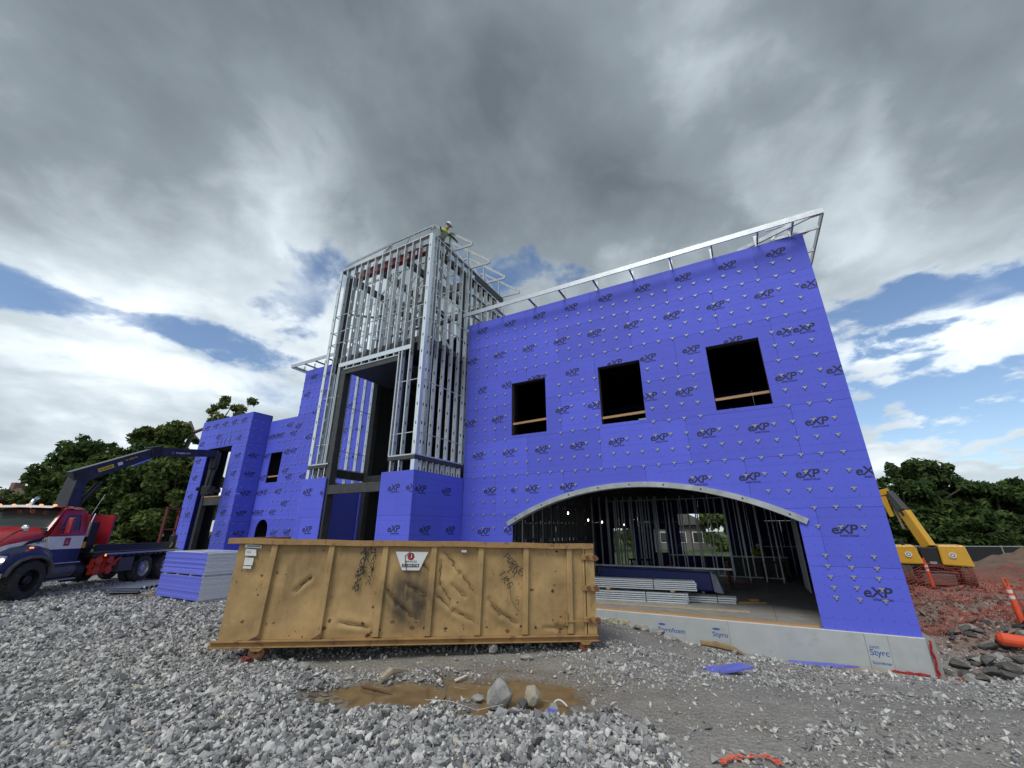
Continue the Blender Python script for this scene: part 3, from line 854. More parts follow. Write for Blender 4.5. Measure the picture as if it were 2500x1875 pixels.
# tower cladding at its foot
TX0, TX1, TY, TZ = -16.04, -11.04, -2.507, 12.30
PTF = Plane('y', TY - .04)
clad(PTF, -16.13, -14.90, -0.10, 3.63, shift=.2)
clad(PTF, -12.32, -10.985, -0.10, 3.63)
PTS = Plane('x', TX1 + .056)
clad(PTS, TY - .004, -.04, -0.10, 3.63, shift=.1)
PTL = Plane('-x', TX0 - .056)
mb = board_mesh(PTL, TY - .004, -.04, -.1, 3.63, []); mb.build('sheathing_board', BLUE, BLD)

# printed lettering on the boards
e1 = text_mesh('eXP', 'eXP', 0.48, LOGOINK, shear=.14, offset=.016, height=.19, spacing=.92)
e2 = text_mesh('sheathing', 'SHEATHING', 0.32, LOGOINK, offset=.02, height=.042)
LOGO = join_meshes('printed_logo', [(e1, 0, 0), (e2, .05, -.135)], LOGOINK)
def logo(pl, u, z, clips=()):
    me = LOGO
    if clips:
        pls = []
        for c in clips:
            if c[0] == 'u<': pls.append(((c[1] - u, 0, 0), (1, 0, 0)))
            if c[0] == 'u>': pls.append(((c[1] - u, 0, 0), (-1, 0, 0)))
            if c[0] == 'z>': pls.append(((0, 0, c[1] - z), (0, 0, -1)))
        me = clip_mesh(LOGO, pls, 'printed_logo')
        if not len(me.polygons): return
    par = BLD
    for q, a, b, z0, z1, o in BOARDS:
        if q is pl and a <= u <= b and z0 <= z <= z1: par = o
    p = pl.P(u, z, -.0035)
    put('printed_logo', me, par, p, pl.rot())
for k in range(9): logo(PM, -.647 - 1.2155 * k, 9.24)
for k in range(9): logo(PM, -1.147 - 1.208 * k, 8.04)
logo(PM, -.07, 8.03, [('u<', .045)])
for x in (-3.18, -4.39, -6.81, -7.99, -.48): logo(PM, x, 6.83, [('z>', 6.815)] if any(a - .25 < x < b + .25 for a, b, _, _ in WINDOWS) and x not in (-.48, -3.18, -4.39) else ())
logo(PM, -.85, 6.84, [('u<', -.76)])
logo(PM, -5.4, 6.86, [('z>', 6.815)]); logo(PM, -2.1, 6.86, [('z>', 6.815)]); logo(PM, -8.2, 6.86, [('z>', 6.815)])
logo(PM, -9.25, 6.81, [('u<', -9.1)]); logo(PM, -10.36, 6.80, [('u>', -10.5)])
for x in (-1.11, -3.53, -7.21, -9.65): logo(PM, x, 5.60)
logo(PM, -6.12, 5.60, [('u<', -5.97)]); logo(PM, -4.5, 5.62, [('u>', -4.64)]); logo(PM, -10.82, 5.59); logo(PM, -.04, 5.6, [('u<', .045)])
for k in range(9): logo(PM, -.72 - 1.21 * k, 4.385)
for x in (-1.15, -2.34, -3.52, -8.34, -9.9): logo(PM, x, 3.175)
logo(PM, -7.16, 3.18); logo(PM, -.02, 3.17, [('u<', .045)]); logo(PM, -8.87, 3.17, [('u<', -8.95)])
logo(PM, -.727, 1.944); logo(PM, -.452, .713); logo(PM, -10.12, 1.91); logo(PM, -9.12, 1.95, [('u<', -9.08)])
for x, z in [(-15.77, 3.2), (-15.47, 1.97), (-11.73, 3.14), (-11.58, 1.97)]: logo(PTF, x, z)
logo(PTF, -14.85, 3.15, [('u<', -14.92)]); logo(PTF, -11.0, 3.14, [('u<', -11.0)]); logo(PTF, -12.25, 1.0); logo(PTF, -11.4, .8)
for y, z in [(-2.19, 3.11), (-.94, 3.14), (-1.88, 1.96), (-.64, 1.96), (-2.1, .8), (-.9, .8)]: logo(PTS, y, z)
for x, z in [(-21.64, 6.89), (-20.93, 6.72), (-22.6, 6.42), (-23.0, 6.41), (-22.2, 6.43), (-21.22, 6.42), (-23.05, 5.45), (-21.47, 5.52), (-20.96, 5.53), (-21.33, 4.61), (-21.0, 4.32),
             (-22.66, 3.69), (-21.58, 3.68), (-20.97, 3.12), (-22.65, 2.75), (-21.72, 2.75), (-21.34, 1.83), (-20.37, 1.88), (-23.05, 2.75), (-23.05, 3.66), (-23.05, 4.39), (-19.95, 4.28),
             (-20.4, 9.2), (-19.2, 9.2), (-20.7, 8.3), (-19.4, 8.2), (-18.2, 8.2), (-19.8, 7.3), (-18.5, 7.3), (-17.3, 7.3), (-20.0, 6.1), (-18.8, 6.1), (-17.6, 6.1), (-16.6, 6.1), (-19.0, 4.9), (-17.8, 4.9), (-16.6, 4.9), (-18.4, 3.7), (-17.2, 3.7), (-19.2, 2.6), (-18, 2.6)]:
    logo(PM, x, z)
for x, z in [(-27.53, 7.19), (-26.68, 7.21), (-25.8, 7.23), (-24.92, 7.23), (-24.05, 7.22), (-27.7, 6.33), (-26.14, 6.57), (-24.16, 6.33), (-23.91, 5.42), (-23.93, 4.54), (-24.01, 3.63), (-24.04, 2.74), (-24.1, 1.82), (-27.57, 5.41), (-27.5, 4.53), (-27.5, 3.61), (-27.3, 2.7)]:
    logo(PP, x, z)
for y, z in [(-.5, 5.43), (-.5, 4.53), (-.5, 3.63), (-.5, 2.72), (-.4, 1.82)]: logo(next(b[0] for b in BOARDS if b[0].ax == 'x' and b[0].pos < -20), y, z)

# masonry ties
tb = MB(); tb.box(-.042, .042, -.012, 0, -.006, .028); tb.box(-.016, .016, -.03, 0, -.045, .006); tb.box(-.05, -.036, -.022, -.006, .0, .03); tb.box(.036, .05, -.022, -.006, .0, .03)
TIE = tb.mesh('masonry_tie', TIEM)
ties = []
def ok_tie(x, z):
    for a, b, c, d in WINDOWS:
        if a - .1 < x < b + .1 and c - .1 < z < d + .25: return False
    if ARCH_X0 - .1 < x < ARCH_X1 + .1 and z < arch_z(min(max(x, ARCH_X0), ARCH_X1)) + .25: return False
    return True
zs = [2.0 + .4066 * k for k in range(18)]
for k in range(26):
    x = -.383 - .4066 * k
    for z in zs:
        if abs(z - 6.88) < .1 and x < -1.4: continue
        if ok_tie(x, z): ties.append((x, z))
for x in (-.375, -.785, -1.19):
    for z in (.572, .775, .98, 1.18, 1.393): ties.append((x, z))
ties.sort(key=lambda q: (q[0] ** 2 * .9 + (q[1]) ** 2))
for x, z in ties[:290]:
    put('masonry_tie', TIE, BLD, (x + random.uniform(-.012, .012), -.001, z + random.uniform(-.012, .012)))
rest = MB()
def tie_into(pl, u, z):
    b2 = MB(); b2.box(-.042, .042, -.02, 0, -.006, .028); b2.box(-.016, .016, -.03, 0, -.045, .006)
    M = Matrix.Rotation(pl.rot()[2], 4, 'Z'); p = Vector(pl.P(u, z, -.001))
    rest.add([M @ Vector(v) + p for v in b2.v], b2.f)
for x, z in ties[290:]: tie_into(PM, x, z)
for k in range(14):
    x = -17.0 - .4066 * k
    for z in np.arange(1.2, 9.3, .4066):
        if x < -21.1 and z > 7.0: continue
        if -22.95 < x < -21.7 and (4.0 < z < 5.65 or z < 2.6): continue
        if x > -23.1: tie_into(PM, x, z)
for k in range(12):
    x = -27.9 + .4066 * k
    for z in np.arange(1.0, 7.3, .3 if False else .4066):
        if -27.0 < x < -24.5 and z < 6.1: continue
        if x < -23.4: tie_into(PP, x, z)
pside = next(b[0] for b in BOARDS if b[0].ax == 'x' and b[0].pos < -20)
for z in np.arange(1.0, 7.3, .4066):
    for y in (-.75, -.35): tie_into(pside, y, z)
kind(rest.build('masonry_ties', TIEM, BLD, fix=False), 'stuff')

# arch track with its screws
n = 36
ax_ = [ARCH_X0 - .16 + (ARCH_X1 - ARCH_X0 + .32) * i / n for i in range(n + 1)]
def arc_pt(x, r_off):
    zc = ARCH_SP + ARCH_RISE - ARCH_R; dx = x - ARCH_C; z = math.sqrt(ARCH_R ** 2 - dx * dx)
    return (ARCH_C + dx * (ARCH_R + r_off) / ARCH_R, zc + z * (ARCH_R + r_off) / ARCH_R)
mb = MB()
for i in range(n):
    (xa, za), (xb, zb) = arc_pt(ax_[i], -.05), arc_pt(ax_[i + 1], -.05)
    (xc, zc_), (xd, zd) = arc_pt(ax_[i + 1], .085), arc_pt(ax_[i], .085)
    y0, y1 = -.055, .20
    mb.add([(xa, y0, za), (xb, y0, zb), (xc, y0, zc_), (xd, y0, zd), (xa, y1, za), (xb, y1, zb), (xc, -.004, zc_), (xd, -.004, zd)],
           [(0, 1, 2, 3), (0, 4, 5, 1), (3, 2, 6, 7)])
at = mb.build('arch_track', mat('weathered_galvanised', (.42, .45, .46), .5, .55, .25, 3, dirt=(.55, .56, .56), dirt_amt=.5, dirt_scale=4), BLD, fix=False)
for i in range(9):
    x, z = arc_pt(ARCH_X0 + .15 + (ARCH_X1 - ARCH_X0 - .3) * i / 8, .02)
    mb = MB(); mb.cyl((x, -.056, z), (x, -.07, z), .022, n=8); mb.build('bolt', mat('rusty_bolt', (.12, .08, .06), .8, .3), at)

# window linings and the lumber guard across each opening
for i, (a, b, c, d) in enumerate(WINDOWS):
    mb = MB()
    mb.box(a - .03, a + .004, .036, .22, c, d); mb.box(b - .004, b + .03, .036, .22, c, d)
    mb.box(a, b, .036, .22, d - .012, d + .03); mb.box(a, b, .036, .22, c - .03, c + .012)
    mb.build('window_lining', mat('window_liner', (.07, .05, .04), .8), BLD)
    zz = c + (.42, .22, .32)[i]
    mb = MB(); mb.bar((a + .01, .10, zz), (b - .01, .10, zz + .03), .04, .07); gb = mb.build('guard_board', LUMBER, BLD)
mb = MB(); mb.box(-22.74, -21.85, .06, .1, 4.36, 4.43); mb.build('guard_board', LUMBER, BLD)

# foundation: concrete stem wall faced with grey foam boards, timber edge
mb = MB(); mb.box(-11.0, .20, .004, .22, -1.0, -.055); mb.box(-.05, .20, .22, 13.6, -1.0, -.055); mb.build('foundation_wall', CONCRETE, BLD)
fb = [(.06, -.515), (-.519, -.878), (-.884, -3.35), (-3.354, -5.95), (-5.954, -8.4), (-8.404, -11.0)]
fboards = []
for b, a in fb:
    mb = MB(); mb.box(a, b, -.052, .002, -.74, -.055); fboards.append((a, b, mb.build('insulation_board', GREYFOAM, BLD)))
mb = MB(); mb.box(-11, .06, -.047, .002, -.0545, -.042); mb.build('sill_gasket', mat('white_sill_foam', (.7, .7, .7), .8), BLD)
def ftext(body, x, z, w, h, off=.012):
    par = next((o for a, b, o in fboards if a <= x <= b), BLD)
    put('printed_lettering', text_mesh(body, body, w, BLUEINK, offset=off, height=h), par, (x, -.0555, z))
ftext('Styrofoam', -4.62, -.37, .62, .13); ftext('foam', -5.65, -.345, .28, .10); ftext('Styro', -3.55, -.355, .32, .13)
ftext('Styrc', -.70, -.385, .30, .14); ftext('Scoreboar', -.695, -.545, .30, .055); ftext('\u2039DUPONT\u203a', -.76, -.28, .17, .045)
for x, z in ((-4.83, -.245), (-3.62, -.235)):
    mb = MB(); mb.add([(x + .085 * math.cos(2 * PI * i / 16), -.0555, z + .024 * math.sin(2 * PI * i / 16)) for i in range(16)], [tuple(range(16))])
    mb.build('printed_emblem', BLUEINK, next(o for a, b, o in fboards if a <= x <= b), fix=False)
mb = MB(); mb.bar((-9.0, .045, -.018), (-4.9, .045, -.018), .12, .045); mb.build('edge_timber', LUMBER, BLD)
mb = MB(); mb.bar((-4.895, .045, -.016), (-1.6, .045, -.02), .12, .048); mb.build('edge_timber', LUMBER, BLD)

# slab in two pours with a joint, upper floor, roof
for a, b in ((-11.0, -2.353), (-2.347, -.1), (-23.2, -11.004)):
    mb = MB(); mb.box(a, b, .11, 13.6, -.30, -.04); mb.build('floor_slab', CONCRETE, BLD)
mb = MB(); mb.box(TX0, TX1 - .02, TY + .05, .108, -.32, -.05); mb.build('floor_slab', CONCRETE, BLD)
mb = MB(); mb.box(-20.9, -.06, .24, 13.5, 3.72, 3.90); mb.build('upper_floor_deck', DECKSHADE, BLD)
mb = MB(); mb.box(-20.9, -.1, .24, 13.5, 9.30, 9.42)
mb.build('roof_deck', DECKSHADE, BLD)
mb = MB(); mb.box(-23.2, -21.1, .1, 7, 6.85, 6.95); mb.build('low_roof_deck', DECKSHADE, BLD)
for k in range(26):
    x = -10.9 + .4066 * k
    mb = MB(); mb.chan((x, .3, 3.58), (x, 13.4, 3.58), .045, .26); mb.build('floor_joist', SHADESTEEL, BLD, fix=False)
mb = MB(); mb.box(-9.3, -1.2, .23, .40, 3.14, 3.44); mb.build('lintel_beam', STEEL, BLD)

# outer walls seen from inside
clad(Plane('x', 0.05), .04, 13.6, -.04, 9.61, material=INNERSHADE)
BACK = [('rect', -6.0, -3.62, .66, 2.80), ('rect', -9.75, -8.55, -1, 2.05), ('rect', -7.4, -6.75, .8, 2.0), ('rect', -13.6, -12.2, -1, 2.2)]
PB = Plane('y', 13.56)
clad(PB, -21.1, 0.0, -.04, 9.61, BACK, material=INNERSHADE)
mb = MB(); mb.box(-21.1, -21.06, .1, 13.5, 4.0, 9.5); mb.build('end_wall', DECKSHADE, BLD)  # blue wall coloured near-black so the room behind reads as shade
mb = MB(); mb.box(-16.0, -15.96, .3, 13.4, -.03, 9.28); mb.build('shade_backing', DECKSHADE, BLD)  # near-black and raised to full height, standing in for shade inside
mb = MB(); mb.box(-15.9, -11.1, 4.2, 4.25, -.03, 9.3); mb.build('shade_backing', DECKSHADE, BLD)  # dark sheet added behind the tower opening, where there is only shade
mb = MB(); mb.box(-23.2, -16.1, 5.5, 5.55, -.03, 6.84); mb.build('shade_backing', DECKSHADE, BLD)  # dark backing added so the low wing's windows show shade, not sky
mb = MB(); mb.box(-23.28, -23.24, .1, 5.5, -.03, 6.84); mb.build('shade_backing', DECKSHADE, BLD)  # dark side sheet added to keep the low wing's inside black

# studs: thin C sections with punched webs
STUDS = {}
def stud_mesh(h, d=.152, w=.043, flip=1, material=None):
    key = (round(h, 2), d, w, flip, (material or GALV).name)
    if key in STUDS: return STUDS[key]
    mb = MB(); lip = .014
    a = w * flip
    # exterior flange, interior flange, lips
    mb.add([(0, 0, 0), (a, 0, 0), (a, 0, h), (0, 0, h)], [(0, 1, 2, 3)])
    mb.add([(0, d, 0), (a, d, 0), (a, d, h), (0, d, h)], [(0, 1, 2, 3)])
    mb.add([(a, 0, 0), (a, lip, 0), (a, lip, h), (a, 0, h)], [(0, 1, 2, 3)])
    mb.add([(a, d, 0), (a, d - lip, 0), (a, d - lip, h), (a, d, h)], [(0, 1, 2, 3)])
    z = 0.0; y0, y1 = d / 2 - .021, d / 2 + .021
    hz = .35
    while z < h - 1e-4:
        zt = min(hz, h)
        mb.add([(0, 0, z), (0, d, z), (0, d, zt), (0, 0, zt)], [(0, 1, 2, 3)]); z = zt
        if zt >= h: break
        ze = min(zt + .11, h)
        mb.add([(0, 0, z), (0, y0, z), (0, y0, ze), (0, 0, ze)], [(0, 1, 2, 3)])
        mb.add([(0, y1, z), (0, d, z), (0, d, ze), (0, y1, ze)], [(0, 1, 2, 3)])
        z = ze; hz = ze + .50
    STUDS[key] = mb.mesh('stud', material or GALV, fix=False)
    return STUDS[key]
def stud(x, y, z0, z1, face='y', flip=1, d=.152, w=.043, parent=None, material=None, name='stud'):
    rz = {'y': 0, 'x': PI / 2, '-x': -PI / 2}[face]
    return put(name, stud_mesh(z1 - z0, d, w, flip, material), parent or BLD, (x, y, z0), (0, 0, rz))
def track(p, q, d=.155, h=.04, material=None, name='track', inward=(0, 1, 0)):
    """flat channel laid along p-q; d is its width along inward"""
    p = Vector(p); q = Vector(q); i = Vector(inward) * d
    mb = MB(); u = Vector((0, 0, h))
    mb.add([p, q, q + u, p + u, p + i, q + i, q + i + u, p + i + u], [(0, 1, 2, 3), (4, 7, 6, 5), (3, 2, 6, 7), (0, 4, 5, 1)])
    return mb.build(name, material or GALV, BLD)

# tower front studs
for x in (-15.62, -15.17): stud(x, TY, 4.13, TZ)
stud(-15.24, TY, 4.13, 7.74)
for x in (-14.77, -14.39, -13.97, -13.57, -13.16, -12.77, -12.37): stud(x, TY, 7.62, TZ, flip=-1)
for x in (-12.12, -11.98, -11.62): stud(x, TY, 4.13, TZ if x > -12.1 else 7.74, flip=-1)
def corner(x, y, sx, sy, z0, z1):
    w = .15
    mb = MB(); mb.add([(x, y, z0), (x - sx * w, y, z0), (x - sx * w, y, z1), (x, y, z1)], [(0, 1, 2, 3)])
    mb.add([(x, y, z0), (x, y - sy * w, z0), (x, y - sy * w, z1), (x, y, z1)], [(0, 1, 2, 3)])
    mb.add([(x - sx * w, y, z0), (x - sx * w, y - sy * .04, z0), (x - sx * w, y - sy * .04, z1), (x - sx * w, y, z1)], [(0, 1, 2, 3)])
    for k in range(int((z1 - z0) / .61)):
        z = z0 + .3 + .61 * k
        if z + .1 > z1: break
        xm = x - sx * w / 2
        mb.add([(xm - .018, y + sy * .002, z), (xm + .018, y + sy * .002, z), (xm + .018, y + sy * .002, z + .1), (xm - .018, y + sy * .002, z + .1)], [(0, 1, 2, 3)], 1)
    return mb.build('corner_post', [GALV_BRIGHT, BLACK], BLD, fix=False)
corner(TX1 + .01, TY - .01, 1, -1, 4.13, TZ); corner(TX0 - .01, TY - .01, -1, -1, 4.13, TZ)
corner(TX1 + .01, TY - .01, 1, -1, 3.42, 3.95); corner(TX0 - .01, TY - .01, -1, -1, 3.42, 3.95)
track((TX0, TY - .003, TZ), (TX1, TY - .003, TZ)); track((TX0, TY - .003, 4.09), (-14.98, TY - .003, 4.09)); track((-12.15, TY - .003, 4.09), (TX1, TY - .003, 4.09))
mb = MB(); mb.box(-15.22, -11.60, TY - .012, TY - .004, 7.74, 7.90); mb.build('header_strap', GALV_BRIGHT, BLD)
track((-14.92, TY - .004, 7.60), (-12.14, TY - .004, 7.60), h=.03)
# right and left side studs
for y in (-2.23, -2.08, -1.80, -1.39, -.97, -.55, -.14):
    stud(TX1, y, 4.13, TZ, 'x'); stud(TX0, y, 3.6, TZ, '-x', flip=-1, material=GALV_BRIGHT)
stud(TX1, .05, 4.13, TZ, 'x')
for y in (.45, .85, 1.26, 1.67, 2.07, 2.48):
    stud(TX1, y, 9.7, TZ - .35, 'x'); stud(TX0, y, 9.7, TZ - .35, '-x')
for x in (-15.6, -15.1, -14.6, -14.1, -13.6, -13.1, -12.6, -12.1, -11.6): stud(x, 2.5, 9.7, TZ)
for X, f, i in ((TX1 + .003, 'x', (-1, 0, 0)), (TX0 - .003, '-x', (1, 0, 0))):
    track((X, TY, TZ), (X, 2.65, TZ), inward=i); track((X, TY, 4.09), (X, -.03, 4.09), inward=i)
    track((X, .3, 11.2), (X, 2.6, 11.2), inward=i)
    mb = MB(); s = 1 if f == 'x' else -1
    mb.box(X - .02 * (s > 0), X + .02 * (s < 0) + .02 * (s > 0), .32, 2.66, TZ - .33, TZ - .03); mb.build('edge_beam', STEEL, BLD)
# cripple studs under the grey beam
for x in (-15.75, -15.45, -15.15, -12.05, -11.7): stud(x, TY, 3.3, 3.96)
for y in (-2.2, -1.95, -1.66, -1.37, -1.08, -.79, -.5, -.2): stud(TX1, y, 3.3, 3.96, 'x')
# horizontal bridging threaded through the studs
for z in (10.13, 9.37, 8.86):
    for p, q in (((TX0, TY + .07, z), (TX1, TY + .07, z + .02)), ((TX1 - .07, TY, z), (TX1 - .07, 2.6, z)), ((TX0 + .07, TY, z), (TX0 + .07, 2.6, z))):
        mb = MB(); mb.bar(p, q, .03, .022); mb.build('bridging_channel', GALV, BLD)
for z in (6.6, 4.82):
    for p, q in (((TX0, TY + .07, z), (-14.98, TY + .07, z)), ((-12.15, TY + .07, z), (TX1, TY + .07, z)), ((TX1 - .07, TY, z), (TX1 - .07, 0, z)), ((TX0 + .07, TY, z), (TX0 + .07, 0, z))):
        mb = MB(); mb.bar(p, q, .03, .022); mb.build('bridging_channel', GALV, BLD)
# structural steel
def steel(x0, x1, y0, y1, z0, z1, name='steel_beam', m=None):
    mb = MB(); mb.box(x0, x1, y0, y1, z0, z1); return mb.build(name, m or STEEL, BLD)
steel(-15.05, -14.82, TY + .03, TY + .28, -.05, 7.60, 'steel_column'); steel(-12.30, -12.16, TY + .2, TY + .42, -.05, 7.60, 'steel_column')
for x in (-15.72, -11.36):
    for y in (-2.25, -.05, 2.45): steel(x - .1, x + .1, y - .1, y + .1, 7.7 if y < -.1 else (-.05 if y < 1 else 9.5), 12.0, 'steel_column')
steel(-14.81, -12.31, TY + .02, TY + .20, 3.07, 3.37)
steel(-16.03, -15.06, TY - .006, TY + .16, 3.97, 4.085); steel(-12.15, -11.045, TY - .006, TY + .16, 3.97, 4.085)
steel(TX1 - .16, TX1 + .006, TY + .165, -.03, 3.97, 4.085); steel(TX0 - .004, TX0 + .16, TY + .165, -.03, 3.80, 4.085)
steel(-15.8, -11.3, -.16, -.02, 3.75, 3.97)
steel(-14.84, -12.14, TY + .02, TY + .17, 7.42, 7.59)
steel(-15.95, -11.15, TY + .165, -.03, 8.02, 8.06, 'tower_deck'); steel(-14.8, -12.2, TY + .18, -.2, 7.50, 7.54, 'tower_soffit')
steel(-15.9, -11.2, TY + .18, TY + .30, 8.065, 8.26); steel(TX1 - .32, TX1 - .16, TY + .32, 2.5, 8.03, 8.26); steel(TX0 + .16, TX0 + .32, TY + .32, 2.5, 8.03, 8.26)
steel(-15.35, -11.4, -2.24, -2.10, 11.85, 12.14, 'red_beam', REDSTEEL)
steel(-15.3, -11.45, -2.27, -2.07, 12.142, 12.16, 'red_beam_flange', REDSTEEL); steel(-15.3, -11.45, -2.27, -2.07, 11.83, 11.848, 'red_beam_flange', REDSTEEL)
for k in range(9): steel(-15.2 + .44 * k, -15.06 + .44 * k, -2.262, -2.25, 11.88, 12.08, 'stiffener', GALV)
for x in (-15.72, -14.2, -12.8, -11.36): steel(x - .08, x + .08, -2.0, 2.4, 11.92, 12.18)
for y in (.12, 2.2): steel(-15.6, -11.5, y, y + .14, 11.60, 11.90)
steel(-15.6, -11.5, 2.25, 2.4, 10.2, 10.45)
# inner partitions and bracing of the upper tower
for k in range(10): stud(-15.4 + .42 * k, -.75, 8.3, 11.55, d=.092, flip=-1 if k % 2 else 1)
for k in range(6): stud(-13.3, -2.1 + .42 * k, 8.3, 11.6, 'x', d=.092)
for (p, q) in (((-15.6, -.3, 8.4), (-13.0, -.3, 11.5)), ((-11.5, -.35, 8.4), (-13.6, -.35, 11.5)), ((-15.7, -2.0, 10.4), (-15.7, 2.2, 12.0)), ((-11.45, -1.9, 11.6), (-11.45, 2.2, 10.0))):
    mb = MB(); mb.bar(p, q, .04, .09); mb.build('diagonal_brace', TRUSSM, BLD)
track((-15.5, -.76, 10.9), (-11.4, -.76, 10.9)); track((-15.5, -.76, 9.7), (-11.4, -.76, 9.7))
# trusses on the tower
def member(p, q, w=.045, h=.09, up=(0, 0, 1), mb=None):
    mb.bar(p, q, w, h, up)
CX = -13.42
for ti, y in enumerate((-1.21, .07, 1.33, 2.67)):
    mb = MB()
    zt, zb, ze = 14.15, 12.42, 12.44
    flat = 1.22; tip = 3.25
    if ti == 3: zt -= .05
    member((CX - flat, y, zt), (CX + flat, y, zt), mb=mb)
    for s in (-1, 1):
        member((CX + s * flat, y, zt), (CX + s * tip, y, ze), mb=mb)
        member((CX + s * tip, y, ze - .08), (CX + s * 2.38, y, zb + .0), w=.04, mb=mb)
        member((CX + s * 2.15, y, zb), (CX + s * 2.15, y, ze + (tip - 2.15) * (zt - ze) / (tip - flat)), up=(0, 1, 0), mb=mb)
        member((CX + s * 1.2, y, zb), (CX + s * 1.2, y, zt), w=.035, h=.06, up=(0, 1, 0), mb=mb)
        member((CX + s * 2.15, y, zb + .05), (CX + s * 1.22, y, zt - .05), w=.03, h=.05, mb=mb)
        member((CX + s * 1.2, y, zb + .05), (CX + s * .1, y, zt - .05), w=.03, h=.05, mb=mb)
        member((CX + s * tip, y, ze - .09), (CX + s * tip, y, ze + .07), w=.05, h=.05, up=(0, 1, 0), mb=mb)
    member((CX - 2.6, y, zb), (CX + 2.6, y, zb), mb=mb)
    mb.build('roof_truss', TRUSSM, BLD)
for s in (-1, 1):
    mb = MB(); mb.bar((CX + s * 1.22, -1.21, 14.12), (CX + s * 2.35, TY - .05, 12.45), .045, .08); mb.build('hip_rafter', TRUSSM, BLD)

# eaves of the main roof
EY, EZ0, EZ1 = -.53, 9.69, 9.85
def fascia(p, q):
    mb = MB(); mb.bar(p, q, .035, EZ1 - EZ0); return mb.build('fascia', FASCIA, BLD)
fascia((-10.93, EY, 9.77), (.48, EY, 9.77)); fascia((.48, EY + .02, 9.77), (.48, 7.0, 9.77))
for x in (-.2, -1.03, -2.2, -3.36, -4.57, -5.77, -6.99, -8.15, -9.53, -10.6):
    mb = MB(); mb.chan((x, EY + .02, 9.72), (x, .9, 9.72), .04, .07); mb.bar((x, .06, 9.60), (x, .06, 9.98), .09, .04, up=(0, 1, 0))
    mb.build('lookout', TRUSSM, BLD)
for y in (.1, 1.2, 2.4, 3.6, 4.8):
    mb = MB(); mb.chan((.46, y, 9.72), (-.6, y, 9.72), .04, .07); mb.bar((.46, y + .05, 9.8), (.02, y + .05, 9.64), .035, .05); mb.build('lookout', TRUSSM, BLD)
mb = MB(); mb.bar((.46, EY + .03, 9.80), (-1.5, .30, 9.78), .05, .12); mb.build('hip_brace', GALV, BLD)
mb = MB(); mb.bar((.44, EY + .05, 9.74), (-.7, .25, 10.2), .05, .10); mb.build('hip_brace', GALV, BLD)
mb = MB(); mb.bar((-.75, .15, 9.62), (-.45, .15, 9.95), .04, .1, up=(0, 1, 0)); mb.bar((-1.0, .2, 9.62), (-1.0, .2, 9.98), .04, .12, up=(0, 1, 0)); mb.build('web_strut', GALV, BLD)
fascia((-21.6, EY, 9.77), (-16.2, EY, 9.77)); fascia((-21.6, EY + .02, 9.77), (-21.6, 4.0, 9.77))
for x in (-21.4, -20.6, -19.8, -19.0, -18.2, -17.4, -16.6):
    mb = MB(); mb.chan((x, EY + .02, 9.72), (x, .9, 9.72), .04, .07); mb.bar((x, .06, 9.6), (x, .06, 9.95), .05, .04, up=(0, 1, 0)); mb.build('lookout', TRUSSM, BLD)
# ground floor partitions seen through the arch
for k in range(21):
    y = .5 + .4066 * k
    stud(-9.35, y, -.03, 3.45, '-x', material=SHADESTEEL)
    if k % 2: stud(-9.95, y + .1, -.03, 3.45, 'x')
for k in range(19):
    x = -9.2 + .4066 * k
    if 6 < k < 9: continue
    stud(x, 10.6, -.03, 3.45)
for k in range(10): stud(-9.4 + .35 * k, 7.6 + .12 * k, -.03, 3.45, d=.092)
for k in range(13): stud(-.32, .7 + .5 * k, -.03, 3.45, '-x', d=.152)
for k in range(7): stud(-1.15, 6.2 + .25 * k, -.03, 3.0, 'y', d=.092)
for k in range(20):
    x = -7.9 + .4066 * k
    if not any(h[1] - .1 < x < h[2] for h in BACK): stud(x, 13.3, -.03, 3.5)
for k in range(13): stud(-8.7 + .58 * k, 8.95, -.03, 3.45, d=.092)
track((-9.2, 10.6, -.035), (-1.6, 10.6, -.035)); track((-9.2, 10.6, 3.40), (-1.6, 10.6, 3.40))
track((-.32, .4, -.035), (-.32, 7.2, -.035), inward=(-1, 0, 0))
mb = MB(); mb.box(-3.9, -1.3, 11.6, 11.8, -.04, .72); mb.build('knee_wall', mat('dark_block', (.14, .14, .145), .9, 0, .2, 3), BLD)
mb = MB(); mb.bar((-6.3, 11.6, .78), (-1.3, 11.6, .78), .2, .05); mb.build('knee_wall_cap', GALV, BLD)
for z in (3.3,):
    for x in (-8.5, -6.1, -3.7):
        mb = MB(); mb.tube([(x + .3 * math.cos(t / 3), 1.2 + .2 * math.sin(t / 2), z - .1 - .18 * abs(math.sin(t / 5))) for t in range(0, 20)], .012, 5); mb.build('cable_loop', BLACK, BLD)
for x in (-6.9, -5.4, -4.2):
    mb = MB(); mb.tube([(x, .9, 3.42), (x + .25, .95, 3.32), (x + .5, 1.0, 3.40)], .018, 6); mb.build('conduit', GALV, BLD)
for x in (-22.6, -22.35, -22.1): stud(x, .5, 3.9, 6.6, 'y')
for x in (-16.6, -17.3, -18.0, -18.7): stud(x, .05, .0, 9.3, 'y', d=.15)
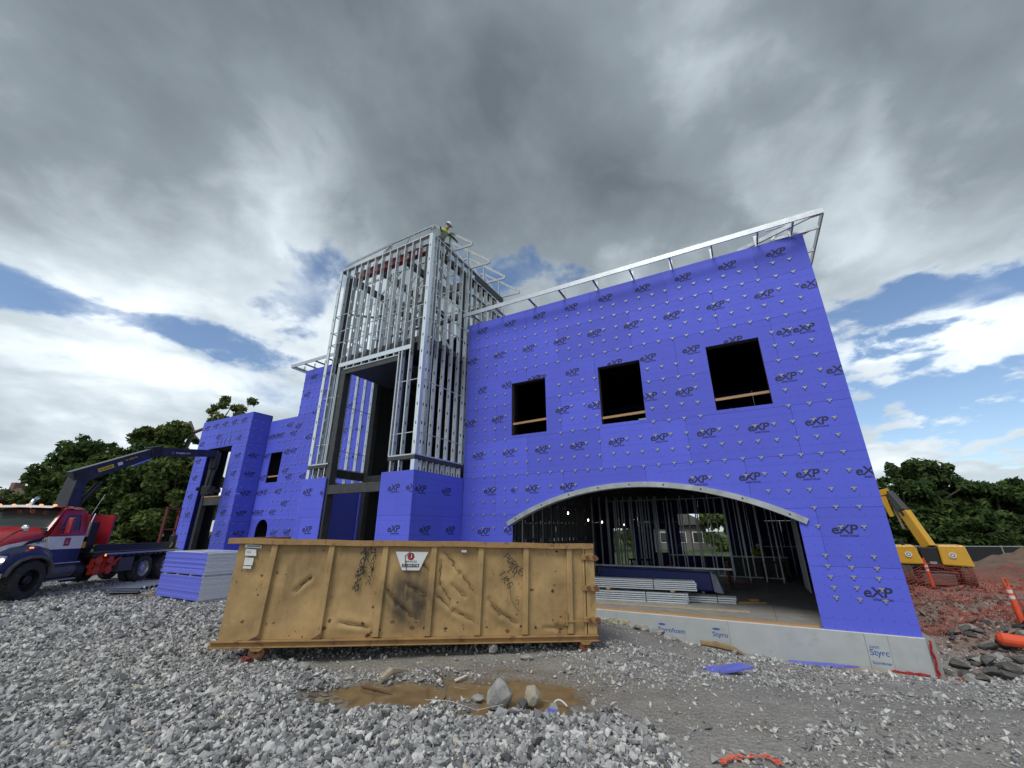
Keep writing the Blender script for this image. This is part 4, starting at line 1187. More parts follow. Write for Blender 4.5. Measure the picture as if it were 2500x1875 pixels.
# site lamps hung inside
LAMPB = mat('lit_bulb', (.9, .9, .85), .4, emit=(1.0, .93, .8), estr=9.0)
for x, y, z in ((-8.6, 3.6, 2.55), (-8.7, 6.2, 2.35), (-8.7, 8.2, 2.3), (-8.0, 9.6, 2.2), (-7.7, 10.2, 2.45)):
    L_ = thing('work_lamp', 'lit bulb hanging in the dark ground floor by the stud wall', 'lamp', from_b(x, y, z), 0, 'lit bulbs along the stud wall')
    mb = MB(); mb.lathe([(.001, -.035), (.02, -.025), (.028, 0), (.02, .025), (.015, .055)], (0, 0, 0), (0, 0, 1), 10); mb.build('bulb', LAMPB, L_, smooth=True)
    mb = MB(); mb.cyl((0, 0, .05), (0, 0, .1), .022, n=8); mb.cyl((0, 0, .1), (0, 0, 3.6 - z), .005, n=5); mb.build('cord', BLACK, L_)
# ------------------------------------------------------------------ dumpster
def dumpster_paint():
    m, nt, p = nodes_of('dumpster_paint')
    N, L = nt.nodes, nt.links
    t = N.new('ShaderNodeTexCoord')
    def noise(sc, d=6, ro=.6, st=(1, 1, 1)):
        mp = N.new('ShaderNodeMapping'); mp.inputs[3].default_value = st; L.new(t.outputs['Object'], mp.inputs[0])
        n = N.new('ShaderNodeTexNoise'); n.inputs['Scale'].default_value = sc; n.inputs['Detail'].default_value = d; n.inputs['Roughness'].default_value = ro
        L.new(mp.outputs[0], n.inputs['Vector']); return n.outputs[0]
    def rng(v, a, b, lo=0.0, hi=1.0):
        r = N.new('ShaderNodeMapRange'); r.interpolation_type = 'SMOOTHSTEP'; L.new(v, r.inputs[0])
        for i, q in enumerate((a, b, lo, hi)): r.inputs[i + 1].default_value = q
        return r.outputs[0]
    def mixc(f, a, col):
        x = N.new('ShaderNodeMix'); x.data_type = 'RGBA'; L.new(f, x.inputs[0]); L.new(a, x.inputs[6]); x.inputs[7].default_value = (*col, 1); return x.outputs[2]
    def mul(a, b):
        n = N.new('ShaderNodeMath'); n.operation = 'MULTIPLY'; L.new(a, n.inputs[0])
        if isinstance(b, float): n.inputs[1].default_value = b
        else: L.new(b, n.inputs[1])
        return n.outputs[0]
    sc = N.new('ShaderNodeVectorMath'); sc.operation = 'SCALE'; sc.inputs[0].default_value = (.42, .28, .125)
    L.new(rng(noise(1.4, 8, .65), .25, .75, .68, 1.22), sc.inputs['Scale'])
    c = sc.outputs[0]
    c = mixc(rng(noise(5, 8, .7, (.4, 1, .12)), .50, .72, 0, .6), c, (.19, .12, .055))      # run-down streaks
    c = mixc(rng(noise(16, 9, .75, (1, 1, .5)), .615, .65, 0, .9), c, (.10, .045, .025))      # chips and rust
    c = mixc(rng(noise(23, 6, .7), .68, .71, 0, .7), c, (.50, .42, .30))                     # bare scratches
    # soot stain with its own shape on the fourth bay
    mp = N.new('ShaderNodeMapping'); mp.vector_type = 'POINT'; mp.inputs[1].default_value = (-2.82 / .52, 0, -.62 / .52); mp.inputs[3].default_value = (1 / .52, .2, 1 / .52)
    L.new(t.outputs['Object'], mp.inputs[0])
    ln = N.new('ShaderNodeVectorMath'); ln.operation = 'LENGTH'; L.new(mp.outputs[0], ln.inputs[0])
    ad = N.new('ShaderNodeMath'); ad.operation = 'ADD'; L.new(ln.outputs['Value'], ad.inputs[0]); L.new(mul(noise(3.5, 6, .6), .9), ad.inputs[1])
    st = rng(ad.outputs[0], 1.75, .75, 0, 1)
    c = mixc(mul(st, rng(noise(7, 7, .65, (1, 1, .25)), .3, .65, .5, .95)), c, (.055, .045, .035))
    L.new(c, p.inputs['Base Color'])
    p.inputs['Roughness'].default_value = .55; p.inputs['Specular IOR Level'].default_value = .35
    bn = N.new('ShaderNodeBump'); bn.inputs['Strength'].default_value = .25; bn.inputs['Distance'].default_value = .02
    L.new(noise(6, 6, .6), bn.inputs['Height']); L.new(bn.outputs[0], p.inputs['Normal'])
    return m
TAN = dumpster_paint()
RUST = mat('rusty_steel', (.17, .075, .04), .85, .1, .35, 7, bump=.4, dirt=(.07, .04, .03), dirt_amt=.7)
TANRUST = mat('tan_paint_over_rust', (.34, .20, .075), .65, 0, .2, 4, bump=.3, dirt=(.14, .06, .035), dirt_amt=.95, dirt_scale=5)
pL = Vector((-4.475, 7.05, .26)); pR = Vector((1.517, 8.0, .15))
dd = (pR - pL); DLEN = dd.length; dd.normalize()
DZ = math.atan2(dd.y, dd.x); DPITCH = -math.asin(dd.z)
DUMP = thing('roll_off_dumpster', 'tan roll-off dumpster with dents, rust and graffiti in front of the building', 'dumpster', pL, rot=(0, DPITCH, DZ))
DW, DH = 2.35, 1.52
RIBS = [.59, 1.50, 2.39, 3.22, 4.05, 4.87, 5.68]
RIBS = [r * DLEN / 6.2 for r in RIBS]
GATE = DLEN - .16
def seg_d(x, z, s):
    (x0, z0), (x1, z1) = s; dx, dz = x1 - x0, z1 - z0
    t = np.clip(((x - x0) * dx + (z - z0) * dz) / (dx * dx + dz * dz), 0, 1)
    return np.hypot(x - (x0 + t * dx), z - (z0 + t * dz)), t
CREASES = [((2.42, .78), (2.62, .55)), ((2.62, .55), (2.95, .33)), ((3.32, 1.38), (3.62, 1.02)), ((3.62, 1.02), (3.93, .68)), ((3.24, .68), (3.55, .45)), ((3.55, .45), (3.93, .28)), ((3.28, 1.2), (3.30, .85)),
           ((3.30, .85), (3.50, .55)), ((3.50, .85), (3.72, .66)), ((4.14, .62), (4.33, .38)), ((4.2, .5), (4.62, .25)), ((2.95, 1.2), (3.12, 1.02)), ((2.75, .85), (3.1, .65)), ((1.0, .75), (1.2, .95)), ((1.75, .3), (2.2, .22)), ((5.1, .18), (5.5, .16))]
PZ0, PZ1, PYB = .085, DH - .07, .075
def dent_y(xs, zs_, x0, x1):
    """how far the plate of one bay stands back at a point"""
    edge = np.clip(np.minimum(np.minimum(xs - x0, x1 - xs) / .12, np.minimum(zs_ - PZ0, PZ1 - zs_) / .12), 0, 1)
    y = edge * (fbm(xs * 1.4 + 3, zs_ * 1.6, 3) - .5) * .05
    for s in CREASES:
        d, t = seg_d(xs, zs_, s)
        y = y + edge * (.020 * np.exp(-(d / .03) ** 2) - .014 * np.exp(-((d - .07) / .06) ** 2)) * (.6 + .4 * np.sin(PI * t))
    return PYB + y
def panel(x0, x1, z0, z1, yb):
    nx_, nz_ = max(8, int((x1 - x0) / .016)), 84
    xs, zs_ = np.meshgrid(np.linspace(x0, x1, nx_), np.linspace(z0, z1, nz_))
    y = dent_y(xs, zs_, x0, x1)
    me = bpy.data.meshes.new('side_panel')
    v = np.stack([xs, y, zs_], -1).reshape(-1, 3)
    i0 = (np.arange(nz_ - 1)[:, None] * nx_ + np.arange(nx_ - 1)[None]).ravel()
    f = np.stack([i0, i0 + 1, i0 + nx_ + 1, i0 + nx_], -1)
    me.from_pydata(v.tolist(), [], f.tolist()); me.materials.append(TAN)
    me.polygons.foreach_set('use_smooth', [True] * len(f)); me.update()
    return put('side_panel', me, DUMP)
def skin_y(x, z):
    for a, b in zip(bays[:-1], bays[1:]):
        if a <= x <= b: return float(dent_y(np.array([x]), np.array([z]), a, b)[0])
    return PYB
bays = [0.02] + RIBS + [GATE - .10]
for a, b in zip(bays[:-1], bays[1:]): panel(a, b, .085, DH - .07, .075)
mb = MB(); mb.box(.02, GATE - .1, .115, .125, .085, DH - .05); mb.build('inner_side', RUST, DUMP)
mb = MB(); mb.box(.02, GATE - .1, DW - .06, DW - .03, .085, DH - .12); mb.build('far_side', TAN, DUMP)
mb = MB(); mb.box(.01, .05, .08, DW - .03, .085, DH + .02); mb.build('front_end', TAN, DUMP)
mb = MB(); mb.box(.02, GATE, .08, DW - .03, .085, .12); mb.build('floor', RUST, DUMP)
for i, x in enumerate(RIBS):
    for yy, s in ((.07, -1), (DW - .03, 1)):
        mb = MB()
        lo = -.012 if i else -.03
        mb.hexa([(x - .048, yy, .085), (x + .048, yy, .085), (x + .048, yy + s * .058, .085), (x - .048, yy + s * .058, .085)] if s > 0 else [(x - .048 + lo, yy - .058, .10), (x + .048 + lo, yy - .058, .10), (x + .048 + lo, yy + .02, .085), (x - .048 + lo, yy + .02, .085)],
                [(x - .048, yy, DH - .07), (x + .048, yy, DH - .07), (x + .048, yy + s * .058, DH - .07), (x - .048, yy + s * .058, DH - .07)] if s > 0 else [(x - .048, yy - .058, DH - .07), (x + .048, yy - .058, DH - .07), (x + .048, yy + .02, DH - .07), (x - .048, yy + .02, DH - .07)])
        r_ = mb.build('rib', TAN, DUMP, bevel=.008)
        if s < 0 and i in (0, 1):
            mb = MB(); mb.prism([(x - .09 + lo, .087), (x + .055 + lo, .087), (x + .04 + lo, .17), (x + .0, .145)], 'y', yy - .062, yy - .0585); mb.build('rust_patch', RUST, r_)
def rail(p, q, w, h, name, m, wob=.004):
    """slightly wavy rail"""
    p, q = Vector(p), Vector(q); n = 26; mb = MB()
    for i in range(n):
        a = p.lerp(q, i / n); b = p.lerp(q, (i + 1) / n)
        for c, k in ((a, i), (b, i + 1)):
            c.z += wob * math.sin(k * 1.3) + wob * math.sin(k * .45 + 1); c.y += wob * math.sin(k * .9 + 2)
        va = [a + Vector((0, u * w / 2, v * h / 2)) for u, v in ((-1, -1), (1, -1), (1, 1), (-1, 1))]
        vb = [b + Vector((0, u * w / 2, v * h / 2)) for u, v in ((-1, -1), (1, -1), (1, 1), (-1, 1))]
        fs = [(0, 4, 5, 1), (1, 5, 6, 2), (2, 6, 7, 3), (3, 7, 4, 0)]
        if i == 0: fs.append((0, 1, 2, 3))
        if i == n - 1: fs.append((7, 6, 5, 4))
        mb.add(va + vb, fs)
    return mb.build(name, m, DUMP)
rail((-.13, .05, DH - .03), (GATE + .10, .05, DH - .03), .13, .085, 'top_rail', TANRUST)
rail((-.1, DW - .03, DH - .11), (GATE + .10, DW - .03, DH - .11), .12, .085, 'top_rail', TANRUST)
mb = MB(); mb.box(-.05, .07, .12, DW - .1, DH - .07, DH + .012); mb.build('end_rail', TANRUST, DUMP)
# bottom channel rail
mb = MB(); mb.box(-.06, DLEN - .04, -.02, .075, .062, .084); mb.box(-.06, DLEN - .04, -.02, .075, -.012, .006); mb.box(-.06, DLEN - .04, .02, .075, .006, .062)
mb.build('bottom_rail', TANRUST, DUMP, bevel=.004)
mb = MB(); mb.box(0, DLEN - .05, DW - .08, DW, -.01, .084); mb.build('bottom_rail', TANRUST, DUMP)
for k in range(7): 
    mb = MB(); mb.box(.4 + .85 * k, .5 + .85 * k, .08, DW - .08, -.02, .08); mb.build('cross_member', RUST, DUMP)
def roller(x, y, r=.105):
    w_ = MB(); w_.lathe([(.012, -.09), (r * .6, -.09), (r, -.075), (r, .075), (r * .6, .09), (.012, .09)], (x, y, -.19 + r), (0, 1, 0), 20); o = w_.build('wheel', RUST, DUMP, smooth=False)
    for q in (-.115, .10):
        mb = MB(); mb.prism([(x - .10, -.012), (x + .10, -.012), (x + .05, -.05 if q < 0 else -.12), (x - .05, -.05 if q < 0 else -.12)], 'y', y + q, y + q + .015); mb.build('bracket', TANRUST, o)
for x in (.62, DLEN - .28):
    roller(x, .075, .115 if x < 3 else .095); roller(x, DW - .12, .09)
# gate end
mb = MB(); mb.box(GATE - .0, GATE + .10, .08, DW - .05, .07, DH - .08); gate = mb.build('gate', TAN, DUMP, bevel=.006)
mb = MB(); mb.box(GATE - .10, GATE - .065, .045, .12, .085, DH - .08); mb.box(GATE - .045, GATE + .12, .045, .10, .085, DH - .08); mb.build('gate_post', TAN, DUMP, bevel=.006)
for z in (1.30, .80, .30):
    mb = MB(); mb.prism([(GATE - .13, z + .04), (GATE + .04, z + .055), (GATE + .16, z + .03), (GATE + .195, z - .02), (GATE + .16, z - .055), (GATE - .13, z - .035)], 'y', .005, .045)
    h = mb.build('hinge', TANRUST, DUMP, bevel=.004)
    for x, rr in ((GATE - .02, .032), (GATE + .12, .04)):
        mb = MB(); mb.cyl((x, .006, z + .005), (x, -.025, z + .005), rr, n=10); mb.build('hinge_pin', RUST, h)
mb = MB(); mb.box(GATE - .64, GATE + .05, -.006, .012, .275, .31); mb.box(GATE - .66, GATE - .60, -.012, .03, .265, .325); mb.box(GATE - .45, GATE - .42, -.02, .04, .23, .44); mb.build('latch_bar', TANRUST, DUMP, bevel=.003)
chain = MB()
for i in range(9):
    z = .26 - .035 * i; x = GATE + .14 + .012 * math.sin(i * 2.1)
    a = 0 if i % 2 else PI / 2
    pts = [(x + .016 * math.cos(t) * math.cos(a), .0 + .016 * math.cos(t) * math.sin(a), z + .026 * math.sin(t)) for t in np.linspace(0, 2 * PI, 9)]
    chain.tube(pts, .006, 5)
chain.build('chain', RUST, DUMP)
# stickers and lettering
PAPER = mat('white_sticker', (.68, .69, .70), .5, 0, .08, 5, dirt=(.45, .44, .42), dirt_amt=.4, dirt_scale=9)
def sticker(poly, y=.034, name='sticker', m=PAPER):
    mb = MB(); mb.prism(poly, 'y', y, y + .003); return mb.build(name, m, DUMP)
k_ = DLEN / 6.2
BY = .030
lab = sticker([(2.56 * k_, 1.36), (3.12 * k_, 1.36), (2.99 * k_, 1.07), (2.70 * k_, 1.07)], BY)
def dtext(body, x, z, w, h, m, par, y, off=.012, rot=0):
    return put('lettering', text_mesh('lettering', body, w, m, offset=off, height=h), par, (x, y, z), (0, rot, 0))
STRED = mat('sticker_red', (.45, .02, .03), .5)
mb = MB(); mb.cyl((2.83 * k_, BY - .001, 1.285), (2.83 * k_, BY - .002, 1.285), .06, n=24); mb.build('emblem', STRED, lab)
mb = MB(); mb.box(2.81 * k_, 2.86 * k_, BY - .004, BY - .0025, 1.245, 1.335); mb.build('emblem_bar', INK, lab)
dtext('J', 2.83 * k_, 1.29, .03, .06, PAPER, lab, BY - .005)
dtext('SERVICES', 2.835 * k_, 1.205, .20, .03, INK, lab, BY - .002)
mb = MB(); mb.box(2.69 * k_, 2.98 * k_, BY - .003, BY - .001, 1.118, 1.17); mb.build('number_band', INK, lab)
dtext('315-599-7778', 2.835 * k_, 1.144, .26, .034, PAPER, lab, BY - .004)
s2 = sticker([(.12, 1.445), (.37, 1.435), (.37, 1.385), (.12, 1.395)], BY); dtext('WASTEQUIP', .255, 1.414, .20, .026, INK, s2, BY - .002, .03)
s3 = sticker([(.14, 1.375), (.30, 1.365), (.32, 1.27), (.15, 1.275)], BY); dtext('NO', .2, 1.33, .06, .04, mat('sticker_grey', (.3, .3, .33), .6), s3, BY - .002)
sticker([(.16, 1.245), (.29, 1.24), (.29, 1.13), (.16, 1.135)], BY); sticker([(.16, 1.12), (.28, 1.115), (.28, 1.08), (.16, 1.085)], BY); sticker([(3.62, 1.40), (3.71, 1.398), (3.71, 1.36), (3.62, 1.362)], BY)
# marker graffiti: strokes of ink
def strokes(lines, x, z, s, w=.011, rot=0.0):
    mb = MB(); c, q = math.cos(rot), math.sin(rot)
    for ln in lines:
        pts = [(x + s * (u * c - v * q), z + s * (u * q + v * c)) for u, v in ln]
        for (x0, z0), (x1, z1) in zip(pts[:-1], pts[1:]):
            mb.bar((x0, BY - .006, z0), (x1, BY - .006, z1), .004, w, up=(0, 0, 1) if abs(z1 - z0) < abs(x1 - x0) else (1, 0, 0))
    return mb.build('graffiti', INK, DUMP)
GL = {'P': [[(0, 0), (.05, 1), (.6, .95), (.6, .5), (.05, .45)]], 'O': [[(0, .2), (.1, .9), (.6, .95), (.6, .15), (.1, 0), (0, .2)]], 'R': [[(0, 0), (.05, 1), (.6, .9), (.55, .5), (.05, .45), (.7, -.1)]],
      'K': [[(0, 0), (.05, 1)], [(.6, 1), (.05, .5), (.7, -.1)]], 'E': [[(.6, 1), (0, 1), (0, 0), (.6, 0)], [(0, .5), (.5, .5)]], '2': [[(0, .8), (.3, 1), (.6, .7), (0, 0), (.6, .05)]],
      '4': [[(.1, 1), (0, .45), (.6, .5)], [(.6, 1), (.55, -.1)]], 'T': [[(0, 1), (.7, .9)], [(.35, .95), (.3, 0)]], 'G': [[(.6, .9), (.1, 1), (0, .2), (.5, 0), (.6, .5), (.3, .45)]]}
def word(txt, x, z, s, ang, step=.105):
    for i, ch in enumerate(txt):
        strokes(GL[ch], x + step * i * math.cos(ang), z + step * i * math.sin(ang), s, rot=ang)
word('PORKER', 4.36, 1.28, .105, R(-42), .088); word('24', 4.42, 1.06, .10, R(-30), .09); word('TKG', 4.28, 1.02, .11, R(-52), .115)
rg = random.Random(4)
for i in range(9):
    zz = 1.36 - .072 * i; xx = 2.02 - .012 * i
    strokes([[(rg.uniform(-.9, -.2), rg.uniform(-.3, .3)), (rg.uniform(-.3, .2), rg.uniform(.5, 1)), (rg.uniform(-.2, .3), rg.uniform(-.7, -.2)), (rg.uniform(.3, .9), rg.uniform(.2, .8)), (rg.uniform(.5, 1), rg.uniform(-.6, 0))],
             [(rg.uniform(-.8, 0), rg.uniform(-.6, .6)), (rg.uniform(0, .9), rg.uniform(-.6, .6))]], xx, zz, .10 - .004 * i)
for i in range(9):
    zz = 1.38 - .06 * i; xx = 2.17 - .006 * i
    strokes([[(rg.uniform(-.7, -.2), rg.uniform(-.3, .3)), (rg.uniform(-.1, .3), rg.uniform(.3, .8)), (rg.uniform(.1, .5), rg.uniform(-.7, -.2))]], xx, zz, .075)
strokes([[(0, 0), (.3, -2.2), (.8, -3.3), (1.6, -4.1)], [(.9, -2.6), (1.5, -2.5), (1.5, -3.2), (.9, -3.1)], [(1.0, -2.2), (1.6, -2.1)]], 4.47, .90, .11, .006)
strokes([[(.2, 1), (-.3, .6), (-.2, 0), (0, -.9)]], 2.72, 1.2, .16, .009)
# cracked paint along the creases, thin and tapering
CRACK = mat('crease_rust', (.075, .035, .02), .9, 0, .3, 20)
rg = random.Random(9)
for (x0, z0), (x1, z1) in CREASES[:15]:
    mb = MB(); n = 9; pr = None
    for i in range(n + 1):
        f_ = i / n; q = (x0 + (x1 - x0) * f_ + rg.gauss(0, .014), z0 + (z1 - z0) * f_ + rg.gauss(0, .014))
        if pr: mb.bar((pr[0], skin_y(*pr), pr[1]), (q[0], skin_y(*q), q[1]), .014, .0015 + .008 * math.sin(PI * f_) * rg.uniform(.3, 1.2), up=(0, 0, 1) if abs(q[1] - pr[1]) < abs(q[0] - pr[0]) else (1, 0, 0))
        pr = q
    mb.build('paint_crack', CRACK, DUMP)
for _ in range(46):
    x, z = rg.uniform(.1, 5.6), rg.choice((rg.uniform(.1, .35), rg.uniform(.1, 1.4))); s = rg.uniform(.008, .035)
    mb = MB(); mb.prism([(x + s * math.cos(a) * rg.uniform(.4, 1.6), z + s * math.sin(a) * rg.uniform(.4, 1.3)) for a in np.linspace(0, 2 * PI, 8)[:-1]], 'y', skin_y(x, z) - .005, skin_y(x, z) + .01); mb.build('rust_chip', CRACK if rg.random() < .6 else RUST, DUMP)

# ------------------------------------------------------------------ foam board bundles
FDIR = Vector((-.8746, .4849, 0))
SHEET_B = mat('foam_sheet_edge', (.12, .145, .64), .7, 0, .1, 12, rand=.16, stretch=(1, 1, 9))
GREYEND = mat('foam_sheet_end', (.72, .74, .77), .8, 0, .08, 18, rand=.06)
SHEETWHITE = mat('foam_sheet_face', (.55, .58, .66), .7, 0, .08, 6)
def bundle(z0, z1, n, jitter, label):
    c = Vector((-8.664, 12.545, 0))
    t = thing('foam_board_bundle', label, 'foam boards', (c.x, c.y, z0), BROT)
    h = (z1 - z0) / n
    for i in range(n):
        a, b = random.uniform(-.012, .012) * jitter, random.uniform(-.012, .012) * jitter
        mb = MB(); mb.box(-2.42 + a, 0 + a, 0 + b, 1.22 + b, h * i + .0012, h * (i + 1) - .0012)
        o = mb.build('foam_sheet', [SHEET_B, GREYEND, SHEETWHITE], t)
        for p_ in o.data.polygons:
            if abs(p_.normal.x) > .7: p_.material_index = 1
            elif p_.normal.z > .7: p_.material_index = 2
    return t
lowb = bundle(.09, .685, 12, .5, 'lower bundle of blue foam boards with grey ends, resting on the gravel')
upb = bundle(.735, 1.31, 14, 1.3, 'upper bundle of blue foam boards stacked on the lower bundle')
for z0, z1, t, zb in ((.0, .088, lowb, .09), (.687, .733, upb, .735)):
    for x in (-2.3, -1.55, -.8, -.12):
        mb = MB(); mb.box(x, x + .1, .03, 1.18, z0 - zb + (0.02 if z0 == 0 else 0), z1 - zb); mb.build('skid', SHEETWHITE, t)
b = MB(); b.box(-2.0, -.3, .02, 1.1, .58, .60); fl = b.build('loose_wrap', mat('clear_wrap', (.6, .65, .75), .25, 0, .1), upb)
# dark sheets lying by the truck
t = thing('corrugated_sheet_pile', 'low pile of blue-grey corrugated sheets lying on mud beside the truck', 'sheets', (-13.1, 15.9, zg(-13.1, 15.9)), R(100))
CORR = mat('grey_corrugated', (.13, .15, .21), .45, .1, .2, 5)
for i in range(4):
    n = 40; mb = MB(); L_ = 2.6
    vs = []; 
    for k in range(n + 1):
        u = -1.3 + L_ * k / n; z = .04 + .03 * i + .014 * math.sin(k * 1.57)
        vs += [(u + .12 * i, -.7 + .05 * i, z), (u + .12 * i, .7 + .05 * i, z)]
    mb.add(vs, [(2 * k, 2 * k + 2, 2 * k + 3, 2 * k + 1) for k in range(n)]); mb.build('sheet', CORR, t, fix=False)

# ------------------------------------------------------------------ small things on the ground
def loose(name, mesh_b, m, label, cat, x, y, z=.02, rot=(0, 0, 0), group=None, bevel=0):
    o = mesh_b.build(name, m, None, loc=(x, y, zg(x, y) + z), rot=rot, bevel=bevel); return tag(o, label, cat, group)
def offcut(name, x, y, pts, label, rz, tilt=.06, z=.05):
    mb = MB(); mb.prism(pts, 'z', 0, .03); loose(name, mb, mat('blue_offcut', (.15, .17, .60), .6, 0, .2, 5), label, 'board scrap', x, y, z, (tilt, -tilt, rz))
offcut('board_offcut', 3.55, 7.85, [(-.42, -.12), (.40, -.10), (.30, .14), (-.05, .11), (-.36, .2)], 'torn blue sheathing offcut lying flat on the dirt in front of the arch', .2)
w = from_b(-1.75, -.42); offcut('board_offcut', w.x, w.y, [(-.6, -.12), (.62, -.05), (.2, .08), (-.55, .2)], 'long narrow blue offcut leaning against the foam foundation board', BROT, .1)
offcut('board_offcut', 9.7, 12.0, [(-.4, -.1), (.9, 0), (-.3, .12)], 'pointed pale blue board scrap on red dirt behind the netting', .2, .05, .2)
mb = MB(); mb.prism([(-.05, -.02), (.05, -.02), (.04, .02), (-.04, .03)], 'z', 0, .06); loose('board_scrap', mb, mat('blue_offcut', (0, 0, 0)), 'tiny blue scrap standing in gravel beside the pale cracked rock', 'board scrap', .42, 5.46, .03, (1.2, .2, .4))
def log(name, pts, radii, label, m=OLDWOOD):
    mb = MB(); P0 = pts[0]; mb.tube([(p[0], p[1], zg(p[0], p[1]) + p[2]) for p in pts], .05, 7, radii=radii); o = mb.build(name, m); return tag(o, label, 'wood')
log('driftwood', [(-1.74, 6.40, .07), (-1.66, 6.55, .10), (-1.6, 6.68, .08), (-1.5, 6.86, .05)], [.035, .05, .038, .008], 'pale splintered piece of wood at the end of the narrow puddle')
log('wood_splinter', [(-.78, 6.58, .04), (-.62, 6.64, .06)], [.018, .012], 'short white splinter of wood on the wet mud', mat('white_wood', (.6, .55, .45), .8))
log('stick', [(-1.95, 6.3, .05), (-1.7, 6.16, .05), (-1.5, 6.1, .04)], [.014, .016, .008], 'thin brown stick lying across the narrow puddle', mat('brown_wood', (.13, .07, .035), .85))
log('stick', [(-1.1, 6.75, .05), (-.95, 6.62, .04)], [.010, .008], 'short thin brown stick on the mud near the white splinter', mat('brown_wood', (0, 0, 0)))
w = from_b(-3.6, -.7)
log('broken_branch', [(w.x - .3, w.y + .1, .10), (w.x, w.y, .14), (w.x + .3, w.y - .12, .12), (w.x + .45, w.y - .2, .05)], [.05, .07, .06, .03], 'split brown log half buried in spoil by the foundation', mat('split_wood', (.28, .19, .10), .85, 0, .3, 8, bump=.4))
mb = MB(); mb.tube([(.44 + .02 * i, 5.66 + .10 * math.sin(i * .28), zg(.5, 5.7) + .045 + .05 * math.sin(i * .3)) for i in range(11)], .009, 6); tag(mb.build('plastic_strip', PAPER), 'curved white plastic strip beside the tan-faced rock', 'debris')
mb = MB(); mb.tube([(-1.0, 5.62, zg(-1, 5.62) + .08), (-.7, 5.58, zg(-.7, 5.58) + .06), (-.4, 5.57, zg(-.4, 5.57) + .07), (-.1, 5.5, zg(-.1, 5.5) + .09)], .002, 5); tag(mb.build('string', PAPER), 'thin white string lying across the puddle edge', 'string')
rg = random.Random(2)
mb = MB()
for i in range(7): mb.tube([(rg.uniform(-.12, .12), rg.uniform(-.06, .06), rg.uniform(.02, .09)) for _ in range(4)], .018, 5)
loose('crumpled_rag', mb, mat('rust_red_rag', (.18, .05, .035), .9, 0, .3, 10), 'crumpled rust-red rag on gravel near the dumpster wheel', 'debris', -4.0, 7.1, 0)
for x0, y0, lb in ((2.55, 10.9, 'crumpled yellow tape strip on stones under the foam lettering'), (2.05, 10.2, 'yellow tape strip among rocks near the dumpster gate')):
    mb = MB(); pts = [(x0 + .12 * i, y0 + .05 * math.sin(i * 1.7), zg(x0 + .12 * i, y0) + .12 + .02 * math.sin(i * 2.3)) for i in range(6)]
    for p, q in zip(pts[:-1], pts[1:]): mb.bar(p, q, .05, .006)
    tag(mb.build('warning_tape', SAFETY), lb, 'tape')
# red cord around the foundation corner and a timber at its foot
mb = MB()
for k in range(3):
    pts = []
    for i in range(26):
        f_ = i / 25
        if f_ < .5: xl, yl, z = .10 + .02 * math.sin(i + k), -.075 - .012 * k, -.07 - 1.15 * f_
        else: xl, yl, z = .10 - 1.4 * (f_ - .5) + .02 * math.sin(i * 1.3 + k), -.10 - .03 * k - .02 * math.sin(i * 2.1 + k), -.645 + .012 * math.sin(i * 1.9 + 2 * k)
        pts.append(from_b(xl, yl, z))
    mb.tube(pts, .011, 5)
tag(mb.build('rope_tangle', mat('red_rope', (.38, .02, .03), .8)), 'tangled red rope hanging down the foundation corner and along its foot', 'rope')
mb = MB(); mb.bar(from_b(-1.42, -.17, -.70), from_b(-.02, -.14, -.73), .10, .12); tag(mb.build('timber', OLDWOOD), 'weathered timber lying along the foot of the foundation corner', 'timber')
# orange survey paint
PAINT = mat('orange_spray_paint', (.85, .14, .06), .8, 0, .15, 12)
def paint_patch(name, cx, cy, arcs):
    rgp = random.Random(5); mb = MB()
    for i in range(110):
        x, y = arcs(rgp)
        x += cx; y += cy; s = rgp.uniform(.006, .024); z = zg(x, y) + .028 + rgp.uniform(0, .015)
        mb.add([(x + s * math.cos(a), y + s * math.sin(a) * .8, z) for a in np.linspace(0, 2 * PI, 6)[:-1]], [(0, 1, 2, 3, 4)])
    kind(mb.build(name, PAINT, fix=False), 'stuff')
def arc1(r):
    a = r.uniform(R(-10), R(170)); return .24 * math.cos(a) + r.gauss(0, .016), .13 * math.sin(a) + r.gauss(0, .016)
paint_patch('sprayed_survey_mark', 2.06, 4.40, arc1)
paint_patch('sprayed_survey_mark', 8.55, 9.0, lambda r: (r.uniform(-.35, .45), r.gauss(0, .05) + .06 * r.choice((-1, 1))))
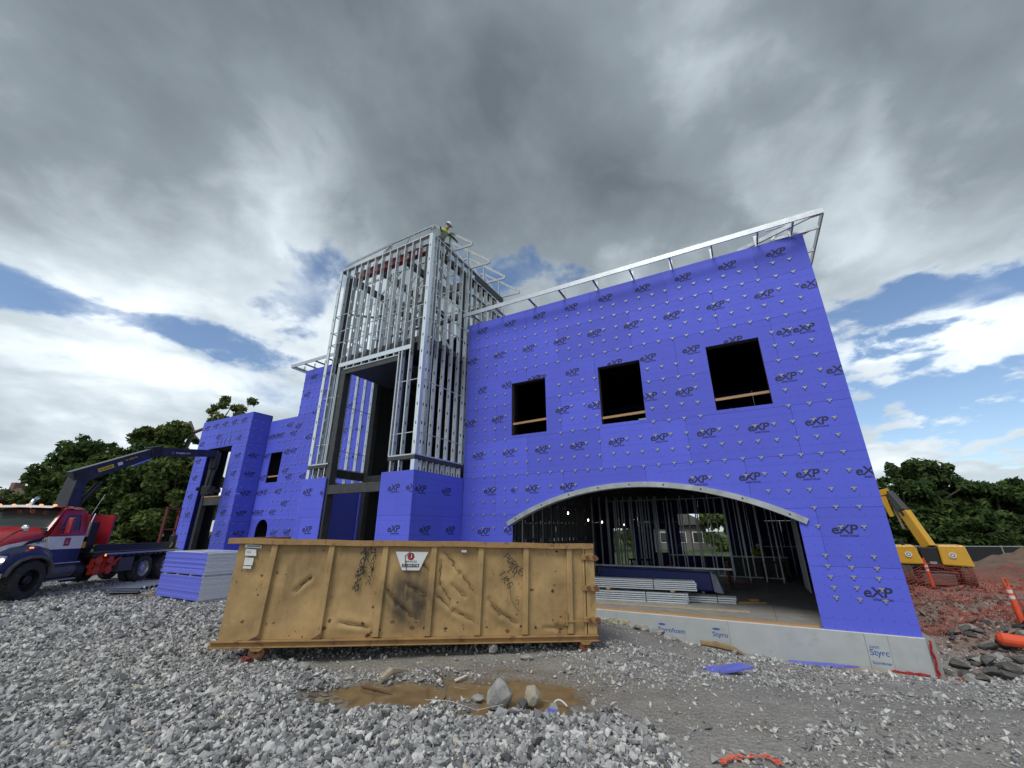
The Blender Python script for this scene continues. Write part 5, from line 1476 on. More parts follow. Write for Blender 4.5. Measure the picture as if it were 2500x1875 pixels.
# ------------------------------------------------------------------ crane truck (local x = rearwards, y = to its right side, z up)
TP = Vector((-14.25, 12.9, 0)); TROT = math.atan2(.9932, -.1168)
TRUCK = thing('crane_truck', 'red, white and navy flatbed truck with a black knuckle-boom crane behind its cab', 'truck', TP, TROT)
def tb_(name, m, bevel=0.0, smooth=False, parent=None, **k):
    return (lambda mb: mb.build(name, m, parent or TRUCK, bevel=bevel, smooth=smooth))
def wheel(x, y, r, w, rim_r, rim_m, lugs=False):
    c = (x, y, r)
    mb = MB(); s = w / 2
    mb.lathe([(rim_r, -s), (r * .82, -s * 1.02), (r * .95, -s * .92), (r, -s * .75), (r, s * .75), (r * .95, s * .92), (r * .82, s * 1.02), (rim_r, s)], c, (0, 1, 0), 36)
    if lugs:
        for k in range(30):
            a = 2 * PI * k / 30
            for yy, da in ((-s * .5, 0), (0, .1), (s * .5, 0)):
                p = Vector((x + math.cos(a + da) * r, y + yy, r + math.sin(a + da) * r)); q = Vector((x + math.cos(a + da) * (r + .016), y + yy, r + math.sin(a + da) * (r + .016)))
                mb.bar(p, q, .075, w * .24, up=(0, 1, 0))
    o = mb.build('wheel', RUBBER, TRUCK)
    mb = MB(); d = -1 if y < 1.2 else 1
    mb.lathe([(rim_r, -s * .98), (rim_r * .93, -s * .6), (rim_r * .85, -s * .1), (rim_r * .40, -s * .05), (.001, -s * .05)] if d < 0 else [(.001, s * .05), (rim_r * .4, s * .05), (rim_r * .85, s * .1), (rim_r, s * .98)], c, (0, 1, 0), 28)
    mb.build('rim', rim_m, o, smooth=False)
    mb = MB(); mb.lathe([(.13, -s * .05), (.13, -s * .75), (.09, -s * .95), (.001, -s * .97)], c, (0, 1, 0), 16)
    for k in range(10):
        a = 2 * PI * k / 10; mb.cyl((x + .19 * math.cos(a), y - s * .05, r + .19 * math.sin(a)), (x + .19 * math.cos(a), y - s * .25, r + .19 * math.sin(a)), .017, n=6)
    if d < 0: mb.build('hub', rim_m, o)
    return o
RIMB = mat('black_rim', (.02, .02, .022), .5, .3)
wheel(.40, .18, .53, .34, .30, RIMB, True); wheel(.40, 2.24, .53, .34, .30, RIMB)
for x in (5.12, 6.42):
    wheel(x, .19, .50, .27, .29, ALU); wheel(x, .52, .50, .27, .29, BLACK); wheel(x, 2.24, .50, .27, .29, BLACK)
mb = MB(); mb.box(-.6, 7.0, .80, .88, .72, .98); mb.box(-.6, 7.0, 1.55, 1.63, .72, .98); mb.build('chassis_rail', BLACK, TRUCK)
# hood: lofted sections, red top
def loft(name, secs, m, parent=None, bevel=0, closed=False, smooth=False):
    mb = MB(); n = len(secs[0]); vs = [p for s in secs for p in s]; fs = []
    for i in range(len(secs) - 1):
        for k in range(n - (0 if closed else 1)):
            fs.append((i * n + k, i * n + (k + 1) % n, (i + 1) * n + (k + 1) % n, (i + 1) * n + k))
    mb.add(vs, fs); return mb.build(name, m, parent or TRUCK, bevel=bevel, smooth=smooth)
def hood_sec(x, zt, zs, yin):
    return [(x, yin, zs), (x, yin + .03, zt - .12), (x, yin + .22, zt), (x, 1.21, zt + .05), (x, 2.42 - yin - .22, zt), (x, 2.42 - yin - .03, zt - .12), (x, 2.42 - yin, zs)]
loft('hood', [hood_sec(-.82, 1.48, 1.30, .55), hood_sec(-.70, 1.60, 1.42, .42), hood_sec(-.2, 1.80, 1.55, .30), hood_sec(.35, 1.95, 1.66, .22), hood_sec(.80, 2.06, 1.75, .16)], RED, smooth=True)
mb = MB(); mb.prism([(.08, 1.30), (.2, 1.5), (.3, 1.30)], 'x', .1, .2) if False else None
# white band and navy fender on the visible side, mirrored on the other
for s in (0, 1):
    Y = (lambda y: y) if s == 0 else (lambda y: 2.42 - y)
    loft('hood_band', [[(-.80, Y(.50), 1.32), (-.80, Y(.53), 1.16)], [(-.3, Y(.31), 1.53), (-.3, Y(.28), 1.34)], [(.35, Y(.21), 1.665), (.35, Y(.17), 1.46)], [(.80, Y(.15), 1.755), (.80, Y(.10), 1.38)]], WHITE)
    fx = [(-.62, 1.02), (-.50, 1.25), (-.25, 1.42), (.10, 1.50), (.45, 1.48), (.75, 1.40), (.92, 1.25), (1.0, .95)]
    inner = [(-.42, .72), (-.32, .95), (-.12, 1.12), (.15, 1.20), (.48, 1.20), (.76, 1.10), (.92, .95), (.97, .72)]
    mb = MB(); n = len(fx)
    vs = [(x, Y(.06), z - .02) for x, z in fx] + [(x, Y(.0), z) for x, z in inner] + [(x, Y(.42), z + .05) for x, z in fx]
    fs = [(i, i + 1, n + i + 1, n + i) for i in range(n - 1)] + [(i, i + 1, 2 * n + i + 1, 2 * n + i) for i in range(n - 1)]
    mb.add(vs, fs); mb.build('fender', NAVY, TRUCK, smooth=True)
    mb = MB(); pts = [(x, Y(-.02), z - .02) for x, z in inner]
    for p, q in zip(pts[:-1], pts[1:]): mb.bar(p, q, .10, .07)
    mb.build('wheel_arch_flare', mat('grey_flare', (.10, .10, .10), .7), TRUCK)
    mb = MB(); mb.hexa([(-.80, Y(.10), .95), (-.45, Y(.02), .95), (-.45, Y(.4), .95), (-.80, Y(.5), .95)] if s == 0 else [(-.80, Y(.5), .95), (-.45, Y(.4), .95), (-.45, Y(.02), .95), (-.80, Y(.10), .95)],
                       [(-.76, Y(.14), 1.30), (-.40, Y(.05), 1.30), (-.40, Y(.4), 1.34), (-.74, Y(.5), 1.34)] if s == 0 else [(-.74, Y(.5), 1.34), (-.40, Y(.4), 1.34), (-.40, Y(.05), 1.30), (-.76, Y(.14), 1.30)])
    mb.build('headlight_pod', NAVY, TRUCK, bevel=.02)
    mb = MB(); mb.prism([(-.80, 1.00), (-.50, 1.03), (-.44, 1.24), (-.76, 1.27)] , 'y', Y(.06) - .012, Y(.06) + .012); hl = mb.build('headlight', LAMPGLASS, TRUCK, bevel=.008)
    for dx in (-.70, -.58):
        mb = MB(); mb.cyl((dx, Y(.04), 1.13), (dx, Y(.035) + (-.02 if s == 0 else .02), 1.13), .055, n=14); mb.build('lamp', mat('lamp_glow', (.9, .85, .75), .2, 0, .05, emit=(1, .85, .6), estr=1.2), hl)
mb = MB(); mb.box(-.98, -.55, -.02, 2.44, .60, .88); mb.build('bumper', CHROME, TRUCK, bevel=.05)
mb = MB(); mb.box(-.90, -.86, .62, 1.80, .98, 1.50); mb.build('grille', CHROME, TRUCK, bevel=.02)
mb = MB(); mb.prism([(.02, 1.50), (.72, 1.66), (.68, 1.76), (.14, 1.62)], 'y', .175, .20); mb.build('hood_vent', BLACK, TRUCK)
# cab
def cab_sec(x, z0, z1, y): return [(x, y, z0), (x, y - .0, 1.38), (x, y + .02, 1.78), (x, y + .16, z1 - .08), (x, y + .24, z1), (x, 2.42 - y - .24, z1), (x, 2.42 - y - .16, z1 - .08), (x, 2.42 - y - .02, 1.78), (x, 2.42 - y, 1.38), (x, 2.42 - y, z0)]
def side_panel_truck(name, poly, y, m, t=.02, par=None):
    mb = MB(); mb.prism(poly, 'y', y, y + t); return mb.build(name, m, par or TRUCK)
for s, y in ((0, .08), (1, 2.32)):
    side_panel_truck('door_lower', [(.78, .98), (1.90, .98), (1.90, 1.36), (.78, 1.36)], y, NAVY)
    side_panel_truck('door_middle', [(.72, 1.362), (1.90, 1.362), (1.90, 1.76), (.62, 1.74)], y + .002, WHITE)
    ty = .14 if s == 0 else -.14
    mb = MB()   # upper door frame leaning inwards, with a window opening
    lo = [(.62, 1.762), (1.92, 1.762)]; hi = [(1.05, 2.56), (1.88, 2.56)]
    def q_(a, b, c, d):
        mb.add([(a[0], y + ty * (a[1] - 1.76) / .8, a[1]), (b[0], y + ty * (b[1] - 1.76) / .8, b[1]), (c[0], y + ty * (c[1] - 1.76) / .8, c[1]), (d[0], y + ty * (d[1] - 1.76) / .8, d[1])], [(0, 1, 2, 3)])
    W = [(.93, 1.93), (1.66, 1.93), (1.66, 2.42), (1.16, 2.42)]
    q_(lo[0], lo[1], W[1], W[0]); q_(lo[1], hi[1], W[2], W[1]); q_(hi[1], hi[0], W[3], W[2]); q_(hi[0], lo[0], W[0], W[3])
    mb.build('door_upper', RED, TRUCK, fix=False)
    mb = MB(); mb.add([(a[0], y + .015 + ty * (a[1] - 1.76) / .8, a[1]) for a in W], [(0, 1, 2, 3)]); mb.build('door_window', GLASS, TRUCK, fix=False)
mb = MB(); mb.box(1.48, 1.60, .062, .079, 1.80, 1.83); mb.build('door_handle', CHROME, TRUCK)
mb = MB(); mb.box(1.20, 1.40, .068, .080, 1.46, 1.70); em = mb.build('door_emblem', RED, TRUCK)
for i, (tx, zz) in enumerate((('LW', 1.60), ('SUPPLY', 1.54))):
    me = text_mesh('lettering', tx, .06 + .07 * i, WHITE, offset=.02); put('lettering', me, em, (1.29, .0665, zz), (0, 0, 0))
put('fleet_number', text_mesh('lettering', '25935', .26, INK, offset=.015), TRUCK, (.50, .145, 1.60), (0, R(-8), R(-8)))
# roof, pillars, windscreen, rear wall
loft('cab_roof', [[(.92, .24, 2.56), (.92, .30, 2.62), (.92, 2.12, 2.62), (.92, 2.18, 2.56)], [(1.25, .23, 2.60), (1.25, .32, 2.68), (1.25, 2.10, 2.68), (1.25, 2.19, 2.60)], [(1.75, .23, 2.58), (1.75, .32, 2.66), (1.75, 2.10, 2.66), (1.75, 2.19, 2.58)], [(1.92, .23, 2.40), (1.92, .32, 2.45), (1.92, 2.10, 2.45), (1.92, 2.19, 2.40)]], RED, smooth=True)
mb = MB(); mb.box(1.86, 1.92, .10, 2.32, 1.0, 2.45); mb.build('cab_rear', RED, TRUCK)
mb = MB(); mb.add([(.60, .20, 1.98), (.50, 1.21, 2.0), (.60, 2.22, 1.98), (1.02, 2.14, 2.56), (.92, 1.21, 2.58), (1.02, .28, 2.56)], [(0, 1, 4, 5), (1, 2, 3, 4)]); mb.build('windscreen', glass_mat('windscreen_glass', (.035, .045, .042)), TRUCK, fix=False, smooth=True)
mb = MB(); mb.bar((.60, .17, 1.90), (1.04, .26, 2.58), .07, .08); mb.build('pillar', RED, TRUCK)
mb = MB(); mb.bar((.60, 2.25, 1.90), (1.04, 2.16, 2.58), .07, .08); mb.build('pillar', RED, TRUCK)
mb = MB(); mb.box(.56, .62, .18, 2.24, 1.80, 1.99); mb.build('cowl', BLACK, TRUCK)
mb = MB(); mb.box(.65, 1.85, .16, 2.26, 1.30, 1.42); mb.build('cab_floor', BLACK, TRUCK)
mb = MB(); mb.box(1.45, 1.80, .35, .95, 1.45, 2.25); mb.build('seat', BLACK, TRUCK, bevel=.05); mb = MB(); mb.box(1.45, 1.80, 1.45, 2.05, 1.45, 2.25); mb.build('seat', BLACK, TRUCK, bevel=.05)
loft('sun_visor', [[(.66, .34, 2.60), (.60, 1.21, 2.62), (.66, 2.08, 2.60)], [(.74, .26, 2.665), (.68, 1.21, 2.69), (.74, 2.16, 2.665)], [(1.12, .26, 2.67), (1.06, 1.21, 2.69), (1.12, 2.16, 2.67)]], WHITE, smooth=True)
for y in (.42, .82, 1.21, 1.60, 2.0):
    mb = MB(); mb.lathe([(.055, 0), (.045, .035), (.02, .05), (.001, .052)], (.84, y, 2.672), (0, 0, 1), 12); mb.build('marker_light', MARKER, TRUCK, smooth=True)
mb = MB(); mb.tube([(1.98, 2.15, 1.2), (1.98, 2.15, 2.75), (2.02, 2.15, 2.9), (2.15, 2.15, 3.0)], .065, 12); mb.build('exhaust_stack', CHROME, TRUCK, smooth=True)
mb = MB(); mb.box(.98, 1.10, -.14, .03, 1.82, 2.32); mi_ = mb.build('wing_mirror', RED, TRUCK, bevel=.04)
mb = MB(); mb.bar((1.06, .0, 1.90), (1.12, .12, 1.86), .03, .04); mb.bar((1.06, .0, 1.98), (1.12, .12, 1.95), .03, .04); mb.build('mirror_arm', BLACK, mi_)
mb = MB(); mb.lathe([(.001, -.05), (.07, -.035), (.11, 0), (.1, .03), (.001, .04)], (-.30, .02, 1.98), (1, 0, .1), 18); hm = mb.build('hood_mirror', CHROME, TRUCK, smooth=True)
mb = MB(); mb.tube([(-.30, .02, 1.98), (-.48, .10, 1.86), (-.66, .25, 1.55)], .014, 6); mb.tube([(-.30, .02, 1.98), (-.40, .2, 1.80)], .012, 6); mb.build('mirror_stalk', BLACK, hm)
mb = MB(); mb.box(.05, .16, -.01, .01, 1.42, 1.46); mb.build('side_marker', MARKER, TRUCK)
mb = MB(); mb.tube([(1.94, .12, 1.7), (1.95, .06, 2.2), (2.0, .05, 2.48)], .018, 6); mb.build('grab_rail', CHROME, TRUCK)
mb = MB(); mb.tube([(1.96, .15, 2.4), (2.2, .1, 3.15)], .006, 5); mb.build('antenna', PAPER, TRUCK)
# step tank and under-body
mb = MB(); mb.cyl((1.02, .32, .70), (1.95, .32, .70), .25, n=20); mb.build('fuel_tank', mat('dull_tank', (.14, .14, .14), .45, .5, .2, 5), TRUCK, smooth=False)
mb = MB(); mb.box(.98, 2.0, .03, .38, .92, .96); mb.build('tank_step', ALU, TRUCK, bevel=.01); mb = MB(); mb.box(1.0, 2.0, .02, .3, .42, .46); mb.build('tank_step', ALU, TRUCK, bevel=.01)
mb = MB(); mb.cyl((2.0, .4, .62), (2.35, .4, .62), .30, n=18); mb.build('air_tank', BLACK, TRUCK)
# crane base, controls, bulkhead
mb = MB(); mb.box(2.0, 2.6, .5, 1.95, .98, 1.55); mb.box(1.98, 2.7, .35, 2.1, 1.18, 1.34); mb.build('crane_base', BLACK, TRUCK, bevel=.02)
mb = MB(); mb.box(2.02, 2.14, .16, .42, 1.72, 2.18); mb.build('control_box', YELLOW, TRUCK, bevel=.015); mb = MB(); mb.box(2.02, 2.16, .16, .46, 1.36, 1.56); mb.build('control_box', YELLOW, TRUCK, bevel=.015)
for i in range(7):
    mb = MB(); mb.tube([(2.25 + .04 * i, .30 + .05 * (i % 3), 1.3), (2.28 + .05 * i, .25 + .1 * (i % 2), 1.8), (2.35 + .03 * i, .5, 2.15 + .06 * (i % 3)), (2.2, .9, 2.3)], .022, 6); mb.build('hydraulic_hose', BLACK, TRUCK)
mb = MB(); mb.box(2.2, 2.55, .20, .62, 1.34, 2.22); mb.build('valve_block', BLACK, TRUCK, bevel=.03)
mb = MB(); mb.box(2.82, 2.86, .02, 2.40, 1.46, 2.46); mb.build('bulkhead', RED, TRUCK)
for y in (.03, 1.2, 2.35):
    mb = MB(); mb.box(2.862, 2.92, y, y + .05, 1.46, 2.44); mb.build('bulkhead_rib', RED, TRUCK)
# flat bed
mb = MB(); mb.box(2.4, 6.95, .03, 2.40, 1.06, 1.20); mb.build('bed', BLACK, TRUCK)
mb = MB(); mb.box(2.42, 6.58, -.005, .06, 1.22, 1.46); mb.build('side_rail', mat('black_rail', (.012, .013, .014), .4, 0, .2, 4), TRUCK, bevel=.01)
mb = MB(); mb.box(2.88, 6.95, -.012, .028, 1.10, 1.16); mb.build('edge_strip', ALU, TRUCK)
for k in range(13):
    mb = MB(); mb.box(3.0 + .3 * k, 3.16 + .3 * k, -.008, .028, 1.02, 1.09); mb.build('stake_pocket', BLACK, TRUCK)
mb = MB(); mb.box(2.89, 2.93, -.03, .0, 1.06, 1.13); mb.build('side_marker', MARKER, TRUCK)
mb = MB(); mb.prism([(6.22, 1.24), (6.34, 1.24), (6.46, 1.44), (6.34, 1.44)], 'y', -.009, -.006); mb.build('hazard_stripe', SAFETY, TRUCK)
# red rack on the bed
mb = MB(); mb.bar((5.66, .10, 1.40), (5.66, .10, 2.84), .08, .08); mb.bar((6.52, .10, 1.40), (6.52, .10, 2.84), .08, .08); mb.bar((5.62, .10, 2.86), (6.56, .10, 2.86), .08, .08); mb.bar((5.7, .10, 1.98), (6.48, .10, 1.98), .06, .06)
mb.bar((6.48, .1, 2.6), (6.3, .1, 2.82), .05, .05); mb.build('rack', mat('dark_red_rack', (.16, .02, .025), .55), TRUCK)
mb = MB(); mb.box(6.45, 6.65, -.02, .2, 1.2, 1.75); mb.build('tail_winch', BLACK, TRUCK, bevel=.03); mb = MB(); mb.cyl((6.66, -.03, 1.22), (6.66, -.03, 1.45), .045, n=10); mb.build('reflector_tube', PAPER, TRUCK)
# stabilisers and boxes under the bed
for x, z in ((2.75, .93), (2.75, .58), (3.25, .93), (3.28, .58)):
    mb = MB(); mb.lathe([(.001, -.05), (.13, -.05), (.14, -.01), (.13, .03), (.001, .03)], (x, .05, z), (0, 1, 0), 18); mb.build('stabiliser_pad', ORANGERED, TRUCK)
for x in (2.55, 3.05):
    mb = MB(); mb.box(x, x + .05, .06, .16, .48, 1.02); mb.box(x - .04, x + .7, .12, .2, .70, .80); mb.build('stabiliser_frame', ORANGERED, TRUCK)
mb = MB(); mb.bar((3.1, .08, .55), (3.75, .08, 1.0), .07, .09); mb.build('stabiliser_arm', ORANGERED, TRUCK)
mb = MB(); mb.box(3.75, 4.45, .04, .5, .48, .98); mb.build('tool_box', mat('grey_toolbox', (.07, .072, .08), .45, .2, .2, 4), TRUCK, bevel=.02)
mb = MB(); mb.box(4.72, 4.75, .02, .6, .35, 1.0); mb.build('mud_flap', BLACK, TRUCK)
# crane column and boom
BOOMM = mat('black_boom', (.02, .024, .034), .38, 0, .2, 3, coat=.2, dirt=(.09, .09, .09), dirt_amt=.35)
BOOMTOP = mat('grey_boom_top', (.13, .14, .145), .5, 0, .15, 3)
mb = MB(); mb.cyl((2.16, 1.236, 1.3), (2.16, 1.236, 2.9), .22, .19, n=18); mb.build('crane_column', BOOMM, TRUCK)
mb = MB(); mb.hexa([(1.95, 1.0, 2.6), (2.42, 1.0, 2.6), (2.42, 1.45, 2.6), (1.95, 1.45, 2.6)], [(2.05, 1.05, 3.75), (2.45, 1.0, 3.65), (2.45, 1.4, 3.65), (2.05, 1.4, 3.75)]); cc = mb.build('crane_head', BOOMM, TRUCK, bevel=.03)
for dy in (-.07, .07):
    mb = MB(); mb.cyl((2.5, 1.15 + dy, 2.75), (2.9, .95 + dy, 3.65), .05, n=10); mb.build('lift_cylinder', BLACK, TRUCK)
A_ = Vector((2.12, 1.236, 3.72)); K_ = Vector((4.27, .383, 5.02)); T_ = Vector((6.87, -.66, 5.45))
def boom(p, q, w, h, h2, name):
    mb = MB(); mb.bar(p, q, w, h, h2=h2, w2=w * .9); o = mb.build(name, BOOMM, TRUCK, bevel=.012)
    d = (q - p).normalized(); u = Vector((0, 0, 1)); sd = d.cross(u).normalized(); up = sd.cross(d)
    mb = MB(); mb.add([p + up * (h / 2 + .003) - sd * w * .46, q + up * (h2 / 2 + .003) - sd * w * .42, q + up * (h2 / 2 + .003) + sd * w * .42, p + up * (h / 2 + .003) + sd * w * .46], [(0, 1, 2, 3)]); mb.build('boom_top_plate', BOOMTOP, o, fix=False)
    return o, d, sd, up
b1, d1, s1, u1 = boom(A_ - (K_ - A_).normalized() * .1, K_, .34, .50, .36, 'main_boom')
b2, d2, s2_, u2 = boom(K_ - Vector((.05, -.02, -.03)), T_, .30, .36, .30, 'outer_boom')
mb = MB(); mb.bar(K_ - d1 * .16 + u1 * .08, K_ + d2 * .22 + u2 * .08, .42, .40); mb.build('boom_knuckle', BLACK, TRUCK, bevel=.03)
mb = MB(); mb.cyl(A_ + d1 * .1 - s1 * .2, A_ + d1 * .1 + s1 * .2, .16, n=16); mb.build('boom_pivot', BLACK, TRUCK)
mb = MB(); mb.cyl(K_ - d1 * .85 - u1 * .24, K_ - d1 * .15 - u1 * .22, .05, n=10); mb.build('boom_cylinder', CHROME, TRUCK)
def side_text(o, body, p, d, up, sd, w, m, off=.012, h=None):
    me = text_mesh('lettering', body, w, m, offset=off, height=h)
    out = -sd if (-sd).dot(Vector((0, -1, 0))) > 0 else sd
    M = Matrix((d, -out, up)).transposed().to_4x4()
    M.translation = p
    q = put('lettering', me, o); q.matrix_local = M; return q
out1 = -s1 if (-s1).y < 0 else s1; out2 = -s2_ if (-s2_).y < 0 else s2_
mb = MB(); mb.bar(A_ + d1 * .62 + out1 * .172, A_ + d1 * 1.12 + out1 * .171, .006, .13); mb.build('boom_badge', SAFETY, b1, bevel=.002)
side_text(b1, 'PALFINGER', A_ + d1 * .87 + out1 * .178, d1, u1, -out1, .44, INK, .03, .075)
side_text(b1, 'PK 42002 SH', A_ + d1 * 1.75 + out1 * .172 + u1 * .06, d1, u1, -out1, .42, SAFETY, .01, .06)
mb = MB(); mb.bar(A_ + d1 * 1.26 + out1 * .171, A_ + d1 * 1.42 + out1 * .170, .004, .12); mb.build('boom_notice', PAPER, b1)
side_text(b2, 'lwsupply.com', K_ + d2 * 1.12 + out2 * .158, d2, u2, -out2, .62, WHITE, .015, .11)
mb = MB(); mb.bar(K_ + d2 * .62 + out2 * .156, K_ + d2 * .74 + out2 * .156, .004, .12); mb.build('boom_emblem', mat('boom_emblem_blue', (.08, .10, .2), .5), b2)
# grapple hanging from the boom tip
mb = MB(); mb.bar(T_ + Vector((.0, 0, .1)), T_ + Vector((-.05, 0, -.75)), .28, .30, up=(1, 0, 0)); g = mb.build('rotator', BLACK, TRUCK, bevel=.03)
for dy, dx in ((-.10, 0), (.10, .08)):
    mb = MB(); mb.tube([T_ + Vector((dx, dy, -.6)), T_ + Vector((dx - .1, dy, -1.15)), T_ + Vector((dx - .12, dy, -1.7))], .055, 8); mb.build('grapple_leg', BLACK, g)
mb = MB(); mb.bar(T_ + Vector((-.55, -.55, -1.82)), T_ + Vector((.55, .55, -1.74)), .12, .16); mb.bar(T_ + Vector((-.75, -.35, -1.78)), T_ + Vector((-.35, -.75, -1.80)), .10, .12); mb.bar(T_ + Vector((.35, .75, -1.62)), T_ + Vector((.7, .4, -1.72)), .1, .16); mb.box(T_.x - .22, T_.x + .22, T_.y - .18, T_.y + .18, T_.z - 1.95, T_.z - 1.55)
mb.build('grapple_clamp', BLACK, g, bevel=.02)

# ------------------------------------------------------------------ wheeled excavator
EX = Vector((18.0, 18.9, zg(18.0, 18.9) - .02)); EXR = R(-40)
EXC = thing('wheeled_excavator', 'yellow wheeled excavator with a folded boom working on red dirt beyond the netting', 'excavator', EX, EXR)
EXC.scale = (.9, .9, .9)
# local: x = right as seen, y = away, z up
def big_wheel(x, y, r=.46):
    mb = MB(); s = .21
    mb.lathe([(r * .5, -s), (r * .86, -s), (r * .97, -s * .8), (r, -s * .5), (r, s * .5), (r * .97, s * .8), (r * .86, s), (r * .5, s)], (x, y, r), (1, 0, 0), 26)
    for k in range(20):
        a = 2 * PI * k / 20
        for q, da in ((-.1, 0), (.1, .16)):
            p = Vector((x + q, y + math.cos(a + da) * r, r + math.sin(a + da) * r)); mb.bar(p, p + Vector((0, math.cos(a + da), math.sin(a + da))) * .03, .2, .06, up=(1, 0, 0))
    o = mb.build('wheel', mat('muddy_tyre', (.07, .055, .045), .95, 0, .4, 8, dirt=(.17, .11, .08), dirt_amt=.8, dirt_scale=4), EXC)
    mb = MB(); mb.cyl((x - .1, y, r), (x + .1, y, r), r * .5, n=18); mb.build('rim', YELLOW, o)
for x in (-1.02, 1.02):
    big_wheel(x, .2); big_wheel(x, 2.6)
mb = MB(); mb.box(-.75, .75, .0, 2.9, .35, .72); mb.box(-.45, .45, -.3, .1, .30, .62); mb.build('undercarriage', BLACK, EXC, bevel=.04)
mb = MB(); mb.box(-.55, .55, -.55, -.45, .18, .6); mb.build('dozer_blade', mat('worn_blade', (.12, .1, .09), .6, .3), EXC, bevel=.02)
mb = MB(); mb.cyl((0, 1.3, .70), (0, 1.3, .90), .7, n=24); mb.build('slew_ring', BLACK, EXC)
mb = MB(); mb.box(-1.22, 1.22, .1, 2.8, .88, 1.0); mb.build('deck', BLACK, EXC)
mb = MB(); mb.hexa([(-1.26, .05, .98), (-.32, .0, .98), (-.32, 2.4, .98), (-1.26, 2.4, .98)], [(-1.24, .08, 1.82), (-.50, .05, 1.84), (-.50, 2.4, 1.84), (-1.24, 2.4, 1.82)]); sh1 = mb.build('engine_cover', YELLOW, EXC, bevel=.06)
mb = MB(); mb.hexa([(.28, .0, .98), (1.34, .05, .92), (1.34, 2.4, .92), (.28, 2.4, .98)], [(.30, .05, 1.86), (1.22, .1, 1.86), (1.22, 2.4, 1.86), (.30, 2.4, 1.86)]); sh2 = mb.build('side_housing', YELLOW, EXC, bevel=.06)
mb = MB(); mb.box(-.33, .27, .12, 2.2, .95, 1.75); mb.build('centre_frame', BLACK, EXC, bevel=.02)
mb = MB(); mb.box(-.12, .12, .10, .119, 1.02, 1.12); mb.build('plate', ALU, EXC)
for x, p in ((-.80, sh1), (.72, sh2)):
    mb = MB(); mb.cyl((x, -.012, 1.42), (x, -.002, 1.42), .13, n=22); q = mb.build('round_emblem', WHITE, p)
    mb = MB(); mb.lathe([(.05, -.016), (.085, -.016), (.085, -.0125), (.05, -.0125), (.05, -.016)], (x, 0, 1.42), (0, 1, 0), 18); mb.build('emblem_ring', mat('emblem_grey', (.15, .16, .2), .6), q)
mb = MB(); mb.bar((-.85, .3, 1.85), (-1.0, .5, 2.05), .06, .16); mb.build('rear_mirror', BLACK, EXC)
P0 = Vector((.05, .5, 1.75)); P1 = Vector((-.42, .95, 3.45)); P2 = Vector((-.80, 1.45, 4.45))
mb = MB(); mb.bar(P0, P1, .34, .46, h2=.42); mb.build('boom', YELLOW, EXC, bevel=.03)
mb = MB(); mb.bar(P1, P2, .30, .40, h2=.34); mb.build('boom', mat('dark_boom', (.06, .06, .062), .5), EXC, bevel=.03)
mb = MB(); mb.bar(P1 - (P1 - P0) * .12, P1 + (P2 - P1) * .1, .42, .10); mb.build('boom_collar', BLACK, EXC)
mb = MB(); mb.bar(P0 + Vector((.28, -.05, -.25)), P0 + (P1 - P0) * .55 + Vector((.1, 0, -.32)), .12, .12); mb.build('lift_ram', BLACK, EXC)
S0 = P2 + Vector((-.05, 0, .05)); S1 = Vector((-.72, 1.5, 2.6))
mb = MB(); mb.bar(S0 + Vector((.1, 0, .02)), S0 + Vector((-.32, .05, -.08)), .32, .30); mb.bar(S0 + Vector((-.27, .05, .02)), S1 + Vector((-.22, .05, .6)), .26, .32, up=(1, 0, 0), h2=.18); mb.build('stick', YELLOW, EXC, bevel=.03)
mb = MB(); mb.bar(S0 + Vector((.0, 0, -.1)), S1 + Vector((.1, 0, 0)), .10, .10); mb.build('bucket_ram', mat('pale_ram', (.5, .42, .28), .5), EXC)

# ------------------------------------------------------------------ delineators, netting, background fence, mound
def delineator(x, y, lean, label, h=1.1, z=None):
    t = thing('delineator_post', label, 'traffic post', (x, y, (zg(x, y) if z is None else z)), rot=lean)
    mb = MB(); mb.lathe([(.001, 0), (.2, 0), (.2, .05), (.08, .08), (.001, .08)], (0, 0, 0), (0, 0, 1), 16); mb.build('base', RUBBER, t)
    mb = MB(); mb.lathe([(.06, .06), (.055, h * .82), (.05, h * .84)], (0, 0, 0), (0, 0, 1), 16); b_ = mb.build('post', ORANGE, t, smooth=True)
    for zz in (h * .58, h * .70):
        mb = MB(); mb.lathe([(.0572, zz), (.0565, zz + .075)], (0, 0, 0), (0, 0, 1), 16); mb.build('reflective_band', WHITE, b_)
    mb = MB(); mb.tube([(.04, 0, h * .82), (.055, 0, h * .92), (.03, 0, h), (-.03, 0, h), (-.055, 0, h * .92), (-.04, 0, h * .82)], .018, 8); mb.build('handle', ORANGE, t)
    return t
delineator(12.35, 11.2, (.03, -.09, 0), 'orange delineator post with looped handle standing at the edge of the red dirt')
delineator(16.55, 17.7, (-.02, -.06, .4), 'orange delineator post standing before the excavator wheels')
delineator(17.8, 13.6, (0, .03, .4), 'orange delineator post by the dirt mound beyond the netting')
mb = MB(); mb.cyl((0, 0, 0), (1.3, .0, .0), .12, .10, n=14); mb.cyl((-.05, 0, 0), (0, 0, 0), .05, .12, n=14)
o = mb.build('fallen_barrel_tube', ORANGE, None, loc=(10.15, 9.75, zg(10.15, 9.75) + .28), rot=(0, R(6), R(-22))); tag(o, 'orange tube lying on the dark rubble beside the red dirt', 'tube')
NETM = mat('orange_net', (.46, .062, .04), .6, 0, .2, 6)
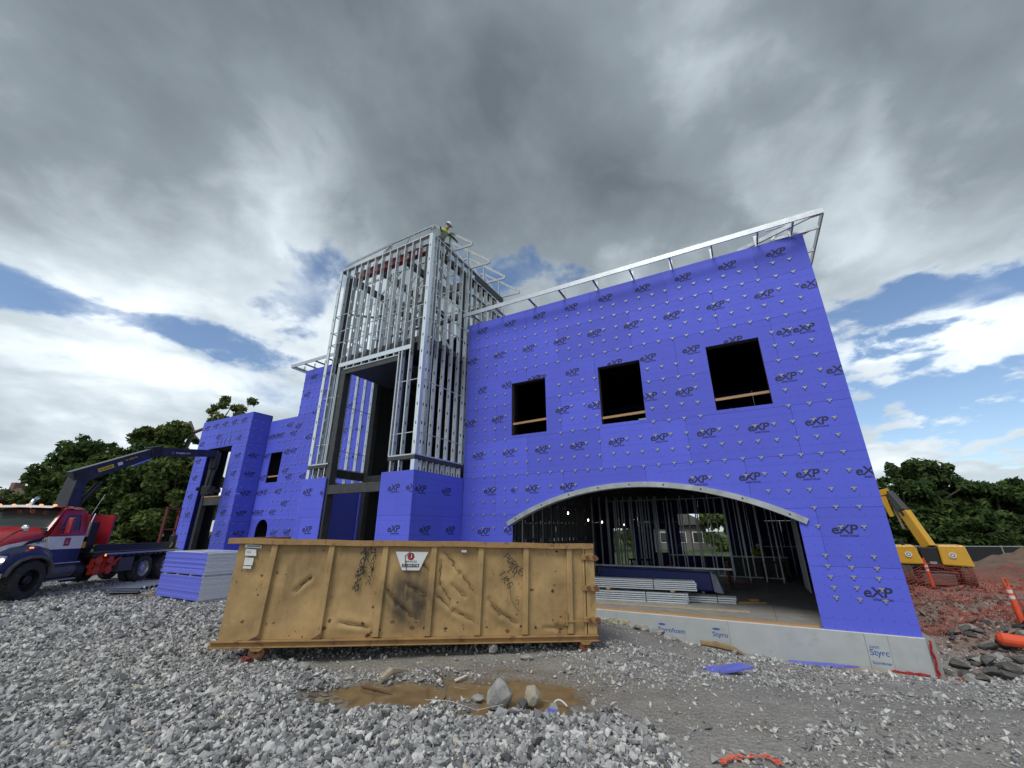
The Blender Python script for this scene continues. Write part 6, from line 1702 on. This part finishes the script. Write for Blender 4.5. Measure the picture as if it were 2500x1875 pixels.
def netting(pts, h, label, droop=.15, cell=.11):
    P = [Vector((x, y, 0)) for x, y in pts]; L_ = [0]
    for a, b in zip(P[:-1], P[1:]): L_.append(L_[-1] + (b - a).length)
    n = int(L_[-1] / cell); rows = max(3, int(h / cell)); mb = MB()
    rg = random.Random(len(pts) * 7 + int(h * 10))
    def pt(i, j):
        s = L_[-1] * i / n; k = max(q for q in range(len(L_)) if L_[q] <= s + 1e-6); k = min(k, len(P) - 2)
        p = P[k].lerp(P[k + 1], (s - L_[k]) / (L_[k + 1] - L_[k])); f = j / rows
        sag = droop * math.sin(PI * (s - L_[k]) / (L_[k + 1] - L_[k]))
        z = zg(p.x, p.y) + .03 + f * (h - sag) + .02 * math.sin(i * .8 + j)
        return Vector((p.x + .06 * math.sin(i * .35 + j * .5), p.y + .10 * math.sin(i * .21 + j * .8) - .15 * (1 - f), z))
    grid = [[pt(i, j) for j in range(rows + 1)] for i in range(n + 1)]
    for i in range(n + 1):
        for j in range(rows + 1):
            if i < n: mb.bar(grid[i][j], grid[i + 1][j], .006, .012)
            if j < rows: mb.bar(grid[i][j], grid[i][j + 1], .006, .007)
    tag(mb.build('safety_netting', NETM, fix=False), label, 'netting')
netting([(14.3, 17.3), (16.6, 17.5), (19.5, 17.6), (22.5, 18.6)], 1.0, 'orange mesh netting strung in front of the excavator wheels', .25)
netting([(9.0, 10.6), (10.6, 11.3), (13.2, 12.4), (15.8, 13.6)], .50, 'sagging orange mesh netting lying low across the red dirt', .3)
netting([(9.3, 12.6), (12.6, 14.2), (16.2, 15.6), (20.5, 17.0)], .55, 'orange mesh netting draped over the dirt between the posts and the excavator', .3)
netting([(12.3, 11.2), (15.5, 13.2), (18.9, 14.8)], .75, 'orange mesh netting sagging from the delineator posts', .35)
t = thing('silt_fence', 'long black silt fence with pale top rail behind the excavator', 'fence', (0, 0, 0))
for i in range(9):
    a = Vector((20 + 2.6 * i, 31 - .3 * i, -.3)); b = Vector((22.55 + 2.6 * i, 30.7 - .3 * i, -.3))
    mb = MB(); mb.bar(a + Vector((0, 0, .6)), b + Vector((0, 0, .6)), .02, 1.2); mb.build('fabric_panel', mat('black_fabric', (.015, .016, .02), .8), t)
    mb = MB(); mb.bar(a, a + Vector((0, 0, 1.3)), .05, .05); mb.build('fence_post', OLDWOOD, t); mb = MB(); mb.bar(a + Vector((0, 0, 1.24)), b + Vector((0, 0, 1.24)), .04, .05); mb.build('top_rail', ALU, t)
def mound(cx, cy, rx, ry, h, m, label):
    n = 44; mb = MB(); fs = []
    U, W_ = np.meshgrid(np.linspace(-1, 1, n + 1), np.linspace(-1, 1, n + 1), indexing='ij')
    X, Y = cx + rx * U, cy + ry * W_; rr = np.hypot(U, W_); f = fbm(X * .9 + 60, Y * .9, 4)
    Z = np.maximum(0, 1 - rr) ** .8 * h * (.7 + .6 * f) + (f - .5) * .35 * np.maximum(0, 1.1 - rr) - 1.4 * np.maximum(0, rr - .95) + terrain(X, Y) - .02
    vs = np.stack([X, Y, Z], -1).reshape(-1, 3).tolist()
    for i in range(n):
        for j in range(n): fs.append((i * (n + 1) + j, (i + 1) * (n + 1) + j, (i + 1) * (n + 1) + j + 1, i * (n + 1) + j + 1))
    mb.add(vs, fs); o = mb.build('dirt_mound', m, fix=False, smooth=True); kind(o, 'structure')
DIRT = mat('brown_dirt', (.15, .10, .075), .95, 0, .35, 2.5, bump=.9, bscale=14, dirt=(.18, .13, .10), dirt_amt=.7, dirt_scale=2)
mound(28.5, 21.5, 7.0, 5.0, 1.9, DIRT, ''); mound(20.5, 24.5, 4.5, 2.5, 1.0, DIRT, '')

# ------------------------------------------------------------------ material stored inside the arch
def stud_bundle(p, q, rows, cols, label, z0, hh=.055, ww=.10):
    a = from_b(p[0], p[1], z0); b = from_b(q[0], q[1], z0); d = (b - a); L_ = d.length; ang = math.atan2(d.y, d.x)
    t = thing('stud_bundle', label, 'steel studs', a, ang)
    for i in range(rows):
        for j in range(cols):
            e = random.uniform(-.06, .03); mb = MB()
            x0, x1 = random.uniform(0, .05), L_ + e; y0 = j * ww; zz = i * hh
            mb.add([(x0, y0, zz), (x1, y0, zz), (x1, y0, zz + hh * .62), (x0, y0, zz + hh * .62), (x0, y0 + ww * .95, zz + hh * .62), (x1, y0 + ww * .95, zz + hh * .62), (x1, y0 + ww * .95, zz), (x0, y0 + ww * .95, zz)], [(0, 1, 2, 3), (3, 2, 5, 4), (4, 5, 6, 7)])
            mb.add([(x0, y0 - .004, zz + .012), (x1, y0 - .004, zz + .012), (x1, y0 - .004, zz + .02), (x0, y0 - .004, zz + .02)], [(0, 1, 2, 3)])
            mb.build('steel_stud', GALV_BRIGHT, t, fix=False)
    for f in (.3, .75):
        mb = MB(); x = L_ * f; mb.box(x, x + .02, -.008, -.004, -.01, rows * hh + .01); mb.box(x, x + .02, -.008, cols * ww, rows * hh + .004, rows * hh + .008); mb.build('strap', BLACK, t)
    return t
stud_bundle((-9.0, 1.15), (-4.40, 1.88), 5, 5, 'lower bundle of galvanised steel studs strapped together on the slab behind the timber edge', -.035)
stud_bundle((-8.8, 1.20), (-4.15, 1.95), 5, 5, 'upper bundle of galvanised steel studs raised on timber blocks', .30, .052)
stud_bundle((-5.2, 2.35), (-3.22, 2.55), 3, 5, 'short bundle of galvanised steel studs beside the long bundles', -.035)
for x in (-8.2, -6.6, -4.8):
    mb = MB(); mb.box(-.05, .05, -.05, .5, 0, .05); o = mb.build('timber_block', LUMBER, None, loc=from_b(x, 1.2 + (x + 9) * .155, .245), rot=(0, 0, BROT)); tag(o, 'short timber block between the two long stud bundles', 'timber', 'blocks between the stud bundles')
t = thing('wrapped_board_pallet', 'long pile wrapped in dark blue sheeting with a torn clear end', 'wrapped pile', from_b(-7.9, 4.25, -.04), BROT)
WRAP = mat('blue_wrap', (.03, .045, .26), .45, 0, .15, 4)
mb = MB(); mb.hexa([(0, 0, .08), (4.0, 0, .08), (4.0, 1.2, .08), (0, 1.2, .08)], [(.25, .05, .70), (3.95, .05, .66), (3.95, 1.15, .68), (.25, 1.15, .72)]); mb.build('wrap', WRAP, t, bevel=.05)
mb = MB(); mb.hexa([(4.0, 0.02, .06), (4.28, .1, .02), (4.28, 1.1, .02), (4.0, 1.18, .06)], [(3.94, .06, .66), (4.12, .2, .56), (4.12, 1.0, .56), (3.94, 1.14, .68)]); mb.build('clear_wrap', mat('clear_wrap', (0, 0, 0)), t, bevel=.03)
for x in (.4, 2.0, 3.6):
    mb = MB(); mb.box(x, x + .1, .02, 1.2, .0, .078); mb.build('bearer', LUMBER, t)
mb = MB(); mb.bar((-.6, .3, .74), (4.6, .5, .74), .10, .05); mb.build('loose_stud', GALV, t)
def plank(p, q, label, w=.14, h=.035, m=LUMBER):
    mb = MB(); mb.bar(from_b(p[0], p[1], -.018), from_b(q[0], q[1], -.018), w, h); tag(mb.build('plank', m), label, 'plank')
plank((-7.5, .75), (-2.9, 1.28), 'long weathered plank lying on the slab before the stud bundles', m=OLDWOOD)
plank((-3.2, 2.75), (-2.5, 3.1), 'short plank end lying on the slab beyond the short stud bundle')
mb = MB(); mb.box(-.12, .12, -.06, .06, 0, .09); o = mb.build('timber_block', LUMBER, None, loc=from_b(-2.8, 3.15, -.035), rot=(0, 0, BROT + .3)); tag(o, 'single timber block resting on the slab near the plank end', 'timber')
t = thing('hand_cart', 'dark red sheet cart standing on the slab behind the wrapped pile', 'cart', from_b(-3.2, 6.9, -.04), BROT)
mb = MB(); mb.box(-.4, .4, -.3, .3, .16, .2); mb.box(-.38, -.3, -.3, .3, .2, .85); mb.build('cart_frame', REDSTEEL, t)
for x in (-.3, .3):
    for y in (-.25, .25): mb = MB(); mb.cyl((x, y - .02, .08), (x, y + .02, .08), .08, n=12); mb.build('wheel', BLACK, t)
t = thing('red_canister', 'red fuel canister standing among studs inside the ground floor', 'canister', from_b(-6.0, 9.2, -.04), BROT)
mb = MB(); mb.box(-.14, .14, -.1, .1, 0, .5); mb.build('body', RED, t, bevel=.04); mb = MB(); mb.tube([(-.08, 0, .5), (0, 0, .57), (.08, 0, .5)], .02, 6); mb.build('handle', RED, t)
for i, (x, y) in enumerate(((-7.2, 8.7), (-2.0, 9.6), (-4.9, 12.4))):
    t = thing('saw_horse', ('dark saw horse standing beside the red canister', 'dark saw horse in front of the low block wall', 'dark saw horse under the rear window opening')[i], 'saw horse', from_b(x, y, -.04), BROT)
    mb = MB(); mb.box(-.5, .5, -.05, .05, .68, .76); mb.build('top', BLACK, t)
    for sx in (-.4, .4):
        for sy in (-1, 1): mb = MB(); mb.bar((sx, .03 * sy, .7), (sx + .05, .28 * sy, 0), .05, .05); mb.build('leg', BLACK, t)
t = thing('delineator_post', '', '', (0, 0, 0)); bpy.data.objects.remove(t)
delineator(from_b(-1.5, 13.0).x, from_b(-1.5, 13.0).y, (0, 0, 0), 'orange delineator post standing inside behind the low block wall', 1.1, -.04)
for i, (x, z) in enumerate(((-5.75, 0), (-5.05, 0))):
    t = thing('cardboard_box', ('pale box on the upper floor at the middle window', 'pale blue cooler on the upper floor at the middle window')[i], 'box', from_b(x + .05, .7, 3.9), BROT)
    mb = MB(); mb.box(0, (.32, .55)[i], 0, .35, 0, (1.22, 1.26)[i]); mb.build('carton', PAPER if i == 0 else mat('pale_blue', (.35, .5, .6), .6), t, bevel=.01); mb = MB(); mb.box(.1, .2, -.004, -.001, 1.1, 1.2); mb.build('label', mat('sticker_grey', (0, 0, 0)), t)
# ------------------------------------------------------------------ trees
LEAF = attr_mat('leaves', [(0, (.022, .040, .012)), (.4, (.052, .092, .027)), (.75, (.10, .155, .042)), (1, (.17, .22, .065))], .75, trans=.25, spec=.2, nscale=3)
LEAFD = attr_mat('dark_leaves', [(0, (.012, .012, .010)), (.5, (.030, .028, .018)), (1, (.065, .055, .03))], .8, trans=.2, spec=.2, nscale=3)
LEAFY = attr_mat('yellow_green_leaves', [(0, (.042, .066, .018)), (.5, (.105, .15, .04)), (1, (.21, .24, .075))], .75, trans=.3, spec=.2, nscale=3)
BARK = mat('bark', (.085, .07, .055), .95, 0, .35, 5, bump=.6, stretch=(3, 3, .6))
def leaf_cloud(name, blobs, n, size, material, parent, tone_shift=0.0):
    blobs = np.array(blobs); vol = (blobs[:, 3] * blobs[:, 4] * blobs[:, 5]) ** (2 / 3.); p = vol / vol.sum()
    idx = RNG.choice(len(blobs), n, p=p); b = blobs[idx]
    d = RNG.normal(size=(n, 3)); d /= np.linalg.norm(d, axis=1)[:, None]
    rr = np.clip(1.08 - np.abs(RNG.normal(0, .32, n)), .15, 1.3)
    pos = b[:, :3] + d * rr[:, None] * b[:, 3:6]
    nrm = d * .6 + RNG.normal(size=(n, 3)) * .6 + np.array([0, 0, .35]); nrm /= np.linalg.norm(nrm, axis=1)[:, None]
    a = np.cross(nrm, RNG.normal(size=(n, 3))); a /= np.linalg.norm(a, axis=1)[:, None]; c = np.cross(nrm, a)
    s = size * RNG.uniform(.55, 1.3, n)[:, None]
    v = np.stack([pos - a * s, pos - c * s * .45 + nrm * s * .1, pos + a * s, pos + c * s * .45 + nrm * s * .1], 1).reshape(-1, 3)
    me = bpy.data.meshes.new(name); me.vertices.add(4 * n); me.vertices.foreach_set('co', v.astype(np.float32).ravel())
    me.loops.add(4 * n); me.loops.foreach_set('vertex_index', np.arange(4 * n, dtype=np.int32))
    me.polygons.add(n); me.polygons.foreach_set('loop_start', (np.arange(n) * 4).astype(np.int32)); me.update(calc_edges=True)
    blob_t = RNG.uniform(-.16, .16, len(blobs))[idx]
    tone = np.clip(.45 + blob_t + RNG.normal(0, .16, n) + tone_shift, 0, 1)
    at_ = me.attributes.new('tone', 'FLOAT', 'POINT'); at_.data.foreach_set('value', np.repeat(tone, 4).astype(np.float32))
    me.materials.append(material)
    return put(name, me, parent)
def tree(x, y, h, r, label, n=9000, size=.22, material=None, low=.12, nb=26, group=None, shift=0.0, ry=None, name='broadleaf_tree', flat=.5):
    z = zg(x, y); ry = ry or r
    t = thing(name, label, 'tree', (x, y, z - .05), 0, group)
    lo = low * h
    mb = MB(); mb.tube([(0, 0, 0), (.05 * r, 0, h * .25), (-.04 * r, .05, h * .5), (.05, 0, h * .82)], .2, 9, radii=[h * .035, h * .028, h * .02, h * .008])
    limbs = []
    for k in range(6):
        a = 2 * PI * k / 6 + random.uniform(-.4, .4); zz = h * random.uniform(.3, .6)
        e = (r * .75 * math.cos(a), ry * .75 * math.sin(a), min(h * .92, zz + h * random.uniform(.12, .3)))
        mb.tube([(0, 0, zz), (e[0] * .5, e[1] * .5, (zz + e[2]) / 2 + .1), e], .05, 6, radii=[h * .016, h * .011, h * .004])
    mb.build('trunk', BARK, t)
    blobs = []
    for k in range(int(nb * 1.6)):
        u = random.random(); zc = lo + (h - lo) * (u ** .85) * .93
        prof = math.sin(PI * min(1, .12 + .88 * (zc - lo) / (h - lo) * .93)) ** flat
        a = random.uniform(0, 2 * PI); q = math.sqrt(random.random()) * .85 * prof
        s = random.uniform(.15, .34) * (1.0 if k % 4 else .6)
        blobs.append((r * q * math.cos(a), ry * q * math.sin(a), zc, r * s, ry * s, min(r, h * .4) * s * .8))
    for k in range(18):   # twigs that break the outline
        a = random.uniform(0, 2 * PI); zc = lo + (h - lo) * random.uniform(.35, 1.0); prof = math.sin(PI * min(1, .12 + .8 * (zc - lo) / (h - lo))) ** flat
        blobs.append((r * 1.0 * prof * math.cos(a), ry * prof * math.sin(a), zc, r * .11, ry * .11, r * .08))
    leaf_cloud('crown', blobs, n, size, material or LEAF, t, shift)
    return t
tree(-36.5, 30, 5.3, 3.0, 'small dark reddish tree in front of the house roof', 7000, .2, LEAFD, name='dark_tree')
tree(-31.8, 29.5, 6.3, 1.5, 'slender dark green tree between the house roof and the crane', 4500, .19, shift=-.1)
tree(-28.2, 28, 8.1, 3.1, 'domed ivy-covered tree rising behind the crane boom', 15000, .2, LEAF, low=.02, nb=36)
tree(-26.0, 27.0, 6.3, 3.0, 'dense leafy tree behind the flatbed of the truck', 14000, .2, low=.0, nb=34, shift=.02)
tree(-24.9, 29.0, 9.6, 2.5, 'tall leafy tree under the outer boom of the crane', 15000, .2, LEAFY, low=.02, nb=34, shift=-.08)
tree(-21.6, 27.0, 6.6, 2.9, 'leafy bush-like tree beside the blue portal leg', 11000, .2, LEAFY, low=.0, nb=28, shift=-.02)
tree(-17.6, 31, 6.0, 2.4, 'leafy tree seen through the blue portal opening', 8000, .2, low=.02, nb=26)
tree(-23.5, 25.2, 2.6, 2.4, 'low bright shrub growing in front of the leafy trees', 8000, .17, LEAFY, low=.0, nb=20, name='shrub', shift=.0)
tree(-27.0, 25.5, 2.4, 2.2, 'low dark shrub growing behind the red bulkhead of the truck', 7000, .17, LEAF, low=.0, nb=20, name='shrub')
tree(-23.4, 27.6, 7.7, 2.7, 'leafy tree filling the gap left of the blue portal', 13000, .2, LEAF, low=.0, nb=32, shift=.04)
tree(-29.8, 27.0, 5.6, 2.6, 'rounded leafy tree behind the crane column', 9000, .2, LEAFY, low=.0, nb=28, shift=-.1)
# tree with a bare crooked limb
t = thing('bare_limbed_tree', 'tree with a bare crooked limb reaching above the blue portal', 'tree', (-24.6, 29.5, -1.3))
mb = MB(); mb.tube([(0, 0, 0), (.1, 0, 4), (.5, 0, 7.2), (.75, 0, 9.0), (1.0, 0, 10.1), (.55, 0, 10.9)], .2, 9, radii=[.28, .24, .20, .17, .15, .10])
mb.tube([(1.0, 0, 10.05), (1.7, 0, 10.35), (2.6, .1, 10.5), (3.6, .1, 10.9), (4.5, 0, 11.2)], .1, 8, radii=[.13, .11, .085, .06, .02])
mb.tube([(1.7, 0, 10.35), (2.1, 0, 11.1), (2.0, 0, 11.7)], .05, 6, radii=[.06, .04, .015]); mb.tube([(2.6, .1, 10.5), (3.1, .1, 11.6), (3.4, .1, 12.4)], .05, 6, radii=[.06, .04, .012]); mb.tube([(3.6, .1, 10.9), (4.3, .1, 11.8), (4.7, .1, 12.3)], .04, 6, radii=[.045, .03, .01]); mb.tube([(1.0, 0, 10), (1.6, 0, 9.5), (2.1, 0, 9.1)], .04, 6, radii=[.07, .05, .015])
mb.build('trunk', mat('pale_bark', (.17, .14, .11), .95, 0, .3, 6, bump=.5), t)
bl = [(3.3 + random.uniform(-.8, 1.6), random.uniform(-.6, .6), 11.4 + random.uniform(-.7, 1.2), .38, .4, .28) for _ in range(15)] + [(2.1 + random.uniform(-.3, .5), 0, 11.8 + random.uniform(-.3, .4), .25, .3, .2) for _ in range(3)]
leaf_cloud('crown', bl, 1700, .17, LEAFY, t, .12)
# right-hand trees beyond the excavator
for x, y, h, r, lb, m, sh in ((44.5, 45, 9.3, 4.3, 'tallest dark leafy tree beyond the excavator', LEAF, -.08), (40.0, 43, 7.4, 3.2, 'round leafy tree behind the excavator boom', LEAF, -.05), (49.5, 43, 7.2, 4.2, 'broad green tree beyond the dirt mound', LEAF, .03),
                              (54.5, 46, 7.0, 4.0, 'dark leafy tree at the end of the tree row behind the mound', LEAF, -.08), (60.5, 45, 5.6, 4.2, 'pale green tree behind the dirt mound', LEAFY, -.02), (36.5, 46, 6.0, 2.6, 'leafy tree partly behind the building corner', LEAF, 0),
                              (44.0, 37, 3.8, 3.6, 'low dense bush before the tallest dark tree', LEAF, .04), (52, 38.5, 3.9, 3.6, 'low green bush before the broad green tree', LEAFY, -.12)):
    tree(x, y, h, r, lb, 11000, .30, m, low=.03, nb=32, shift=sh)
for x, y, h, r, lb in ((38.5, 36.5, 3.4, 3.0, 'low dense bush behind the excavator housing'), (58.5, 39, 3.6, 3.6, 'low pale bush at the foot of the pale green tree')):
    tree(x, y, h, r, lb, 7000, .28, LEAF, low=.0, nb=26, name='shrub')
# trees seen through the ground floor
for x, y, h, r, lb in ((17.0, 63, 9.5, 4.5, 'leafy tree behind the neighbouring house seen through the arch'), (24.6, 49, 8.0, 3.6, 'bright green tree seen through the arch beside the neighbouring house'), (11.5, 50, 8, 4, 'leafy tree seen through the rear doorway')):
    tree(x, y, h, r, lb, 5000, .36, LEAFY, low=.03, nb=24, shift=.1)

# ------------------------------------------------------------------ houses in the background
def house(x, y, rz, w, d, hw, hr, label, wallc, roofc):
    t = thing('house', label, 'house', (x, y, zg(x, y) - .1), rz)
    mb = MB(); mb.box(-w / 2, w / 2, -d / 2, d / 2, 0, hw); wl_ = mb.build('wall', mat('house_wall_' + str(int(x)), wallc, .85, 0, .1, 2), t)
    e = .5; k = min(w, d) * .45
    mb = MB(); mb.add([(-w / 2 - e, -d / 2 - e, hw), (w / 2 + e, -d / 2 - e, hw), (w / 2 + e, d / 2 + e, hw), (-w / 2 - e, d / 2 + e, hw), (-w / 2 + k, 0, hw + hr), (w / 2 - k, 0, hw + hr)], [(0, 1, 5, 4), (1, 2, 5), (2, 3, 4, 5), (3, 0, 4), (3, 2, 1, 0)])
    rf = mb.build('roof', mat('shingles_' + str(int(x)), roofc, .95, 0, .25, 9, bump=.5, bscale=12, stretch=(1, 1, 4)), t)
    mb = MB(); mb.box(w * .15, w * .15 + .7, -.3, .4, hw + hr * .4, hw + hr + .5); mb.build('chimney', mat('chimney_brick', (.22, .12, .09), .9), rf)
    for f in (-.32, 0, .32):
        mb = MB(); mb.box(w * f - .6, w * f + .6, -d / 2 - .04, -d / 2 - .005, .9, 2.2); q = mb.build('window', WHITE, t); mb = MB(); mb.box(w * f - .5, w * f + .5, -d / 2 - .06, -d / 2 - .042, 1.0, 2.1); mb.build('pane', GLASS, q)
house(-49, 40, R(-20), 16, 10, 3.1, 2.9, 'house with a brown shingle hip roof behind the dark reddish tree', (.35, .30, .26), (.13, .105, .09))
house(21.6, 57, R(-12), 6, 7, 3.0, 2.2, 'grey house with a low hip roof seen through the arch', (.17, .16, .155), (.07, .065, .06))
tree(35.0, 40, 4.6, 3.0, 'dense low tree between the building corner and the excavator boom', 8000, .28, LEAF, low=.0, nb=28)

# ------------------------------------------------------------------ people
SKIN = mat('skin', (.42, .26, .18), .6, 0, .08, 8)
TROUSERS = mat('dark_trousers', (.05, .055, .065), .85, 0, .25, 12); GREYSHIRT = mat('grey_shirt', (.30, .31, .32), .85, 0, .15, 12)
HATW = mat('white_hard_hat', (.72, .71, .68), .4, 0, .05, 5); LEATHER = mat('tool_leather', (.20, .14, .08), .8, 0, .2, 10); BOOT = mat('boots', (.05, .035, .025), .8)
def person(label, origin, J, hat_m, shirt, sleeve, hands, facing):
    """J: joint positions relative to the origin; one continuous skinned body"""
    t = thing('person', label, 'person', origin, BROT)
    V = {k: Vector(v) for k, v in J.items()}
    E = [('pelvis', 'spine'), ('spine', 'chest'), ('chest', 'neck'), ('neck', 'head'), ('head', 'crown')]
    for s in 'lr':
        E += [('chest', 'sho' + s), ('sho' + s, 'elb' + s), ('elb' + s, 'wri' + s), ('wri' + s, 'palm' + s), ('pelvis', 'hip' + s), ('hip' + s, 'kne' + s), ('kne' + s, 'ank' + s), ('ank' + s, 'toe' + s)]
        d = (V['wri' + s] - V['elb' + s]).normalized(); side = d.cross(Vector((0, 0, 1))).normalized(); dn = Vector((0, 0, -1))
        V['palm' + s] = V['wri' + s] + d * .07
    rad = dict(pelvis=.15, spine=.145, chest=.16, neck=.06, head=.095, crown=.075)
    for s in 'lr':
        for k, v in dict(sho=.075, elb=.052, wri=.035, palm=.042, hip=.10, kne=.068, ank=.048, toe=.042).items(): rad[k + s] = v
    # fingers and thumb
    for s in 'lr':
        d = (V['palm' + s] - V['wri' + s]).normalized(); side = d.cross(Vector((0, 0, 1))).normalized(); dn = side.cross(d) * -1
        for i, (o_, L_) in enumerate(((-.03, .075), (-.01, .085), (.01, .08), (.03, .062))):
            a, b = 'f%d%s' % (i, s), 'g%d%s' % (i, s)
            V[a] = V['palm' + s] + d * .05 + side * o_; V[b] = V[a] + d * L_ * .5 + dn * L_ * .5; E += [('palm' + s, a), (a, b)]; rad[a] = .010; rad[b] = .008
        V['t' + s] = V['wri' + s] + d * .05 + side * .055; E.append(('palm' + s, 't' + s)); rad['t' + s] = .010
    # nose
    V['nose'] = V['head'] + Vector(facing) * .105; E.append(('head', 'nose')); rad['nose'] = .018
    names = list(V); ix = {k: i for i, k in enumerate(names)}
    me = bpy.data.meshes.new('body'); me.from_pydata([V[k] for k in names], [(ix[a], ix[b]) for a, b in E], [])
    o = bpy.data.objects.new('body', me); COL.objects.link(o)
    o.modifiers.new('skin', 'SKIN'); sub = o.modifiers.new('sub', 'SUBSURF'); sub.levels = sub.render_levels = 2
    sv = me.skin_vertices[0].data
    for k in names:
        sv[ix[k]].radius = (rad[k], rad[k]); sv[ix[k]].use_root = (k == 'pelvis')
    dg = bpy.context.evaluated_depsgraph_get(); dg.update()
    m2 = bpy.data.meshes.new_from_object(o.evaluated_get(dg)); bpy.data.objects.remove(o)
    m2.name = 'body'; m2.materials.clear()
    for m in (shirt, sleeve, TROUSERS, SKIN, BOOT): m2.materials.append(m)
    reg = dict(pelvis=2, spine=0, chest=0, neck=3, head=3, crown=3, nose=3)
    for s in 'lr':
        reg.update({'sho' + s: 0, 'elb' + s: 1, 'wri' + s: hands, 'palm' + s: hands, 'hip' + s: 2, 'kne' + s: 2, 'ank' + s: 4, 'toe' + s: 4, 't' + s: hands})
        for i in range(4): reg['f%d%s' % (i, s)] = hands; reg['g%d%s' % (i, s)] = hands
    P = np.array([V[k] for k in names]); A = [(ix[a], ix[b]) for a, b in E]
    for p in m2.polygons:
        c = np.array(p.center); best = (9, 0)
        for a, b in A:
            ab = P[b] - P[a]; tt = np.clip(np.dot(c - P[a], ab) / max(np.dot(ab, ab), 1e-9), 0, 1); dd_ = np.linalg.norm(c - P[a] - ab * tt)
            if dd_ < best[0]: best = (dd_, a if tt < .5 else b)
        p.material_index = reg[names[best[1]]]; p.use_smooth = True
    put('body', m2, t)
    hd = V['crown']; up = (V['crown'] - V['neck']).normalized(); f_ = Vector(facing)
    mb = MB(); mb.lathe([(.150, -.01), (.135, .0), (.132, .04), (.11, .09), (.06, .125), (.001, .135)], hd - up * .02, up, 20); mb.lathe([(.13, -.004), (.165, -.014), (.165, -.004), (.13, .01)], hd - up * .02 + f_ * .03, up, 20); mb.build('hard_hat', hat_m, t, smooth=True)
    sd = f_.cross(Vector((0, 0, 1))).normalized()
    for q in (-1, 1):
        mb = MB(); mb.lathe([(.001, -.01), (.012, 0), (.001, .01)], V['head'] + f_ * .088 + sd * .035 * q + Vector((0, 0, .015)), f_, 8); mb.build('eye', INK, t)
    mb = MB(); mb.bar(V['head'] + f_ * .092 - Vector((0, 0, .045)) - sd * .025, V['head'] + f_ * .092 - Vector((0, 0, .045)) + sd * .025, .008, .01); mb.build('mouth', mat('lips', (.3, .12, .1), .6), t)
    return t, V
ox, oy, oz = -11.10, -1.55, 12.34
def rel(*p): return (p[0] - ox, p[1] - oy, p[2] - oz)
J1 = dict(pelvis=rel(-11.33, -1.52, 12.98), spine=rel(-11.28, -1.52, 13.16), chest=rel(-11.18, -1.50, 13.36), neck=rel(-11.06, -1.48, 13.53), head=rel(-10.98, -1.46, 13.62), crown=rel(-10.95, -1.46, 13.70),
          shol=rel(-11.13, -1.29, 13.44), elbl=rel(-10.92, -1.16, 13.22), wril=rel(-10.76, -1.20, 13.02), shor=rel(-11.13, -1.71, 13.42), elbr=rel(-10.90, -1.74, 13.18), wrir=rel(-10.78, -1.42, 13.05),
          hipl=rel(-11.30, -1.40, 12.92), knel=rel(-11.00, -1.30, 12.82), ankl=rel(-11.10, -1.32, 12.43), toel=rel(-10.95, -1.30, 12.38), hipr=rel(-11.30, -1.64, 12.92), kner=rel(-11.02, -1.80, 12.78), ankr=rel(-11.12, -1.82, 12.43), toer=rel(-10.97, -1.84, 12.38))
p1, V1 = person('worker with yellow sleeves and white hard hat crouching on top of the steel tower', from_b(ox - .22, oy, oz - .14), J1, HATW, GREYSHIRT, HIVIS, 4, (.94, .1, -.3))
mb = MB(); mb.lathe([(.165, -.04), (.175, 0), (.165, .04)], V1['pelvis'] + Vector((0, 0, .08)), (V1['spine'] - V1['pelvis']), 18); mb.box(V1['pelvis'].x - .16, V1['pelvis'].x - .02, V1['pelvis'].y - .24, V1['pelvis'].y - .14, V1['pelvis'].z - .14, V1['pelvis'].z + .08); mb.build('tool_belt', LEATHER, p1)
for q in (-1, 1):
    mb = MB(); mb.tube([V1['pelvis'] + Vector((-.16, .06 * q, .1)), V1['chest'] + Vector((-.17, .10 * -q, 0)), V1['chest'] + Vector((-.06, .13 * -q, .15))], .016, 6); mb.build('harness_strap', INK, p1)
ox, oy, oz = -2.45, 12.5, -.04
J2 = dict(pelvis=rel(-2.55, 12.7, .62), spine=rel(-2.52, 12.62, .78), chest=rel(-2.48, 12.5, .95), neck=rel(-2.42, 12.42, 1.08), head=rel(-2.36, 12.36, 1.14), crown=rel(-2.33, 12.34, 1.21), shol=rel(-2.30, 12.55, .98), elbl=rel(-2.12, 12.35, .86), wril=rel(-2.25, 12.15, .84),
          shor=rel(-2.68, 12.42, .98), elbr=rel(-2.62, 12.18, .82), wrir=rel(-2.42, 12.05, .84), hipl=rel(-2.44, 12.72, .58), knel=rel(-2.38, 12.40, .46), ankl=rel(-2.40, 12.72, .06), toel=rel(-2.36, 12.56, .02), hipr=rel(-2.66, 12.70, .58), kner=rel(-2.7, 12.36, .46), ankr=rel(-2.68, 12.7, .06), toer=rel(-2.68, 12.54, .02))
person('worker in yellow hi-vis top and white hard hat bending behind the low block wall inside', from_b(ox, oy, oz), J2, HATW, HIVIS, HIVIS, 3, (.3, -.9, -.3))
